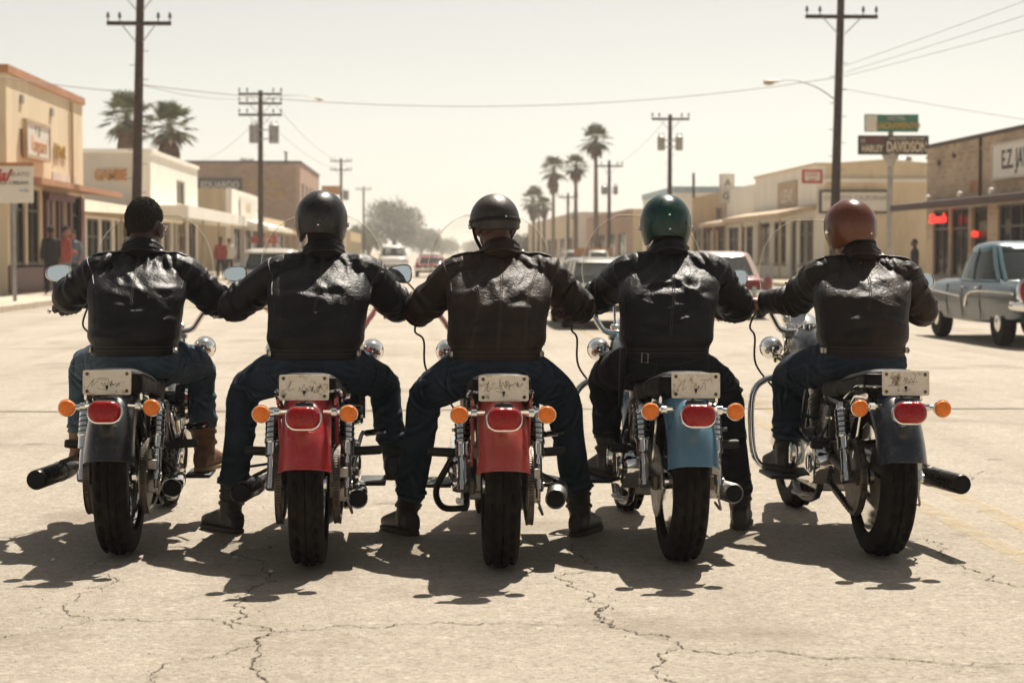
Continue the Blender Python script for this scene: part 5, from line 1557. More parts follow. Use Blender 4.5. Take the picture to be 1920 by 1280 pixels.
    b = MB(); b.lathe([(.0, .0), (.05, .0), (.05, .05), (.082, .055), (.085, .10), (.075, .11), (.03, .114), (0, .114)], (.085, .80, .57), (1, 0, 0), 28); ac = b.build('air_cleaner', M['chrome'], root)
    b = MB(); b.lathe([(.052, .112), (.054, .116), (.05, .118), (.0, .117)], (.085, .80, .57), (1, 0, 0), 24); b.build('cover_plate', M['black_metal'], ac)
    # primary cover on the left: two joined round cases
    b = MB(); oc = []
    for i in range(19):
        a = R(70) + R(220) * i / 18; oc.append((.46 + .095 * math.cos(a), .335 + .095 * math.sin(a)))
    for i in range(15):
        a = R(-80) + R(160) * i / 14; oc.append((.83 + .115 * math.cos(a), .335 + .115 * math.sin(a)))
    cx = sum(q[0] for q in oc) / len(oc); cz = sum(q[1] for q in oc) / len(oc)
    rings = [[V((-d, cx + (q[0] - cx) * k, cz + (q[1] - cz) * k)) for q in oc] for d, k in ((.10, 1), (.165, 1), (.182, .95), (.188, .82), (.186, .2))]
    b.loft(rings); pc_ = b.build('primary_cover', M['chrome'], root)
    for yy, rr in ((.46, .045), (.83, .06)):
        q = MB(); q.lathe([(rr, 0), (rr, .008), (rr * .8, .014), (0, .014)], (-.186, yy, .335), (-1, 0, 0), 24); q.build('inspection_cap', M['chrome'], pc_)
    b = MB(); b.lathe([(.0, 0), (.085, 0), (.09, .02), (.085, .045), (.06, .055), (0, .058)], (.13, .80, .34), (1, 0, 0), 24); b.build('cam_cover', M['chrome'], root)
    # oil tank / battery box, horn, wiring, small clutter seen from behind
    b = MB(); b.box((.10, .40, .52), (.10, .14, .17)); b.build('oil_tank', body if sp.get('oil_body') else M['black_metal'], root, bevel=.02, seg=3)
    b = MB(); b.box((-.10, .40, .52), (.09, .14, .15)); b.build('battery_box', M['chrome'] if sp.get('chrome_box') else M['black_metal'], root, bevel=.015, seg=2)
    rnd = random.Random(sp['seed'])
    for i in range(5):
        b = MB(); x = rnd.choice((-1, 1)) * rnd.uniform(.10, .15); y0 = rnd.uniform(.3, .6)
        b.tube([(x, y0, rnd.uniform(.45, .58)), (x * 1.15, y0 + .08, .42), (x * 1.1, y0 + .2, .36), (x * .9, y0 + .34, .42)], .0055, 6, smooth=5); b.build('hose', M['grip'], root)
    for i in range(9):
        b = MB(); x = rnd.choice((-1, 1)) * rnd.uniform(.115, .165); p0 = V((x, rnd.uniform(.2, .62), rnd.uniform(.26, .60)))
        b.lathe([(.0, 0), (.011, 0), (.011, .012), (.007, .014), (.007, .024), (0, .025)], p0, (math.copysign(1, x), 0, 0), 6)
        b.build('bolt', M['chrome'], root)
    # ---- exhausts
    for ex in sp['pipes']:
        sd, x, z, ye, Ln, mt, flr = ex          # side, lateral, height, y of the open end, silencer length, material, flare
        m_ = M[mt]
        b = MB(); p0 = V((x + flr * .0, ye, z)); p1 = V((x - sd * flr, ye + Ln, z - .01))
        ax = (p1 - p0).normalized(); Ls = (p1 - p0).length
        b.lathe([(.034, .004), (.0385, .0), (.0415, .006), (.0415, Ls * .75), (.036, Ls * .86), (.022, Ls), (.022, Ls + .02)], p0, ax, 24)
        h = p1 + ax * .02
        b.tube([h, h + ax * .12 + V((-sd * .02, 0, .01)), V((sd * .13, .92 if sd > 0 else .90, .27)), V((sd * .12, 1.02, .36)), V((sd * .09, .97, .52))], .021, 10, smooth=5)
        eo = b.build('exhaust_pipe', m_, root)
        b = MB(); b.lathe([(.0345, .002), (.033, .16), (0, .16)], p0, ax, 20); b.build('bore', M['soot'], eo, fix=False)
        b = MB(); b.lathe([(.0425, Ls * .55), (.044, Ls * .555), (.044, Ls * .585), (.0425, Ls * .59)], p0, ax, 20); b.tube([p0.lerp(p1, .57) + V((0, 0, .04)), V((sd * .115, p0.lerp(p1, .57).y + .05, z + .1))], .008, 6); b.build('clamp', M['greasy'], eo)
    # ---- pegs and boards
    for sd, yy in ((-1, .86), (1, .86)):
        b = MB(); b.tube([(sd * .12, yy, .245), (sd * .17, yy, .245)], .011, 8); b.build('peg_bracket', M['black_metal'], root)
        b = MB(); b.box((sd * .235, yy + .03, .232), (.115, .27, .018)); b.build('footboard', M['grip'], root, bevel=.008, seg=2)
    for sd, yy, zz, ln in sp.get('pegs', ((1, .34, .42, .12), (-1, .34, .42, .12))):
        b = MB(); b.tube([(sd * .13, yy, zz), (sd * .165, yy, zz)], .010, 8); b.lathe([(.0, 0), (.017, 0), (.019, .01), (.019, ln - .01), (.015, ln), (0, ln)], (sd * .165, yy, zz), (sd, -.1, .06), 12); b.build('footpeg', M['grip'], root)
    for sd in sp.get('crash', ()):
        b = MB(); b.tube([(sd * .06, 1.12, .62), (sd * .20, 1.13, .66), (sd * .30, 1.12, .60), (sd * .315, 1.10, .42), (sd * .28, 1.08, .26), (sd * .12, 1.04, .20)], .0155, 10, smooth=5); b.build('crash_bar', M['chrome'], root)
    if sp.get('loop'):
        sd = sp['loop']; b = MB(); b.tube([(sd * .13, .40, .48), (sd * .20, .42, .36), (sd * .25, .46, .25), (sd * .22, .52, .17), (sd * .12, .56, .16)], .014, 10, smooth=5); b.build('guard_loop', M['black_metal'], root)
    b = MB(); sd = -1; b.tube([(sd * .12, .62, .17), (sd * .15, .80, .155), (sd * .15, .92, .15)], .011, 8); b.build('side_stand', M['black_metal'], root)
    b = MB(); b.tube([(.15, .70, .30), (.19, .62, .46), (.21, .60, .47)], .009, 8, smooth=3); b.tube([(.21, .60, .47), (.30, .57, .485)], .014, 8); b.build('kick_lever', M['chrome'], root)
    # ---- fork, headlight, lamps
    top = V((0, 1.20, .97))
    for sd in (-1, 1):
        b = MB(); a, c = V((sd * .105, 1.255, .875)), V((sd * .105, 1.52, .315))
        d = c - a
        b.tube([a - d * .04, a + d * .45], .021, 12); b.tube([a + d * .43, a + d * .47, c], [.021, .029, .027], 12); b.lathe([(.026, 0), (.026, .012), (.012, .02), (0, .02)], a - d * .03, -d, 12)
        b.build('fork_leg', M['chrome'], root)
        b = MB(); o = V((sd * sp.get('lampx', .245), 1.30, .79)); b.lathe([(.0, -.068), (.016, -.066), (.036, -.053), (.047, -.028), (.052, .0), (.050, .024), (.054, .028), (.054, .036), (.048, .04)], o, (0, 1, 0), 28)
        sl = b.build('spot_lamp', M['chrome'], root)
        b = MB(); b.lathe([(.048, .037), (.036, .045), (0, .05)], o, (0, 1, 0), 24); b.build('lens', M['sign_white'], sl)
        b = MB(); b.tube([o + V((-sd * .02, 0, -.045)), V((sd * .13, 1.30, .73)), V((sd * .10, 1.30, .76))], .010, 8); b.lathe([(.012, 0), (.012, .02), (0, .024)], o + V((-sd * .02, 0, -.048)), (0, 0, -1), 8); b.build('bracket', M['chrome'], sl)
    b = MB(); b.box((0, 1.262, .85), (.27, .07, .03)); b.box((0, 1.31, .745), (.27, .08, .03)); b.build('triple_clamp', M['dull_metal'], root, bevel=.01, seg=2)
    b = MB(); b.lathe([(.0, -.09), (.05, -.085), (.085, -.04), (.095, .03), (.098, .06), (.092, .07)], (0, 1.40, .86), (0, 1, 0), 28); hl = b.build('headlight', M['chrome'], root)
    b = MB(); b.lathe([(.09, .06), (.06, .08), (0, .088)], (0, 1.40, .86), (0, 1, 0), 24); b.build('lens', M['sign_white'], hl)
    # speedometer
    gx, gz = sp.get('gauge', (0, 0.935))
    gn = V((0, -1, .55)).normalized(); go = V((gx, 1.27, gz))
    b = MB(); b.lathe([(.0, -.06), (.045, -.055), (.056, -.02), (.058, .0), (.060, .004), (.056, .012), (.052, .010)], go, gn, 28); ga = b.build('speedometer', M['chrome'], root)
    b = MB(); b.lathe([(.052, .004), (.0, .0045)], go, gn, 28); b.build('dial', M['sign_white'], ga)
    b = MB(); b.tube([go + gn * .006, go + gn * .006 + V((.02, 0, .03))], .0018, 5); b.lathe([(.006, .005), (.006, .008), (0, .008)], go, gn, 8); b.build('needle', M['ink_red'], ga)
    # ---- handlebar
    gl, gr, hub = sp['grips']            # left grip centre, right grip centre (local), bar rise point
    def bar_half(sd, gp):
        gp = V(gp)
        out = gp + V((sd * .055, -.055, -.012)); inn = gp - V((sd * .075, -.06, -.010))
        return inn, out
    li, lo = bar_half(-1, gl); ri, ro = bar_half(1, gr)
    bx = sp.get('bx', .185)
    pts = [lo, li, V((-bx - .075, 1.10, gl[2] + .015)), V((-bx - .03, 1.15, .945)), V((-bx + .02, 1.19, .882)), V((-.09, 1.205, .872)), V((0, 1.205, .872)), V((.09, 1.205, .872)), V((bx - .02, 1.19, .882)), V((bx + .03, 1.15, .945)), V((bx + .075, 1.10, gr[2] + .015)), ri, ro]
    b = MB(); b.tube(pts, .0135, 12, smooth=6); hb = b.build('handlebar', M['chrome'], root)
    b = MB()
    for sd in (-1, 1): b.tube([(sd * .06, 1.25, .855), (sd * .06, 1.207, .876)], .019, 10)
    b.build('riser', M['chrome'], hb)
    for sd, i_, o_ in ((-1, li, lo), (1, ri, ro)):
        b = MB(); d = (o_ - i_); p0 = i_ + d * .18
        b.lathe([(.0, 0), (.019, 0), (.0175, .008)] + [(.0175 + (.0012 if k % 2 else 0), .01 + .008 * k) for k in range(15)] + [(.020, .135), (.020, .143), (0, .145)], p0, d, 14); b.build('grip', M['grip'], hb)
        b = MB(); q = i_ + d * .02
        b.box(q, (.035, .035, .045)); b.tube([q + V((0, .03, 0)), q + V((sd * .03, .075, -.005)), q + V((sd * .10, .06, -.012)), o_ + V((sd * .03, .035, -.012))], [.006, .0065, .006, .006], 8, smooth=4, flat=(.7, 1.3)); b.ball(o_ + V((sd * .03, .035, -.012)), .0095, 10, 6); b.build('lever', M['chrome'], hb)
        if sp.get('switch'):
            b = MB(); b.tube([q + V((0, -.02, -.02)), q + V((sd * .03, -.05, -.045))], .006, 6); b.tube([q + V((sd * .015, -.02, -.02)), q + V((sd * .05, -.05, -.04))], .005, 6); b.build('switch_stalk', M['chrome'], hb)
    for sd in sp.get('cables', (-1,)):
        q = li if sd < 0 else ri
        b = MB(); b.tube([q + V((0, .03, -.01)), q + V((sd * .03, .06, -.10)), V((sd * .30, 1.13, .85)), V((sd * .29, 1.14, .72)), V((sd * .20, 1.12, .60)), V((sd * .13, 1.05, .48))], .0048, 8, smooth=6); b.build('cable', M['grip'], root)
    # ---- mirrors
    for mi in sp.get('mirrors', ()):
        mp, foot, wid, hgt, yawm = mi
        mp, foot = V(mp), V(foot)
        b = MB(); b.tube([foot, foot.lerp(mp, .6) + V((0, .03, 0)), mp + V((0, .02, -.01))], .005, 8, smooth=4); b.lathe([(.010, 0), (.010, .02)], foot, (0, 0, 1), 8)
        mo = b.build('mirror', M['chrome'], root)
        n = V((math.sin(yawm), -math.cos(yawm), .10)).normalized(); rx = V((math.cos(yawm), math.sin(yawm), 0)); uz = n.cross(rx) * -1
        uz = rx.cross(n) * -1 if rx.cross(n).z < 0 else rx.cross(n)
        oc = []
        for k in range(32):
            a = 2 * math.pi * k / 32; ca, sa = math.cos(a), math.sin(a); e = .62
            ex = wid / 2 * math.copysign(abs(ca) ** e, ca); ez = hgt / 2 * math.copysign(abs(sa) ** e, sa)
            ez *= 1.0 + .16 * ex / (wid / 2) * mi[0][0] / abs(mi[0][0]) * -1
            oc.append((ex, ez))
        b = MB(); b.loft([[mp + rx * q[0] * k + uz * q[1] * k + n * d for q in oc] for k, d in ((.45, -.035), (.8, -.024), (.97, -.006), (1.0, .0), (1.0, .007), (.93, .0085), (.87, .005))]); b.build('shell', M['chrome'], mo)
        b = MB(); b.loft([[mp + rx * q[0] * .87 + uz * q[1] * .85 + n * d for q in oc] for d in (.003, .0062)]); b.build('glass', M['mirror'], mo, angle=20)
    # ---- windscreen
    if sp.get('screen'):
        wx, wz0, wz1, wy = sp['screen']
        def scr(u, v):
            # u -1..1 across, v 0..1 up
            hw = wx * (1 - .10 * (1 - v)) * (1 - max(0, v - .45) ** 2.4 * 1.9) ** .5 if v < .999 else wx * .34
            hw = wx * math.sqrt(max(0.02, 1 - (max(0, v - .35) / .69) ** 2.6)) * (0.86 + .14 * min(1, v * 2.5))
            x = u * hw
            y = wy - .34 * (x / wx) ** 2 * wx - .20 * v * (wz1 - wz0)
            return V((x, y, wz0 + v * (wz1 - wz0)))
        nu, nv = 24, 16; g = MB(); vs = []
        for j in range(nv + 1):
            for i in range(nu + 1): vs.append(scr(-1 + 2 * i / nu, j / nv))
        g.add(vs, [(j * (nu + 1) + i, j * (nu + 1) + i + 1, (j + 1) * (nu + 1) + i + 1, (j + 1) * (nu + 1) + i) for j in range(nv) for i in range(nu)])
        me = g.mesh('windscreen', fix=False); wo = link('windscreen', me, M['windscreen'], root)
        md = wo.modifiers.new('thick', 'SOLIDIFY'); md.thickness = .003
        e = MB(); edge = [scr(-1, j / nv) for j in range(nv + 1)] + [scr(-1 + 2 * i / nu, 1) for i in range(1, nu)] + [scr(1, 1 - j / nv) for j in range(nv + 1)]
        e.tube(edge, .0008, 6); e.build('edge', M['screen_edge'], wo)
        for sd in (-1, 1):
            b = MB(); b.tube([scr(sd * .5, .28) + V((0, -.008, 0)), scr(sd * .46, .05) + V((0, -.006, 0)), V((sd * .105, 1.255, .87))], .006, 8); b.build('bracket', M['chrome'], wo)
            for v in (.1, .28):
                b = MB(); b.lathe([(.009, 0), (.009, .004), (.005, .007), (0, .007)], scr(sd * .5, v) + V((0, -.003, 0)), (0, -1, .2), 8); b.build('bolt', M['chrome'], wo)
    tag(root, sp['label'], 'motorcycle', 'motorcycles in a row')
    sp['root'] = root
    sp['M'] = Matrix.Translation((sp['x'], sp['y'], 0)) @ Euler((0, sp.get('lean', 0), sp.get('yaw', 0))).to_matrix().to_4x4()
    return root

BIKES = [
    dict(x=-1.270, y=7.98, yaw=R(0.5), lean=R(0), paint='paint_black', seed=1, label='black motorcycle ridden by the bareheaded man, leftmost of the row',
         chains=(-1, 1), disc=1, caliper=1, rail=0, oil_body=1, lampx=.212,
         pipes=[(-1, -.335, .315, -.05, .62, 'black_chrome', .06), (1, .215, .275, -.02, .55, 'chrome', .04)],
         grips=((-.372, .955, 1.0), (.372, .955, .985), 0), mirrors=[((-.405, .90, 1.152), (-.30, 1.03, 1.03), .118, .078, R(-6))], screen=(.275, .98, 1.425, 1.28)),
    dict(x=-.470, y=7.66, yaw=R(0.3), lean=0, paint='paint_red', seed=2, label='crimson motorcycle ridden by the man in the black helmet',
         chains=(-1, 1), strut_chrome=0, chrome_box=1, switch=1, lampx=.222,
         pipes=[(-1, -.285, .275, .12, .5, 'black_chrome', .05), (1, .192, .262, .02, .5, 'chrome', .02)],
         grips=((-.385, .97, .985), (.385, .97, .985), 0), mirrors=[((-.385, 1.02, 1.150), (-.29, 1.06, 1.03), .105, .07, R(8))], screen=(.28, .98, 1.42, 1.28), cables=()),
    dict(x=.290, y=7.58, yaw=R(0.2), lean=0, paint='paint_red2', seed=3, label='faded red motorcycle ridden by the man in the skullcap helmet, centre of the row',
         chains=(1,), strut_chrome=0, loop=-1, chrome_box=1, switch=1, lampx=.19,
         pipes=[(1, .222, .265, .03, .5, 'dull_metal', -.05)],
         grips=((-.385, .97, .985), (.385, .97, .985), 0), mirrors=[((-.405, .97, 1.152), (-.31, 1.06, 1.04), .110, .082, R(-8))], screen=(.28, .98, 1.42, 1.28), cables=(-1,)),
    dict(x=1.022, y=7.70, yaw=R(2.0), lean=R(0.6), paint='paint_blue', seed=4, label='steel blue motorcycle ridden by the man in the green helmet',
         chains=(), disc=-1, caliper=1, crash=(-1,), strut_chrome=1, rail=0, lampx=.175,
         pipes=[(1, .225, .27, .02, .5, 'dull_metal', .07)], pegs=((1, .30, .44, .13), (-1, .34, .42, .08)),
         grips=((-.375, .97, .985), (.375, .97, .975), 0), mirrors=[], screen=(.28, .98, 1.42, 1.28), cables=(-1,), switch=1),
    dict(x=1.865, y=7.80, yaw=R(2.2), lean=R(0.8), paint='paint_navy', seed=5, label='blue black motorcycle ridden by the man in the copper helmet, rightmost of the row',
         chains=(-1,), disc=-1, caliper=1, crash=(-1,), rail=1, lampx=.18, gauge=(-.085, .945),
         pipes=[(1, .325, .30, -.05, .6, 'black_chrome', .05)], pegs=((-1, .34, .42, .05),),
         grips=((-.375, .98, .99), (.385, .95, .975), 0), mirrors=[((-.415, 1.02, 1.125), (-.31, 1.08, 1.02), .105, .075, R(-10)), ((.430, .92, 1.120), (.30, 1.05, 1.03), .120, .085, R(10))], screen=(.285, .98, 1.40, 1.27), cables=(-1,)),
]
for sp in BIKES:
    motorcycle(sp)
M['cloth_black'] = pmat('black_cloth', (0.015, 0.013, 0.013), 0.9, var=0.2)
# ================================================================== PEOPLE
def remesh(mb, voxel, smooth=3, factor=0.5):
    me = mb.mesh('figure', smooth=False)
    o = bpy.data.objects.new('figure_tmp', me); COL.objects.link(o)
    md = o.modifiers.new('r', 'REMESH'); md.mode = 'VOXEL'; md.voxel_size = voxel; md.adaptivity = 0.0
    if smooth:
        s = o.modifiers.new('s', 'SMOOTH'); s.factor = factor; s.iterations = smooth
    dg = bpy.context.evaluated_depsgraph_get()
    nm = bpy.data.meshes.new_from_object(o.evaluated_get(dg))
    bpy.data.objects.remove(o); bpy.data.meshes.remove(me)
    nm.polygons.foreach_set('use_smooth', [True] * len(nm.polygons))
    return nm


def arrays(me):
    n = len(me.vertices); co = np.empty(n * 3); me.vertices.foreach_get('co', co)
    no = np.empty(n * 3); me.vertex_normals.foreach_get('vector', no)
    return co.reshape(-1, 3), no.reshape(-1, 3)


def waves(co, freq, rnd, k=7):
    """cheap smooth vector noise, one value per row"""
    out = np.zeros(len(co))
    for _ in range(k):
        d = np.array([rnd.gauss(0, 1), rnd.gauss(0, 1), rnd.gauss(0, 1)]); d /= np.linalg.norm(d) + 1e-9
        out += np.sin(co @ d * freq * rnd.uniform(.6, 1.6) + rnd.uniform(0, 6.28))
    return out / k


def apply_folds(me, specs, rnd, rough=0.0012, rfreq=55, keep=None):
    """raise narrow ridges; spec = centre, direction across the fold, height, width, reach"""
    co, no = arrays(me)
    disp = np.zeros(len(co))
    warp = waves(co, 16, rnd) * 0.014 + waves(co, 38, rnd) * 0.005
    for c, n, A, sg, reach in specs:
        c = np.asarray(c, float); n = np.asarray(n, float); n = n / (np.linalg.norm(n) + 1e-9)
        rel = co - c
        near = np.where((rel * rel).sum(1) < (3.2 * reach) ** 2)[0]
        if len(near) == 0: continue
        r = rel[near]; d0 = r @ n; d = d0 + warp[near]
        perp = (r * r).sum(1) - d0 * d0
        w = np.exp(-perp / reach ** 2)
        disp[near] += A * w * (np.exp(-(d / sg) ** 2) - 0.55 * np.exp(-((d - 1.9 * sg) / (1.1 * sg)) ** 2) - 0.25 * np.exp(-((d + 1.9 * sg) / (1.2 * sg)) ** 2))
    disp += rough * waves(co, rfreq, rnd, 9) + rough * 1.6 * waves(co, 22, rnd, 7)
    co += no * disp[:, None]
    me.vertices.foreach_set('co', co.ravel()); me.update()


def bvh_of(me):
    return BVHTree.FromPolygons([v.co.copy() for v in me.vertices], [tuple(p.vertices) for p in me.polygons])


def perp(a, rnd=None):
    a = V(a).normalized(); q = V((rnd.gauss(0, 1), rnd.gauss(0, 1), rnd.gauss(0, 1))) if rnd else V((0, 0, 1))
    q = q - a * q.dot(a)
    return q.normalized() if q.length > 1e-6 else a.orthogonal().normalized()


def limb_folds(p0, p1, n, amp, sg, reach, rad, rnd, tilt=.5, t0=0.0, t1=1.0):
    p0, p1 = V(p0), V(p1); ax = (p1 - p0).normalized(); out = []
    for i in range(n):
        t = t0 + (t1 - t0) * (i + rnd.uniform(.2, .8)) / n
        r = perp(ax, rnd)
        nn = (ax + perp(ax, rnd) * rnd.uniform(-tilt, tilt)).normalized()
        out.append((p0.lerp(p1, min(1, max(0, t + rnd.gauss(0, .06)))) + r * rad, nn, amp * rnd.uniform(.6, 1.3), sg * rnd.uniform(.8, 1.3), reach * rnd.uniform(.7, 1.3)))
    return out


def oval(c, w, d, n=28, e=.82, rot=None, front=1.0):
    pts = []
    for k in range(n):
        a = 2 * math.pi * k / n; ca, sa = math.cos(a), math.sin(a)
        p = V((w * math.copysign(abs(ca) ** e, ca), d * math.copysign(abs(sa) ** e, sa), 0))
        if rot is not None: p = rot @ p
        pts.append(V(c) + p)
    return pts


def body_loft(mb, rings, k=4):
    Q = catmull(rings, k)                      # rows: x, y, z, w, d
    mb.loft([oval(q[:3], q[3], q[4]) for q in Q])


def shell(mb, c, rot, rad, edge, th=.012, na=64, nr=22, squash=.62, fade=0.0):
    """helmet or hair cap: dome down to edge(azimuth) degrees; azimuth 0 = back, 180 = front"""
    def pt(az, el, r):
        el_ = R(el); k = math.cos(el_) if el > 0 else math.cos(el_ * squash)
        return V((r[0] * k * math.sin(R(az)), -r[1] * k * math.cos(R(az)), r[2] * math.sin(el_)))
    ri = tuple(x - th for x in rad)
    rings = []
    for layer, rr in ((0, rad), (1, ri)):
        seq = range(nr + 1) if layer == 0 else range(nr, -1, -1)
        for j in seq:
            t = j / nr
            ring = []
            for i in range(na):
                az = 360 * i / na; e = edge(az)
                el = 89.5 + (e - 89.5) * t
                fk = 1 - fade * t ** 5
                ring.append(V(c) + rot @ (pt(az, el, rr) * fk))
            rings.append(ring)
    mb.loft(rings, True)
    return [V(c) + rot @ pt(360 * i / na, edge(360 * i / na), tuple(x - th * .4 for x in rad)) for i in range(na)]


def sstep(a, b, x):
    t = min(1, max(0, (x - a) / (b - a))); return t * t * (3 - 2 * t)


def edge_open(az):
    a = az if az <= 180 else 360 - az
    e = -36 - 20 * sstep(25, 75, a)
    return e + (26 - e) * sstep(98, 132, a)


def edge_half(az):
    a = az if az <= 180 else 360 - az
    return -24 + 16 * sstep(40, 100, a) + 8 * sstep(110, 170, a)


def edge_hair(az):
    a = az if az <= 180 else 360 - az
    return -38 + 10 * sstep(30, 58, a) + 30 * sstep(58, 76, a) - 8 * sstep(96, 104, a) + 36 * sstep(108, 140, a)


def add_head(mb, hc, rot, nb, s=1.0):
    def q(x, y, z): return V(hc) + rot @ (V((x, y, z)) * s)
    mb.ball(q(0, -.010, .032), (.074 * s, .094 * s, .092 * s), 20, 14, rot)
    mb.ball(q(0, .028, -.035), (.060 * s, .068 * s, .082 * s), 18, 12, rot)
    mb.ball(q(0, .070, -.088), (.030 * s, .026 * s, .024 * s), 12, 8, rot)            # chin
    mb.tube([q(0, .088, .02), q(0, .108, -.015), q(0, .116, -.034), q(0, .098, -.042)], [.009 * s, .012 * s, .016 * s, .012 * s], 10, smooth=3)
    mb.ball(q(0, .092, -.062), (.024 * s, .012 * s, .010 * s), 12, 8, rot)            # lips
    for sd in (-1, 1):
        mb.ball(q(sd * .036, .082, .030), (.026 * s, .014 * s, .009 * s), 10, 8, rot)  # brow
        mb.ball(q(sd * .042, .070, -.022), (.022 * s, .022 * s, .022 * s), 10, 8, rot)  # cheek
        er = rot @ Euler((R(-12), 0, R(sd * -18))).to_matrix()
        mb.ball(q(sd * .078, -.004, -.006), (.011 * s, .021 * s, .034 * s), 12, 8, er)
        mb.ball(q(sd * .073, .004, -.030), (.009 * s, .011 * s, .014 * s), 10, 8, er)
    n0 = q(0, -.022, -.04)
    mb.tube([n0, V(n0).lerp(V(nb), .5), V(nb)], [.060 * s, .060 * s, .074 * s], 16)


def add_hand(mb, wrist, gc, g, sd, fl=1.0):
    """hand closed round a bar: gc grip centre, g unit direction outwards along the bar"""
    wrist, gc, g = V(wrist), V(gc), V(g).normalized()
    back = (wrist - gc); back = (back - g * back.dot(g)).normalized()
    up = back.cross(g) if back.cross(g).z > 0 else g.cross(back)
    for i in range(4):
        o = g * ((i - 1.5) * .0228)
        ln = (.92, 1.0, 1.05, .86)[i if sd > 0 else i] * fl
        k = gc + o + back * .022 + up * .026
        mb.tube([wrist + o * .55, (wrist + o * .7).lerp(k, .5) + up * .006, k], [.019, .016, .0125], 10)
        mb.tube([k, gc + o * 1.02 - back * .016 * ln + up * .031, gc + o * 1.03 - back * .034 * ln + up * .004, gc + o * 1.0 - back * .026 - up * .024, gc + o - back * .002 - up * .030 * ln], [.0115, .0105, .0098, .0092, .0082], 10, smooth=3)
    th = wrist - g * .018
    mb.tube([th, gc - g * .052 + back * .018 - up * .004, gc - g * .050 - back * .010 - up * .020, gc - g * .036 - back * .026 - up * .014], [.018, .014, .0115, .0095], 10, smooth=3)


def boot(root, ankle, fwd, mat, sole_mat, shaft, ground_z, s=1.0, tilt=0.0, knee=None):
    """ankle joint, toe direction, shaft height; the sole sits at ground_z"""
    fwd = V(fwd); fwd.z = 0; fwd.normalize(); side = V((fwd.y, -fwd.x, 0))
    a = V(ankle); h = a.z - ground_z
    mb = MB()
    top = a + (V(knee) - a).normalized() * shaft if knee is not None else a + V((0, 0, shaft))
    mb.tube([a - V((0, 0, h * .55)), a, a.lerp(top, .5), top], [.047, .049, .056, .062], 14, smooth=3)
    def sec(t, w, z0, z1):
        c = a + fwd * t; zz = ground_z
        pts = []
        for k in range(16):
            an = 2 * math.pi * k / 16; ca, sa = math.cos(an), math.sin(an)
            pts.append(V((c.x, c.y, zz + (z0 + z1) / 2)) + side * w * math.copysign(abs(ca) ** .7, ca) + V((0, 0, (z1 - z0) / 2 * math.copysign(abs(sa) ** .75, sa))))
        return pts
    mb.loft([sec(-.075, .020, .02, .06), sec(-.068, .034, .012, .10), sec(-.03, .040, .012, h + .02), sec(.03, .042, .012, h + .015), sec(.09, .046, .012, .095), sec(.14, .050, .012, .078), sec(.185, .044, .012, .066), sec(.21, .026, .016, .05), sec(.218, .010, .02, .035)])
    me = remesh(mb, .007, 3)
    rnd = random.Random(int(a.x * 1000))
    apply_folds(me, limb_folds(a - V((0, 0, .02)), top, 6, .005, .008, .05, .05, rnd, .4) + [(a + fwd * .06 + V((0, 0, .02)), fwd + V((0, 0, .4)), .005, .008, .04), (a + fwd * .085, fwd + V((0, 0, .3)), .004, .007, .04)], rnd, .0008)
    bo = link('boot', me, mat, root)
    bvb = bvh_of(me)
    for zz, r_ in ((.035, .007), (.085, .006)):
        c_ = a + V((0, 0, zz)); an = np.linspace(0, 2 * math.pi, 26)
        ribbon(bvb, [c_ + V((math.cos(t) * .2, math.sin(t) * .2, -.02 * math.sin(t))) for t in an], [(-math.cos(t), -math.sin(t), 0) for t in an], r_, mat, 'strap', bo, .001, n=6)
    sb = MB(); oc = []
    def sh(t, w): return a + fwd * t + side * w
    prof = [(-.082, .0), (-.075, .026), (-.04, .040), (.03, .040), (.10, .049), (.15, .053), (.19, .044), (.222, .018)]
    ring = [sh(t, w) for t, w in prof] + [sh(t, -w) for t, w in prof[::-1][:-1]]
    sb.loft([[V((p.x, p.y, ground_z + .001)) for p in ring], [V((p.x, p.y, ground_z + .022)) for p in ring]])
    ring = [sh(t, w) for t, w in prof[:3] + [(-.01, .038), (-.01, -.038)] + [(t, -w) for t, w in prof[:3][::-1][:-1]]]
    sb.build('sole', sole_mat, bo, bevel=.004)
    return bo


def ribbon(bvh, pts, dirs, r, mat, name, parent, off=.001, flat=None, n=6, smooth=0):
    out = []
    for p, d in zip(pts, dirs):
        h = bvh.ray_cast(V(p), V(d).normalized())
        if h[0] is not None: out.append(h[0] + h[1] * off)
    if len(out) > 2:
        b = MB(); b.tube(out, r, n, flat=flat, smooth=smooth); return b.build(name, mat, parent)


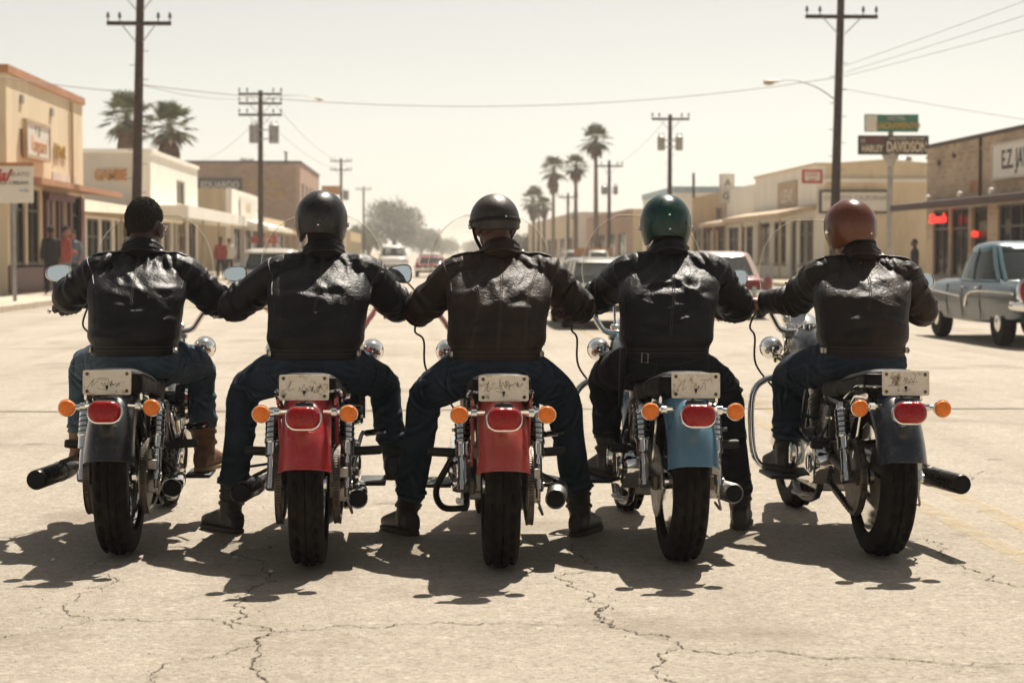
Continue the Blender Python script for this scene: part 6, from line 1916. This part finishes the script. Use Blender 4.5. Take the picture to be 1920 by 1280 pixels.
def rider(sp, bike):
    rnd = random.Random(sp['seed'])
    bm = bike['M']; Yb = bike['y']
    base = bm @ V((0, .5, 0)); base.z = 0
    root = empty('person', base)
    def lp(x, y, z): return bm @ V((x, y, z)) - base
    def pt(p, dy): return at(p[0], p[1], Yb + dy) - base
    hx, sx = sp.get('hip_dx', 0), sp.get('sh_dx', 0)
    S = {-1: pt(sp['shL'], .63), 1: pt(sp['shR'], .63)}
    E = {-1: pt(sp['elL'], sp.get('elLy', .72)), 1: pt(sp['elR'], sp.get('elRy', .72))}
    G, GD, Wr = {}, {}, {}
    for sd, gp in ((-1, bike['grips'][0]), (1, bike['grips'][1])):
        out = lp(*(V(gp) + V((sd * .055, -.055, -.012)))); inn = lp(*(V(gp) - V((sd * .075, -.06, -.010))))
        g = (out - inn).normalized(); GD[sd] = g; G[sd] = inn.lerp(out, .55)
        d = E[sd] - G[sd]; d = d - g * d.dot(g) * .8
        Wr[sd] = G[sd] + d.normalized() * .085 + V((0, 0, .014))
    mid = (S[-1] + S[1]) / 2
    hc = pt(sp['head'], .74); yaw = sp.get('hyaw', 0)
    hrot = Euler((R(sp.get('htilt', -6)), R(sp.get('hroll', 0)), yaw)).to_matrix()
    jw = sp.get('jw', 1.0)
    # spine rings
    tor = []
    for t, y, z, w, d in ((0, .455, .800, .196, .152), (.06, .455, .845, .196, .150), (.12, .458, .878, .212, .160), (.2, .468, .93, .212, .156), (.38, .492, 1.00, .216, .150), (.6, .532, 1.075, .230, .148), (.8, .590, 1.145, .222, .134), (.92, .638, 1.195, .165, .108), (1.0, .668, 1.235, .092, .085), (1.05, .685, 1.262, .068, .070)):
        p = lp(hx * (1 - t), y, z)
        tx = mid.x * t + p.x * (1 - t)
        dz = (mid.z - 1.165) * t
        tor.append((tx, p.y, p.z + dz, w * jw, d * sp.get('jd', 1.0)))
    nb = V(tor[-1][:3])
    neck_c = V(tor[-2][:3])
    hips = {sd: lp(hx + sd * .10, .50, .765) for sd in (-1, 1)}
    K = {-1: pt(sp['knL'], sp.get('knLy', .88)), 1: pt(sp['knR'], sp.get('knRy', .88))}
    A = {}; GZ = {}; FW = {}
    for sd, k, gy in ((-1, 'anL', sp.get('anLy', .86)), (1, 'anR', sp.get('anRy', .86))):
        p = pt(sp[k], gy)
        if sp.get(k + '_ground'): p.z = .092; GZ[sd] = 0.0
        else: p.z = .340; GZ[sd] = .243
        A[sd] = p; FW[sd] = V((sd * sp.get('splay%+d' % sd, .22), 1, 0))
    # ---------------- body: one continuous figure
    mb = MB()
    add_head(mb, hc, hrot, nb + V((0, 0, -.03)))
    body_loft(mb, [(q[0], q[1], q[2], q[3] * .72, q[4] * .70) for q in tor])
    mb.tube([nb, neck_c - V((0, 0, .08))], [.06, .07], 14)
    for sd in (-1, 1):
        mb.tube([neck_c + V((0, 0, -.04)), S[sd], S[sd].lerp(E[sd], .5), E[sd], E[sd].lerp(Wr[sd], .5), Wr[sd]], [.06, .056, .045, .038, .034, .024], 12, smooth=4)
        add_hand(mb, Wr[sd], G[sd], GD[sd], sd)
        mb.tube([V(tor[0][:3]) - V((0, 0, .02)), hips[sd], hips[sd].lerp(K[sd], .5), K[sd], K[sd].lerp(A[sd], .45), A[sd]], [.08, .085, .072, .052, .05, .034], 12, smooth=4)
        f = FW[sd].normalized(); mb.tube([A[sd], A[sd] + f * .06 - V((0, 0, .035)), A[sd] + f * .15 - V((0, 0, .055))], [.034, .032, .024], 10)
    me = remesh(mb, .0046, 2)
    body = link('body', me, M[sp['skin']], root)
    for sd in (-1, 1):
        b = MB(); b.ball(hc + hrot @ V((sd * .032, .076, .010)), .0125, 12, 8); b.build('eye', M['sign_white'], root)
    # ---------------- jacket
    mb = MB()
    body_loft(mb, tor[:-1])
    for sd in (-1, 1):
        inn = neck_c.lerp(S[sd], .35) - V((0, 0, .035))
        mb.tube([inn, S[sd], S[sd].lerp(E[sd], .5) + V((0, 0, .004)), E[sd], E[sd].lerp(Wr[sd], .35), E[sd].lerp(Wr[sd], .97)], [.080, .088, .079, .072, .066, .046], 16, smooth=5)
        # shoulder slope
        mb.tube([neck_c - V((0, 0, .035)), neck_c.lerp(S[sd], .5) - V((0, 0, .012)), S[sd] + V((0, 0, .006))], [.072, .076, .082], 14)
    me = remesh(mb, .0056, 4)
    Fd = []
    back = V((0, -1, 0))
    for sd in (-1, 1):
        s_, e_, w_ = S[sd], E[sd], Wr[sd]
        # shoulder bunching: short upright ripples over the yoke
        for i in range(8):
            t = .2 + .11 * i
            c = neck_c.lerp(s_, t) + V((0, -.075, .02 + rnd.uniform(-.02, .02)))
            Fd.append((c, V((1, 0, sd * rnd.uniform(-.1, .5))), rnd.uniform(.004, .0085) * sp.get('wr', 1), rnd.uniform(.010, .016), rnd.uniform(.035, .06)))
        # drag folds from the armpit to the middle of the back
        arm = s_ + V((-sd * .01, -.07, -.06))
        for i in range(5):
            c = arm + V((-sd * (.04 + .035 * i), 0, -.02 - .035 * i + rnd.uniform(-.02, .02)))
            Fd.append((c, V((sd * rnd.uniform(.15, .6), 0, 1)), rnd.uniform(.004, .008) * sp.get('wr', 1), rnd.uniform(.010, .017), rnd.uniform(.05, .09)))
        for i in range(4):
            c = arm + V((rnd.uniform(-.02, .03), 0.02, -.05 - .04 * i)); Fd.append((c, V((sd * .8, 0, rnd.uniform(.3, .8))), .006, .013, .06))
        Fd += limb_folds(s_, e_, 13, .0062, .011, .055, .08, rnd, .8)
        Fd += limb_folds(s_.lerp(e_, .72), e_.lerp(w_, .3), 8, .0075, .010, .055, .068, rnd, .5)
        Fd += limb_folds(e_.lerp(w_, .2), w_, 7, .0055, .009, .05, .055, rnd, .5)
    for i in range(16):
        t = rnd.random()
        if i % 2: Fd.append(((tor[3][0] + rnd.uniform(-.15, .15), tor[3][1] - .14, rnd.uniform(.9, 1.08)), V((rnd.uniform(-1, 1), 0, rnd.uniform(.3, 1))), rnd.uniform(.004, .007), rnd.uniform(.016, .028), rnd.uniform(.06, .12)))
        c = V((hx + mid.x * .4 + rnd.uniform(-.16, .16) + 0, tor[2][1] - .14, .87 + .16 * t)); c.x = tor[2][0] + rnd.uniform(-.17, .17)
        Fd.append((c, V((rnd.uniform(-.35, .35), 0, 1)), rnd.uniform(.003, .0065), rnd.uniform(.010, .018), rnd.uniform(.05, .11)))
    for i in range(13):
        c = V((mid.x + rnd.uniform(-.16, .16), tor[5][1] - .13, rnd.uniform(1.05, 1.2))); Fd.append((c, V((rnd.uniform(-.8, .8), 0, rnd.uniform(.2, 1))), rnd.uniform(.003, .006), rnd.uniform(.011, .02), rnd.uniform(.05, .10)))
    Fd = [(c, n, A_ * (1.3 if c[2] > 1.09 or abs(c[0] - tor[3][0]) > .21 else .62), g_ * 1.0, r_ * 1.1) for c, n, A_, g_, r_ in Fd]
    apply_folds(me, Fd, rnd, .0007)
    lm = M[sp['leather']]
    jk = link('jacket', me, lm, root)
    bv = bvh_of(me)
    st = M['stitch'] if sp.get('stitch') else M['stitch_dark']
    zt = nb.z - .01
    def backline(pts, nm='seam', r=.0019, m=None):
        P = catmull(pts, 10)
        ribbon(bv, [(p[0], -.62, p[1]) for p in P], [(0, 1, 0)] * len(P), r, m or st, nm, jk, .0008, n=5)
    bx0, bx1 = tor[2][0], mid.x
    zl = sp.get('seam_to', .84)
    for o in (-.004, .004):
        backline([(bx1 + o, zt - .01), (bx1 * .7 + bx0 * .3 + o, 1.1), (bx0 + o, zl)])
    for z in sp.get('waist', (.842, .826)):
        pts, ds = [], []
        for k in range(60):
            a = R(200) + R(140) * k / 59 if False else 2 * math.pi * k / 59
            pts.append((tor[1][0] + .5 * math.cos(a), tor[1][1] + .5 * math.sin(a), z)); ds.append((-math.cos(a), -math.sin(a), 0))
        ribbon(bv, pts, ds, .0022, st, 'waist_seam', jk, .0006, n=5)
    if sp.get('panels'):
        for q in (-1, 1):
            for o in (0, .007):
                backline([(S[q].x * .80 + bx1 * .2 + q * o, S[q].z + .02), (bx1 + q * .10 + q * o, 1.06), (bx0 + q * .105 + q * o, .85)])
    if sp.get('yoke'):
        backline([(S[-1].x + .02, S[-1].z - .02), (bx1, 1.12), (S[1].x - .02, S[1].z - .02)])
    for q in (-1, 1):                                             # sleeve-head seams
        ax = (E[q] - S[q]).normalized(); c = S[q] + ax * .005
        u = perp(ax); w = ax.cross(u); pts, ds = [], []
        for k in range(40):
            a = 2 * math.pi * k / 40; d = u * math.cos(a) + w * math.sin(a)
            pts.append(c + d * .30); ds.append(-d)
        ribbon(bv, [p for p, d in zip(pts, ds) if p.y < c.y + .12], [d for p, d in zip(pts, ds) if p.y < c.y + .12], .0026, st, 'armhole_seam', jk, .0006, n=5)
        cuff = E[q].lerp(Wr[q], .96); ax = (Wr[q] - E[q]).normalized(); u = perp(ax); w = ax.cross(u)
        b = MB(); b.tube([cuff + (u * math.cos(a) + w * math.sin(a)) * .0475 for a in np.arange(20) * 2 * math.pi / 20], .0045, 6, closed=True); b.build('cuff', lm, jk)
    if sp.get('epaulette'):
        for q in (-1, 1):
            a0 = neck_c.lerp(S[q], .42) + V((0, -.02, .3)); a1 = S[q] + V((q * .035, -.02, .3))
            P = [a0.lerp(a1, i / 10) for i in range(11)]
            ribbon(bv, P, [(0, 0, -1)] * 11, [.017] * 9 + [.014, .008], lm, 'epaulette', jk, .003, flat=(.22, 1), n=10)
            h = bv.ray_cast(a0.lerp(a1, .12), V((0, 0, -1)))
            if h[0]: b = MB(); b.lathe([(.006, 0), (.006, .004), (0, .006)], h[0] + h[1] * .006, h[1], 10); b.build('button', M['dull_metal'], jk)
    # collar: stand with a turned-down leaf
    ca = V((0, .38, 1)).normalized(); cu = V((1, 0, 0)); cv = ca.cross(cu)
    cb = nb - ca * .022; crings = []
    prof = [(.098, -.004), (.093, .016), (.085, .042), (.078, .060), (.072, .064), (.067, .056), (.066, .02), (.068, -.03)]
    angs = np.linspace(-148, 148, 41)
    secs = []
    for an in angs:
        a = R(an); k = abs(an) / 148
        wob = .004 * math.sin(3 * a + sp['seed']) + .003 * math.sin(7 * a + 2 * sp['seed'])
        sec = []
        for i, (r, h) in enumerate(prof):
            rr = r + (wob if i < 3 else wob * .3) + (.010 * k * k if i < 3 else 0)
            hh = h - (.018 * k * k if i < 2 else 0) - .010 * k
            d = cu * math.sin(a) * rr * .98 - cv * math.cos(a) * rr * 1.05 if cv.y > 0 else cu * math.sin(a) * rr * .98 + cv * math.cos(a) * rr * 1.05
            sec.append(cb + d + ca * hh)
        secs.append(sec)
    b = MB(); b.loft(secs); co = b.build('collar', lm, jk, angle=50)
    for i_, ro in ((0, .0022), (1, .0016), (2, .0016)):
        b = MB(); b.tube([s[i_] + (s[i_] - cb).normalized() * .001 for s in secs], ro, 5); b.build('edge_stitch', lm if i_ else st, co)
    # hem buckles
    if sp.get('buckle'):
        for q in (-1, 1):
            h = bv.ray_cast(V((tor[0][0] + q * .5, tor[0][1] - .05, .826)), V((-q, 0, 0)))
            if h[0]:
                b = MB(); b.box(h[0] + V((q * .004, 0, 0)), (.016, .05, .022)); b.tube([h[0] + V((q * .006, -.02, .012)), h[0] + V((q * .012, -.035, 0)), h[0] + V((q * .006, -.02, -.012))], .003, 6); b.build('hem_buckle', M['dull_metal'], jk, bevel=.002)
    # ---------------- jeans
    mb = MB()
    pr = [(tor[0][0], tor[0][1] + .0, .70, .150, .115), (tor[0][0], tor[0][1] + .01, .74, .192, .150), (tor[0][0], tor[0][1], .79, .190, .148), (tor[0][0], tor[0][1] + .005, .845, .170, .128), (tor[0][0], tor[0][1] + .01, .87, .150, .11)]
    body_loft(mb, pr)
    hemp = {}
    for sd in (-1, 1):
        grd = GZ[sd] == 0.0
        hem = A[sd] + (K[sd] - A[sd]).normalized() * sp.get('hem%+d' % sd, sp.get('hem', .06))
        hemp[sd] = hem
        ks = sp.get('leg', 1.0)
        mb.tube([hips[sd] + V((-sd * .02, -.02, 0)), hips[sd].lerp(K[sd], .45) + V((0, 0, .008)), K[sd], K[sd].lerp(hem, .4), hem], [.108 * ks, .093 * ks, .073 * ks, .066 * ks, .063 * ks], 18, smooth=5)
    me = remesh(mb, .0068, 3)
    Fd = []
    for sd in (-1, 1):
        Fd += limb_folds(hips[sd], hips[sd].lerp(K[sd], .5), 9, .006, .013, .06, .10, rnd, 2.2)
        Fd += limb_folds(hips[sd].lerp(K[sd], .6), K[sd].lerp(A[sd], .2), 12, .0078, .010, .040, .08, rnd, 1.5)
        Fd += limb_folds(K[sd].lerp(A[sd], .15), hemp[sd], 12, .0055, .013, .045, .072, rnd, 2.4)
        Fd += limb_folds(K[sd].lerp(A[sd], .7), hemp[sd], 8, .007, .009, .035, .07, rnd, 1.0)
        for i in range(3):
            Fd.append((hips[sd] + V((sd * .02, -.09, -.01 + .03 * i)), V((sd * .5, 0, 1)), .005, .012, .06))
    Fd = [(c, n, A_ * 1.6, g_ * .8, r_ * 1.1) for c, n, A_, g_, r_ in Fd]
    apply_folds(me, Fd, rnd, .001)
    dm = M[sp['denim']]
    jn = link('jeans', me, dm, root)
    bv2 = bvh_of(me)
    cx = tor[0][0]
    def jline(pts, r=.0014):
        P = catmull(pts, 8); ribbon(bv2, [(p[0], -.62, p[1]) for p in P], [(0, 1, 0)] * len(P), r, M['stitch'], 'stitching', jn, .0006, n=4)
    jline([(cx - .15, .80), (cx, .775), (cx + .15, .80)]); jline([(cx, .84), (cx, .74)])
    for q in (-1, 1):
        jline([(cx + q * .05, .772), (cx + q * .06, .735), (cx + q * .10, .722)])
        ribbon(bv2, [hips[q].lerp(K[q], t) + V((q * .4, 0, 0)) for t in np.linspace(.05, .95, 14)], [(-q, 0, 0)] * 14, .002, dm, 'side_seam', jn, .0006, n=5)
        ribbon(bv2, [K[q].lerp(hemp[q], t) + V((q * .4, 0, 0)) for t in np.linspace(.05, .98, 14)], [(-q, 0, 0)] * 14, .002, dm, 'side_seam', jn, .0006, n=5)
        ax = (A[q] - K[q]).normalized(); u = perp(ax); w = ax.cross(u); c = hemp[q] + ax * .006
        an = np.linspace(0, 2 * math.pi, 30)
        ribbon(bv2, [c + (u * math.cos(a) + w * math.sin(a)) * .16 for a in an], [-(u * math.cos(a) + w * math.sin(a)) for a in an], .006, dm, 'hem', jn, .0006, n=6, flat=(1.0, 1.0))
    ribbon(bv2, [(cx + .5 * math.cos(a), tor[0][1] + .5 * math.sin(a), .838) for a in np.linspace(R(180), R(360), 40)], [(-math.cos(a), -math.sin(a), 0) for a in np.linspace(R(180), R(360), 40)], .016, M['leather_black'], 'belt', jn, .001, flat=(1, .2), n=8)
    if sp.get('belt_buckle'):
        h = bv2.ray_cast(V((cx - .10, -.62, .805)), V((0, 1, 0)))
        if h[0]:
            b = MB(); b.tube([h[0] + V(p) for p in ((-.012, -.012, .022), (.014, -.012, .018), (.012, -.012, -.022), (-.014, -.012, -.018))], .003, 6, closed=True); b.build('buckle', M['dull_metal'], jn)
        b = MB(); b.tube([(cx - .19, -.16, .845), (cx - .195, -.17, .72), (cx - .20, -.16, .60)], [.022, .022, .014], 10, flat=(1, .6)); b.build('sheath', M['leather_black'], root)
    # ---------------- boots
    for sd in (-1, 1):
        boot(root, A[sd], FW[sd], M[sp['boot']], M['sole_tan'] if sp['boot'] == 'boot_brown' else M['sole'], sp.get('shaft', .16), GZ[sd], knee=K[sd])
    # ---------------- head wear
    hd = sp['hat']
    if hd == 'hair':
        b = MB(); shell(b, hc + hrot @ V((0, -.008, .030)), hrot, (.084, .104, .108), edge_hair, .014, squash=.75, fade=.10)
        me = remesh(b, .0034, 1); r2 = random.Random(5); co, no = arrays(me)
        dsp = np.array([noise.noise(V(c) * 210) for c in co]) * .0036 + np.array([noise.noise(V(c) * 95) for c in co]) * .0018
        co += no * dsp[:, None]; me.vertices.foreach_set('co', co.ravel()); me.update()
        tf = MB(); rh = random.Random(9); nv = len(co)
        for _ in range(9000):
            i = rh.randrange(nv); p = V(co[i]); n_ = V(no[i]) + V((rh.gauss(0, .45), rh.gauss(0, .45), rh.gauss(0, .45)))
            if (p - hc).length < .088: continue
            n_.normalize(); u_ = perp(n_, rh) * .0016; v_ = n_.cross(u_)
            k_ = rh.uniform(.003, .0075)
            tf.add([p + u_, p - u_ * .5 + v_ * .8, p - u_ * .5 - v_ * .8, p + n_ * k_ + u_ * rh.uniform(-2, 2)], [(0, 1, 3), (1, 2, 3), (2, 0, 3)])
        ho = link('hair', me, M['hair'], root)
        tag(tf.build('curls', M['hair'], ho, fix=False, smooth=False), kind='stuff')
    else:
        hm = M[sp['hat_mat']]
        if hd == 'open':
            hcen = hc + hrot @ V((0, -.006, .018)); rad = (.113, .131, .123); ed = edge_open
        else:
            hcen = hc + hrot @ V((0, -.006, .022)); rad = (.107, .126, .117); ed = edge_half
        b = MB(); rim = shell(b, hcen, hrot, rad, ed, .014); ho = b.build('helmet', hm, root, angle=60)
        b = MB(); b.tube(rim, .0062, 8, closed=True); b.build('trim', M['grip'], ho)
        def on(az, el, k=1.0):
            kk = math.cos(R(el)) if el > 0 else math.cos(R(el) * .62)
            return hcen + hrot @ V((rad[0] * kk * math.sin(R(az)), -rad[1] * kk * math.cos(R(az)), rad[2] * math.sin(R(el)))) * k
        for az, el in sp.get('studs', ((8, -22),)):
            p = on(az, el); b = MB(); b.lathe([(.0052, -.003), (.0052, .002), (.003, .004), (0, .0045)], p, p - hcen, 10); b.build('stud', M['chrome'], ho)
        for az in (-96, 96):
            p = on(az, -12); b = MB(); b.lathe([(.011, -.006), (.012, .004), (.008, .009), (0, .010)], p, p - hcen, 14); b.build('snap', M['chrome'], ho)
        if hd == 'half':
            for az in (-78, 78):
                b = MB(); b.tube([on(az, -2), hc + hrot @ V((math.copysign(.078, az), .025, -.05)), hc + hrot @ V((math.copysign(.035, az), .06, -.112))], .006, 6, smooth=3, flat=(.5, 1.5)); b.build('strap', M['leather_black'], ho)
            b = MB(); b.tube([on(a, -1, 1.012) for a in range(-120, 121, 6)], .010, 8, flat=(.9, .3)); b.build('goggle_strap', M['leather_black'], ho)
        # padded neck liner below the shell
        if hd == 'open':
            b = MB(); rr = (rad[0] - .012, rad[1] - .014, rad[2] - .010)
            shell(b, hcen, hrot, rr, lambda az: ed(az) - 7 * (1 - sstep(60, 110, az if az <= 180 else 360 - az)), .014, nr=16); b.build('liner', M['leather_black'], ho)
            b = MB(); b.tube([on(a, -8 + 8 * sstep(60, 120, abs(a)) * .5, 1.012) for a in range(-100, 101, 5)], .006, 6) if sp.get('strap') else None
            if sp.get('strap'): b.build('goggle_strap', M['leather_black'], ho)
    if sp.get('glasses'):
        b = MB()
        for sd in (-1, 1):
            c = hc + hrot @ V((sd * .034, .106, .010))
            b.tube([c + hrot @ V((math.cos(a) * .028, -.006 * abs(math.cos(a)), math.sin(a) * .021)) for a in np.arange(20) * 2 * math.pi / 20], .0022, 6, closed=True)
            b.tube([hc + hrot @ V((sd * .062, .100, .014)), hc + hrot @ V((sd * .086, .06, .016)), hc + hrot @ V((sd * .086, -.005, .012))], .0022, 6)
        b.tube([hc + hrot @ V((-.008, .110, .014)), hc + hrot @ V((.008, .110, .014))], .002, 6)
        go = b.build('glasses', M['chrome'], root)
        for sd in (-1, 1):
            b = MB(); b.lathe([(.0, -.001), (.026, -.001), (.026, .001), (0, .001)], hc + hrot @ V((sd * .034, .106, .010)), hrot @ V((0, 1, 0)), 16, sx=.78); b.build('lens', M['windscreen'], go)
    if sp.get('scarf'):
        b = MB(); secs = []
        for r, h in ((.070, .040), (.076, .060), (.074, .092), (.069, .108), (.062, .07)):
            secs.append([cb + cu * math.sin(a) * r - (cv if cv.y > 0 else -cv) * math.cos(a) * r + ca * (h - .012 + .003 * math.sin(5 * a)) for a in np.arange(32) * 2 * math.pi / 32])
        b.loft(secs); b.build('scarf', M['cloth_black'], root)
    tag(root, sp['label'], 'person', 'riders astride their motorcycles')
    return root


M['helmet_black'] = pmat('satin_black_helmet', (0.012, 0.011, 0.010), 0.30, var=0.3, scale=14, rvar=0.10, coat=0.0, spec=0.4, dirt=(0.08, 0.06, 0.045), dscale=18, damt=0.35, bump=0.03)
M['helmet_green'] = pmat('bottle_green_helmet', (0.004, 0.036, 0.029), 0.30, var=0.3, scale=9, rvar=0.10, spec=0.35, coat=0.1, dirt=(0.05, 0.05, 0.04), dscale=14, damt=0.4)
M['helmet_copper'] = pmat('copper_red_helmet', (0.135, 0.037, 0.015), 0.26, var=0.3, scale=8, rvar=0.08, coat=0.15, spec=0.4, vcol=(0.07, 0.017, 0.008), dirt=(0.08, 0.03, 0.02), dscale=12, damt=0.5)
M['helmet_leather'] = pmat('worn_black_leather_cap', (0.026, 0.019, 0.014), 0.46, var=0.4, scale=22, rvar=0.1, bump=0.14, bscale=120)

RIDERS = [
    dict(seed=11, label='bareheaded rider with short curly hair, black leather jacket and brown boots', skin='skin_dark', leather='leather_gloss', denim='denim_mid', boot='boot_brown', hat='hair', epaulette=1, glasses=1, wr=1.3, seam_to=1.02,
         shL=(190, 512), shR=(338, 512), elL=(128, 556), elR=(408, 566), elLy=.66, elRy=.70, head=(271, 428), hyaw=R(-14), hip_dx=.0,
         knL=(160, 690), knR=(372, 688), anL=(150, 850), anR=(384, 850), hem=.10, shaft=.14, buckle=1, jw=.95, anRy=.9, anLy=.9),
    dict(seed=12, label='rider in a black open face helmet and black leather jacket, second from left', skin='skin_mid', leather='leather_black', denim='denim_dark', boot='boot_black', hat='open', hat_mat='helmet_black', studs=((6, -20),), wr=.9, scarf=1, seam_to=1.0,
         shL=(530, 515), shR=(684, 515), elL=(440, 572), elR=(742, 572), head=(603, 418), hyaw=R(-8), hip_dx=0.0,
         knL=(460, 735), knR=(718, 722), anL=(432, 950), anL_ground=1, anR=(738, 850), anLy=.92, knLy=.72, hem=.06, **{'hem-1': .15, 'splay-1': .75, 'splay+1': .1}, buckle=1, jw=.97),
    dict(seed=13, label='rider in a leather skullcap helmet and brown black leather jacket, centre of the row', skin='skin_mid', leather='leather_worn', denim='denim_dark', boot='boot_black', hat='half', hat_mat='helmet_leather', studs=((10, 2),), epaulette=1, stitch=1, panels=1, wr=1.1, glasses=1,
         shL=(862, 515), shR=(1018, 515), elL=(790, 578), elR=(1086, 576), head=(927, 424), hyaw=R(12), hip_dx=0.0,
         knL=(800, 745), knR=(1055, 748), anL=(763, 955), anL_ground=1, anR=(1088, 960), anR_ground=1, anLy=.90, anRy=.84, knLy=.70, knRy=.70, hem=.09, buckle=1, jw=.98, leg=1.04, **{'hem+1': .12, 'splay-1': .5, 'splay+1': .45}, waist=(.862, .838, .822)),
    dict(seed=14, label='rider in a bottle green helmet and black leather jacket', skin='skin_mid', leather='leather_matt', denim='denim_black', boot='boot_black', hat='open', hat_mat='helmet_green', studs=((4, 8), (5, -22)), wr=1.0, belt_buckle=1, seam_to=.9,
         shL=(1182, 512), shR=(1330, 512), elL=(1118, 560), elR=(1384, 574), elLy=.80, head=(1248, 424), hyaw=R(-3), hip_dx=0.0,
         knL=(1135, 706), knR=(1360, 735), anL=(1140, 850), anR=(1388, 950), anR_ground=1, anRy=.90, knRy=.72, hem=.08, shaft=.2, jw=.95),
    dict(seed=15, label='rider in a copper red helmet and brown black leather jacket, right end of the row', skin='skin_tan', leather='leather_brown', denim='denim_dark', boot='boot_black', hat='open', hat_mat='helmet_copper', studs=((12, -22),), epaulette=1, stitch=1, wr=1.2, glasses=1, seam_to=1.0, scarf=1,
         shL=(1543, 520), shR=(1690, 520), elL=(1492, 562), elR=(1730, 582), elLy=.80, elRy=.66, head=(1593, 432), hyaw=R(22), hroll=0, hip_dx=0.03,
         knL=(1478, 705), knR=(1660, 720), anL=(1474, 858), anR=(1600, 850), anLy=.9, hem=.06, buckle=1, jw=.93),
]
for sp, bk in zip(RIDERS, BIKES):
    rider(sp, bk)


# ---------------- people on the pavements, small in the picture
def bystander(label, px, Y, h, top, legs, skin, face=0.0, bag=None, z0=KZ, arm=.0, hat=None):
    c = at(px, 500, Y); root = empty('person', (c.x, Y, z0), (0, 0, face))
    s = h / 1.75; rnd = random.Random(px)
    def q(x, y, z): return V((x, y, z)) * s
    mb = MB(); add_head(mb, q(0, .02, 1.62), Matrix.Identity(3), q(0, 0, 1.42), s)
    mb.loft([oval(q(0, 0, z), w * s, d * s, 16) for z, w, d in ((.88, .13, .09), (1.1, .13, .09), (1.3, .16, .10), (1.42, .09, .07))])
    arms = {}
    for sd in (-1, 1):
        sh, el, wr = q(sd * .18, 0, 1.38), q(sd * .24, -.02 + arm * .05, 1.10), q(sd * (.22 - arm * .1), .08 + arm * .18, .88 + arm * .25)
        arms[sd] = (sh, el, wr)
        mb.tube([q(0, 0, 1.36), sh, el, wr, wr + q(0, .02, -.09)], [.05 * s, .05 * s, .04 * s, .03 * s, .025 * s], 10)
        kn, an = q(sd * .11, .02 * sd, .50), q(sd * .12, .04 * sd, .08)
        mb.tube([q(sd * .08, 0, .92), kn, an], [.075 * s, .055 * s, .04 * s], 10); mb.tube([an, an + q(0, .16, -.05)], [.04 * s, .03 * s], 8)
    link('body', remesh(mb, .016, 2), M[skin], root)
    mb = MB(); mb.loft([oval(q(0, 0, z), w * s, d * s, 18) for z, w, d in ((.82, .18, .12), (.95, .17, .12), (1.15, .175, .12), (1.32, .20, .125), (1.41, .15, .10), (1.45, .075, .07))])
    for sd in (-1, 1):
        sh, el, wr = arms[sd]; mb.tube([q(0, 0, 1.36), sh, el, el.lerp(wr, .85)], [.07 * s, .072 * s, .058 * s, .048 * s], 12)
    me = remesh(mb, .016, 2); apply_folds(me, limb_folds(q(0, 0, .85), q(0, 0, 1.3), 8, .012, .02, .08, .14, rnd, .7), rnd, .002, 20); link('shirt', me, M[top], root)
    mb = MB(); mb.loft([oval(q(0, 0, z), w * s, d * s, 18) for z, w, d in ((.78, .155, .11), (.9, .165, .115), (.97, .15, .10))])
    for sd in (-1, 1):
        mb.tube([q(sd * .085, 0, .85), q(sd * .11, .02 * sd, .50), q(sd * .12, .03 * sd, .10)], [.092 * s, .074 * s, .066 * s], 12)
    me = remesh(mb, .016, 2); link('trousers', me, M[legs], root)
    b = MB(); shell(b, q(0, .01, 1.655), Matrix.Identity(3), (.083 * s, .104 * s, .102 * s), edge_hair, .014, na=32, nr=10); b.build('hair', M['hair'], root)
    if bag:
        b = MB(); b.box(q(.28, .05, .80), (.12 * s, .30 * s, .28 * s)); b.tube([q(.28, -.05, .93), q(.27, .05, 1.05), q(.28, .15, .93)], .012, 6, smooth=3); b.build('bag', M[bag], root, bevel=.03)
    tag(root, label, 'person', 'bystanders on the pavements')

M['cloth_red'] = pmat('red_cloth', (0.30, 0.06, 0.045), 0.9, var=0.2)
M['cloth_grey'] = pmat('grey_blue_cloth', (0.14, 0.17, 0.19), 0.9, var=0.2)
M['cloth_white'] = pmat('white_cloth', (0.55, 0.50, 0.43), 0.9, var=0.1)
bystander('pedestrian in long black clothes beside the maroon shopfront', 96, 50.5, 1.78, 'cloth_black', 'cloth_black', 'skin_mid', R(30), bag='ink_ochre')
bystander('pedestrian in a red and grey top next to the one in black', 124, 50.0, 1.78, 'cloth_red', 'cloth_grey', 'skin_tan', R(-60), arm=.8)
bystander('pedestrian in grey behind the two at the shopfront', 138, 52.5, 1.70, 'cloth_grey', 'denim_dark', 'skin_tan', R(160))
bystander('pedestrian in a red shirt between the bareheaded rider and the black helmet', 414, 78, 1.72, 'cloth_red', 'denim_black', 'skin_mid', R(180))
bystander('pedestrian in dark clothes behind the copper helmet rider', 1715, 49.5, 1.45, 'cloth_black', 'cloth_black', 'skin_mid', R(90))
bystander('pedestrian in a white shirt far along the left pavement', 430, 84, 1.7, 'cloth_white', 'cloth_black', 'skin_tan', R(20))
# ================================================================== HAZE
hz = MB(); hz.span((-4200, -700, -1.2), (4200, 9300, 19.0))
hm = bpy.data.materials.new('thin_dusty_haze'); hm.use_nodes = True
hn = hm.node_tree; hn.nodes.clear()
ho_ = hn.nodes.new('ShaderNodeOutputMaterial'); hv = hn.nodes.new('ShaderNodeVolumePrincipled')
hv.inputs['Color'].default_value = (0.96, 0.945, 0.92, 1); hv.inputs['Density'].default_value = 0.00045; hv.inputs['Anisotropy'].default_value = 0.35
hn.links.new(hv.outputs[0], ho_.inputs['Volume'])
tag(hz.build('haze', hm, smooth=False), 'pale dusty haze hanging over the whole street', 'haze', kind='stuff')
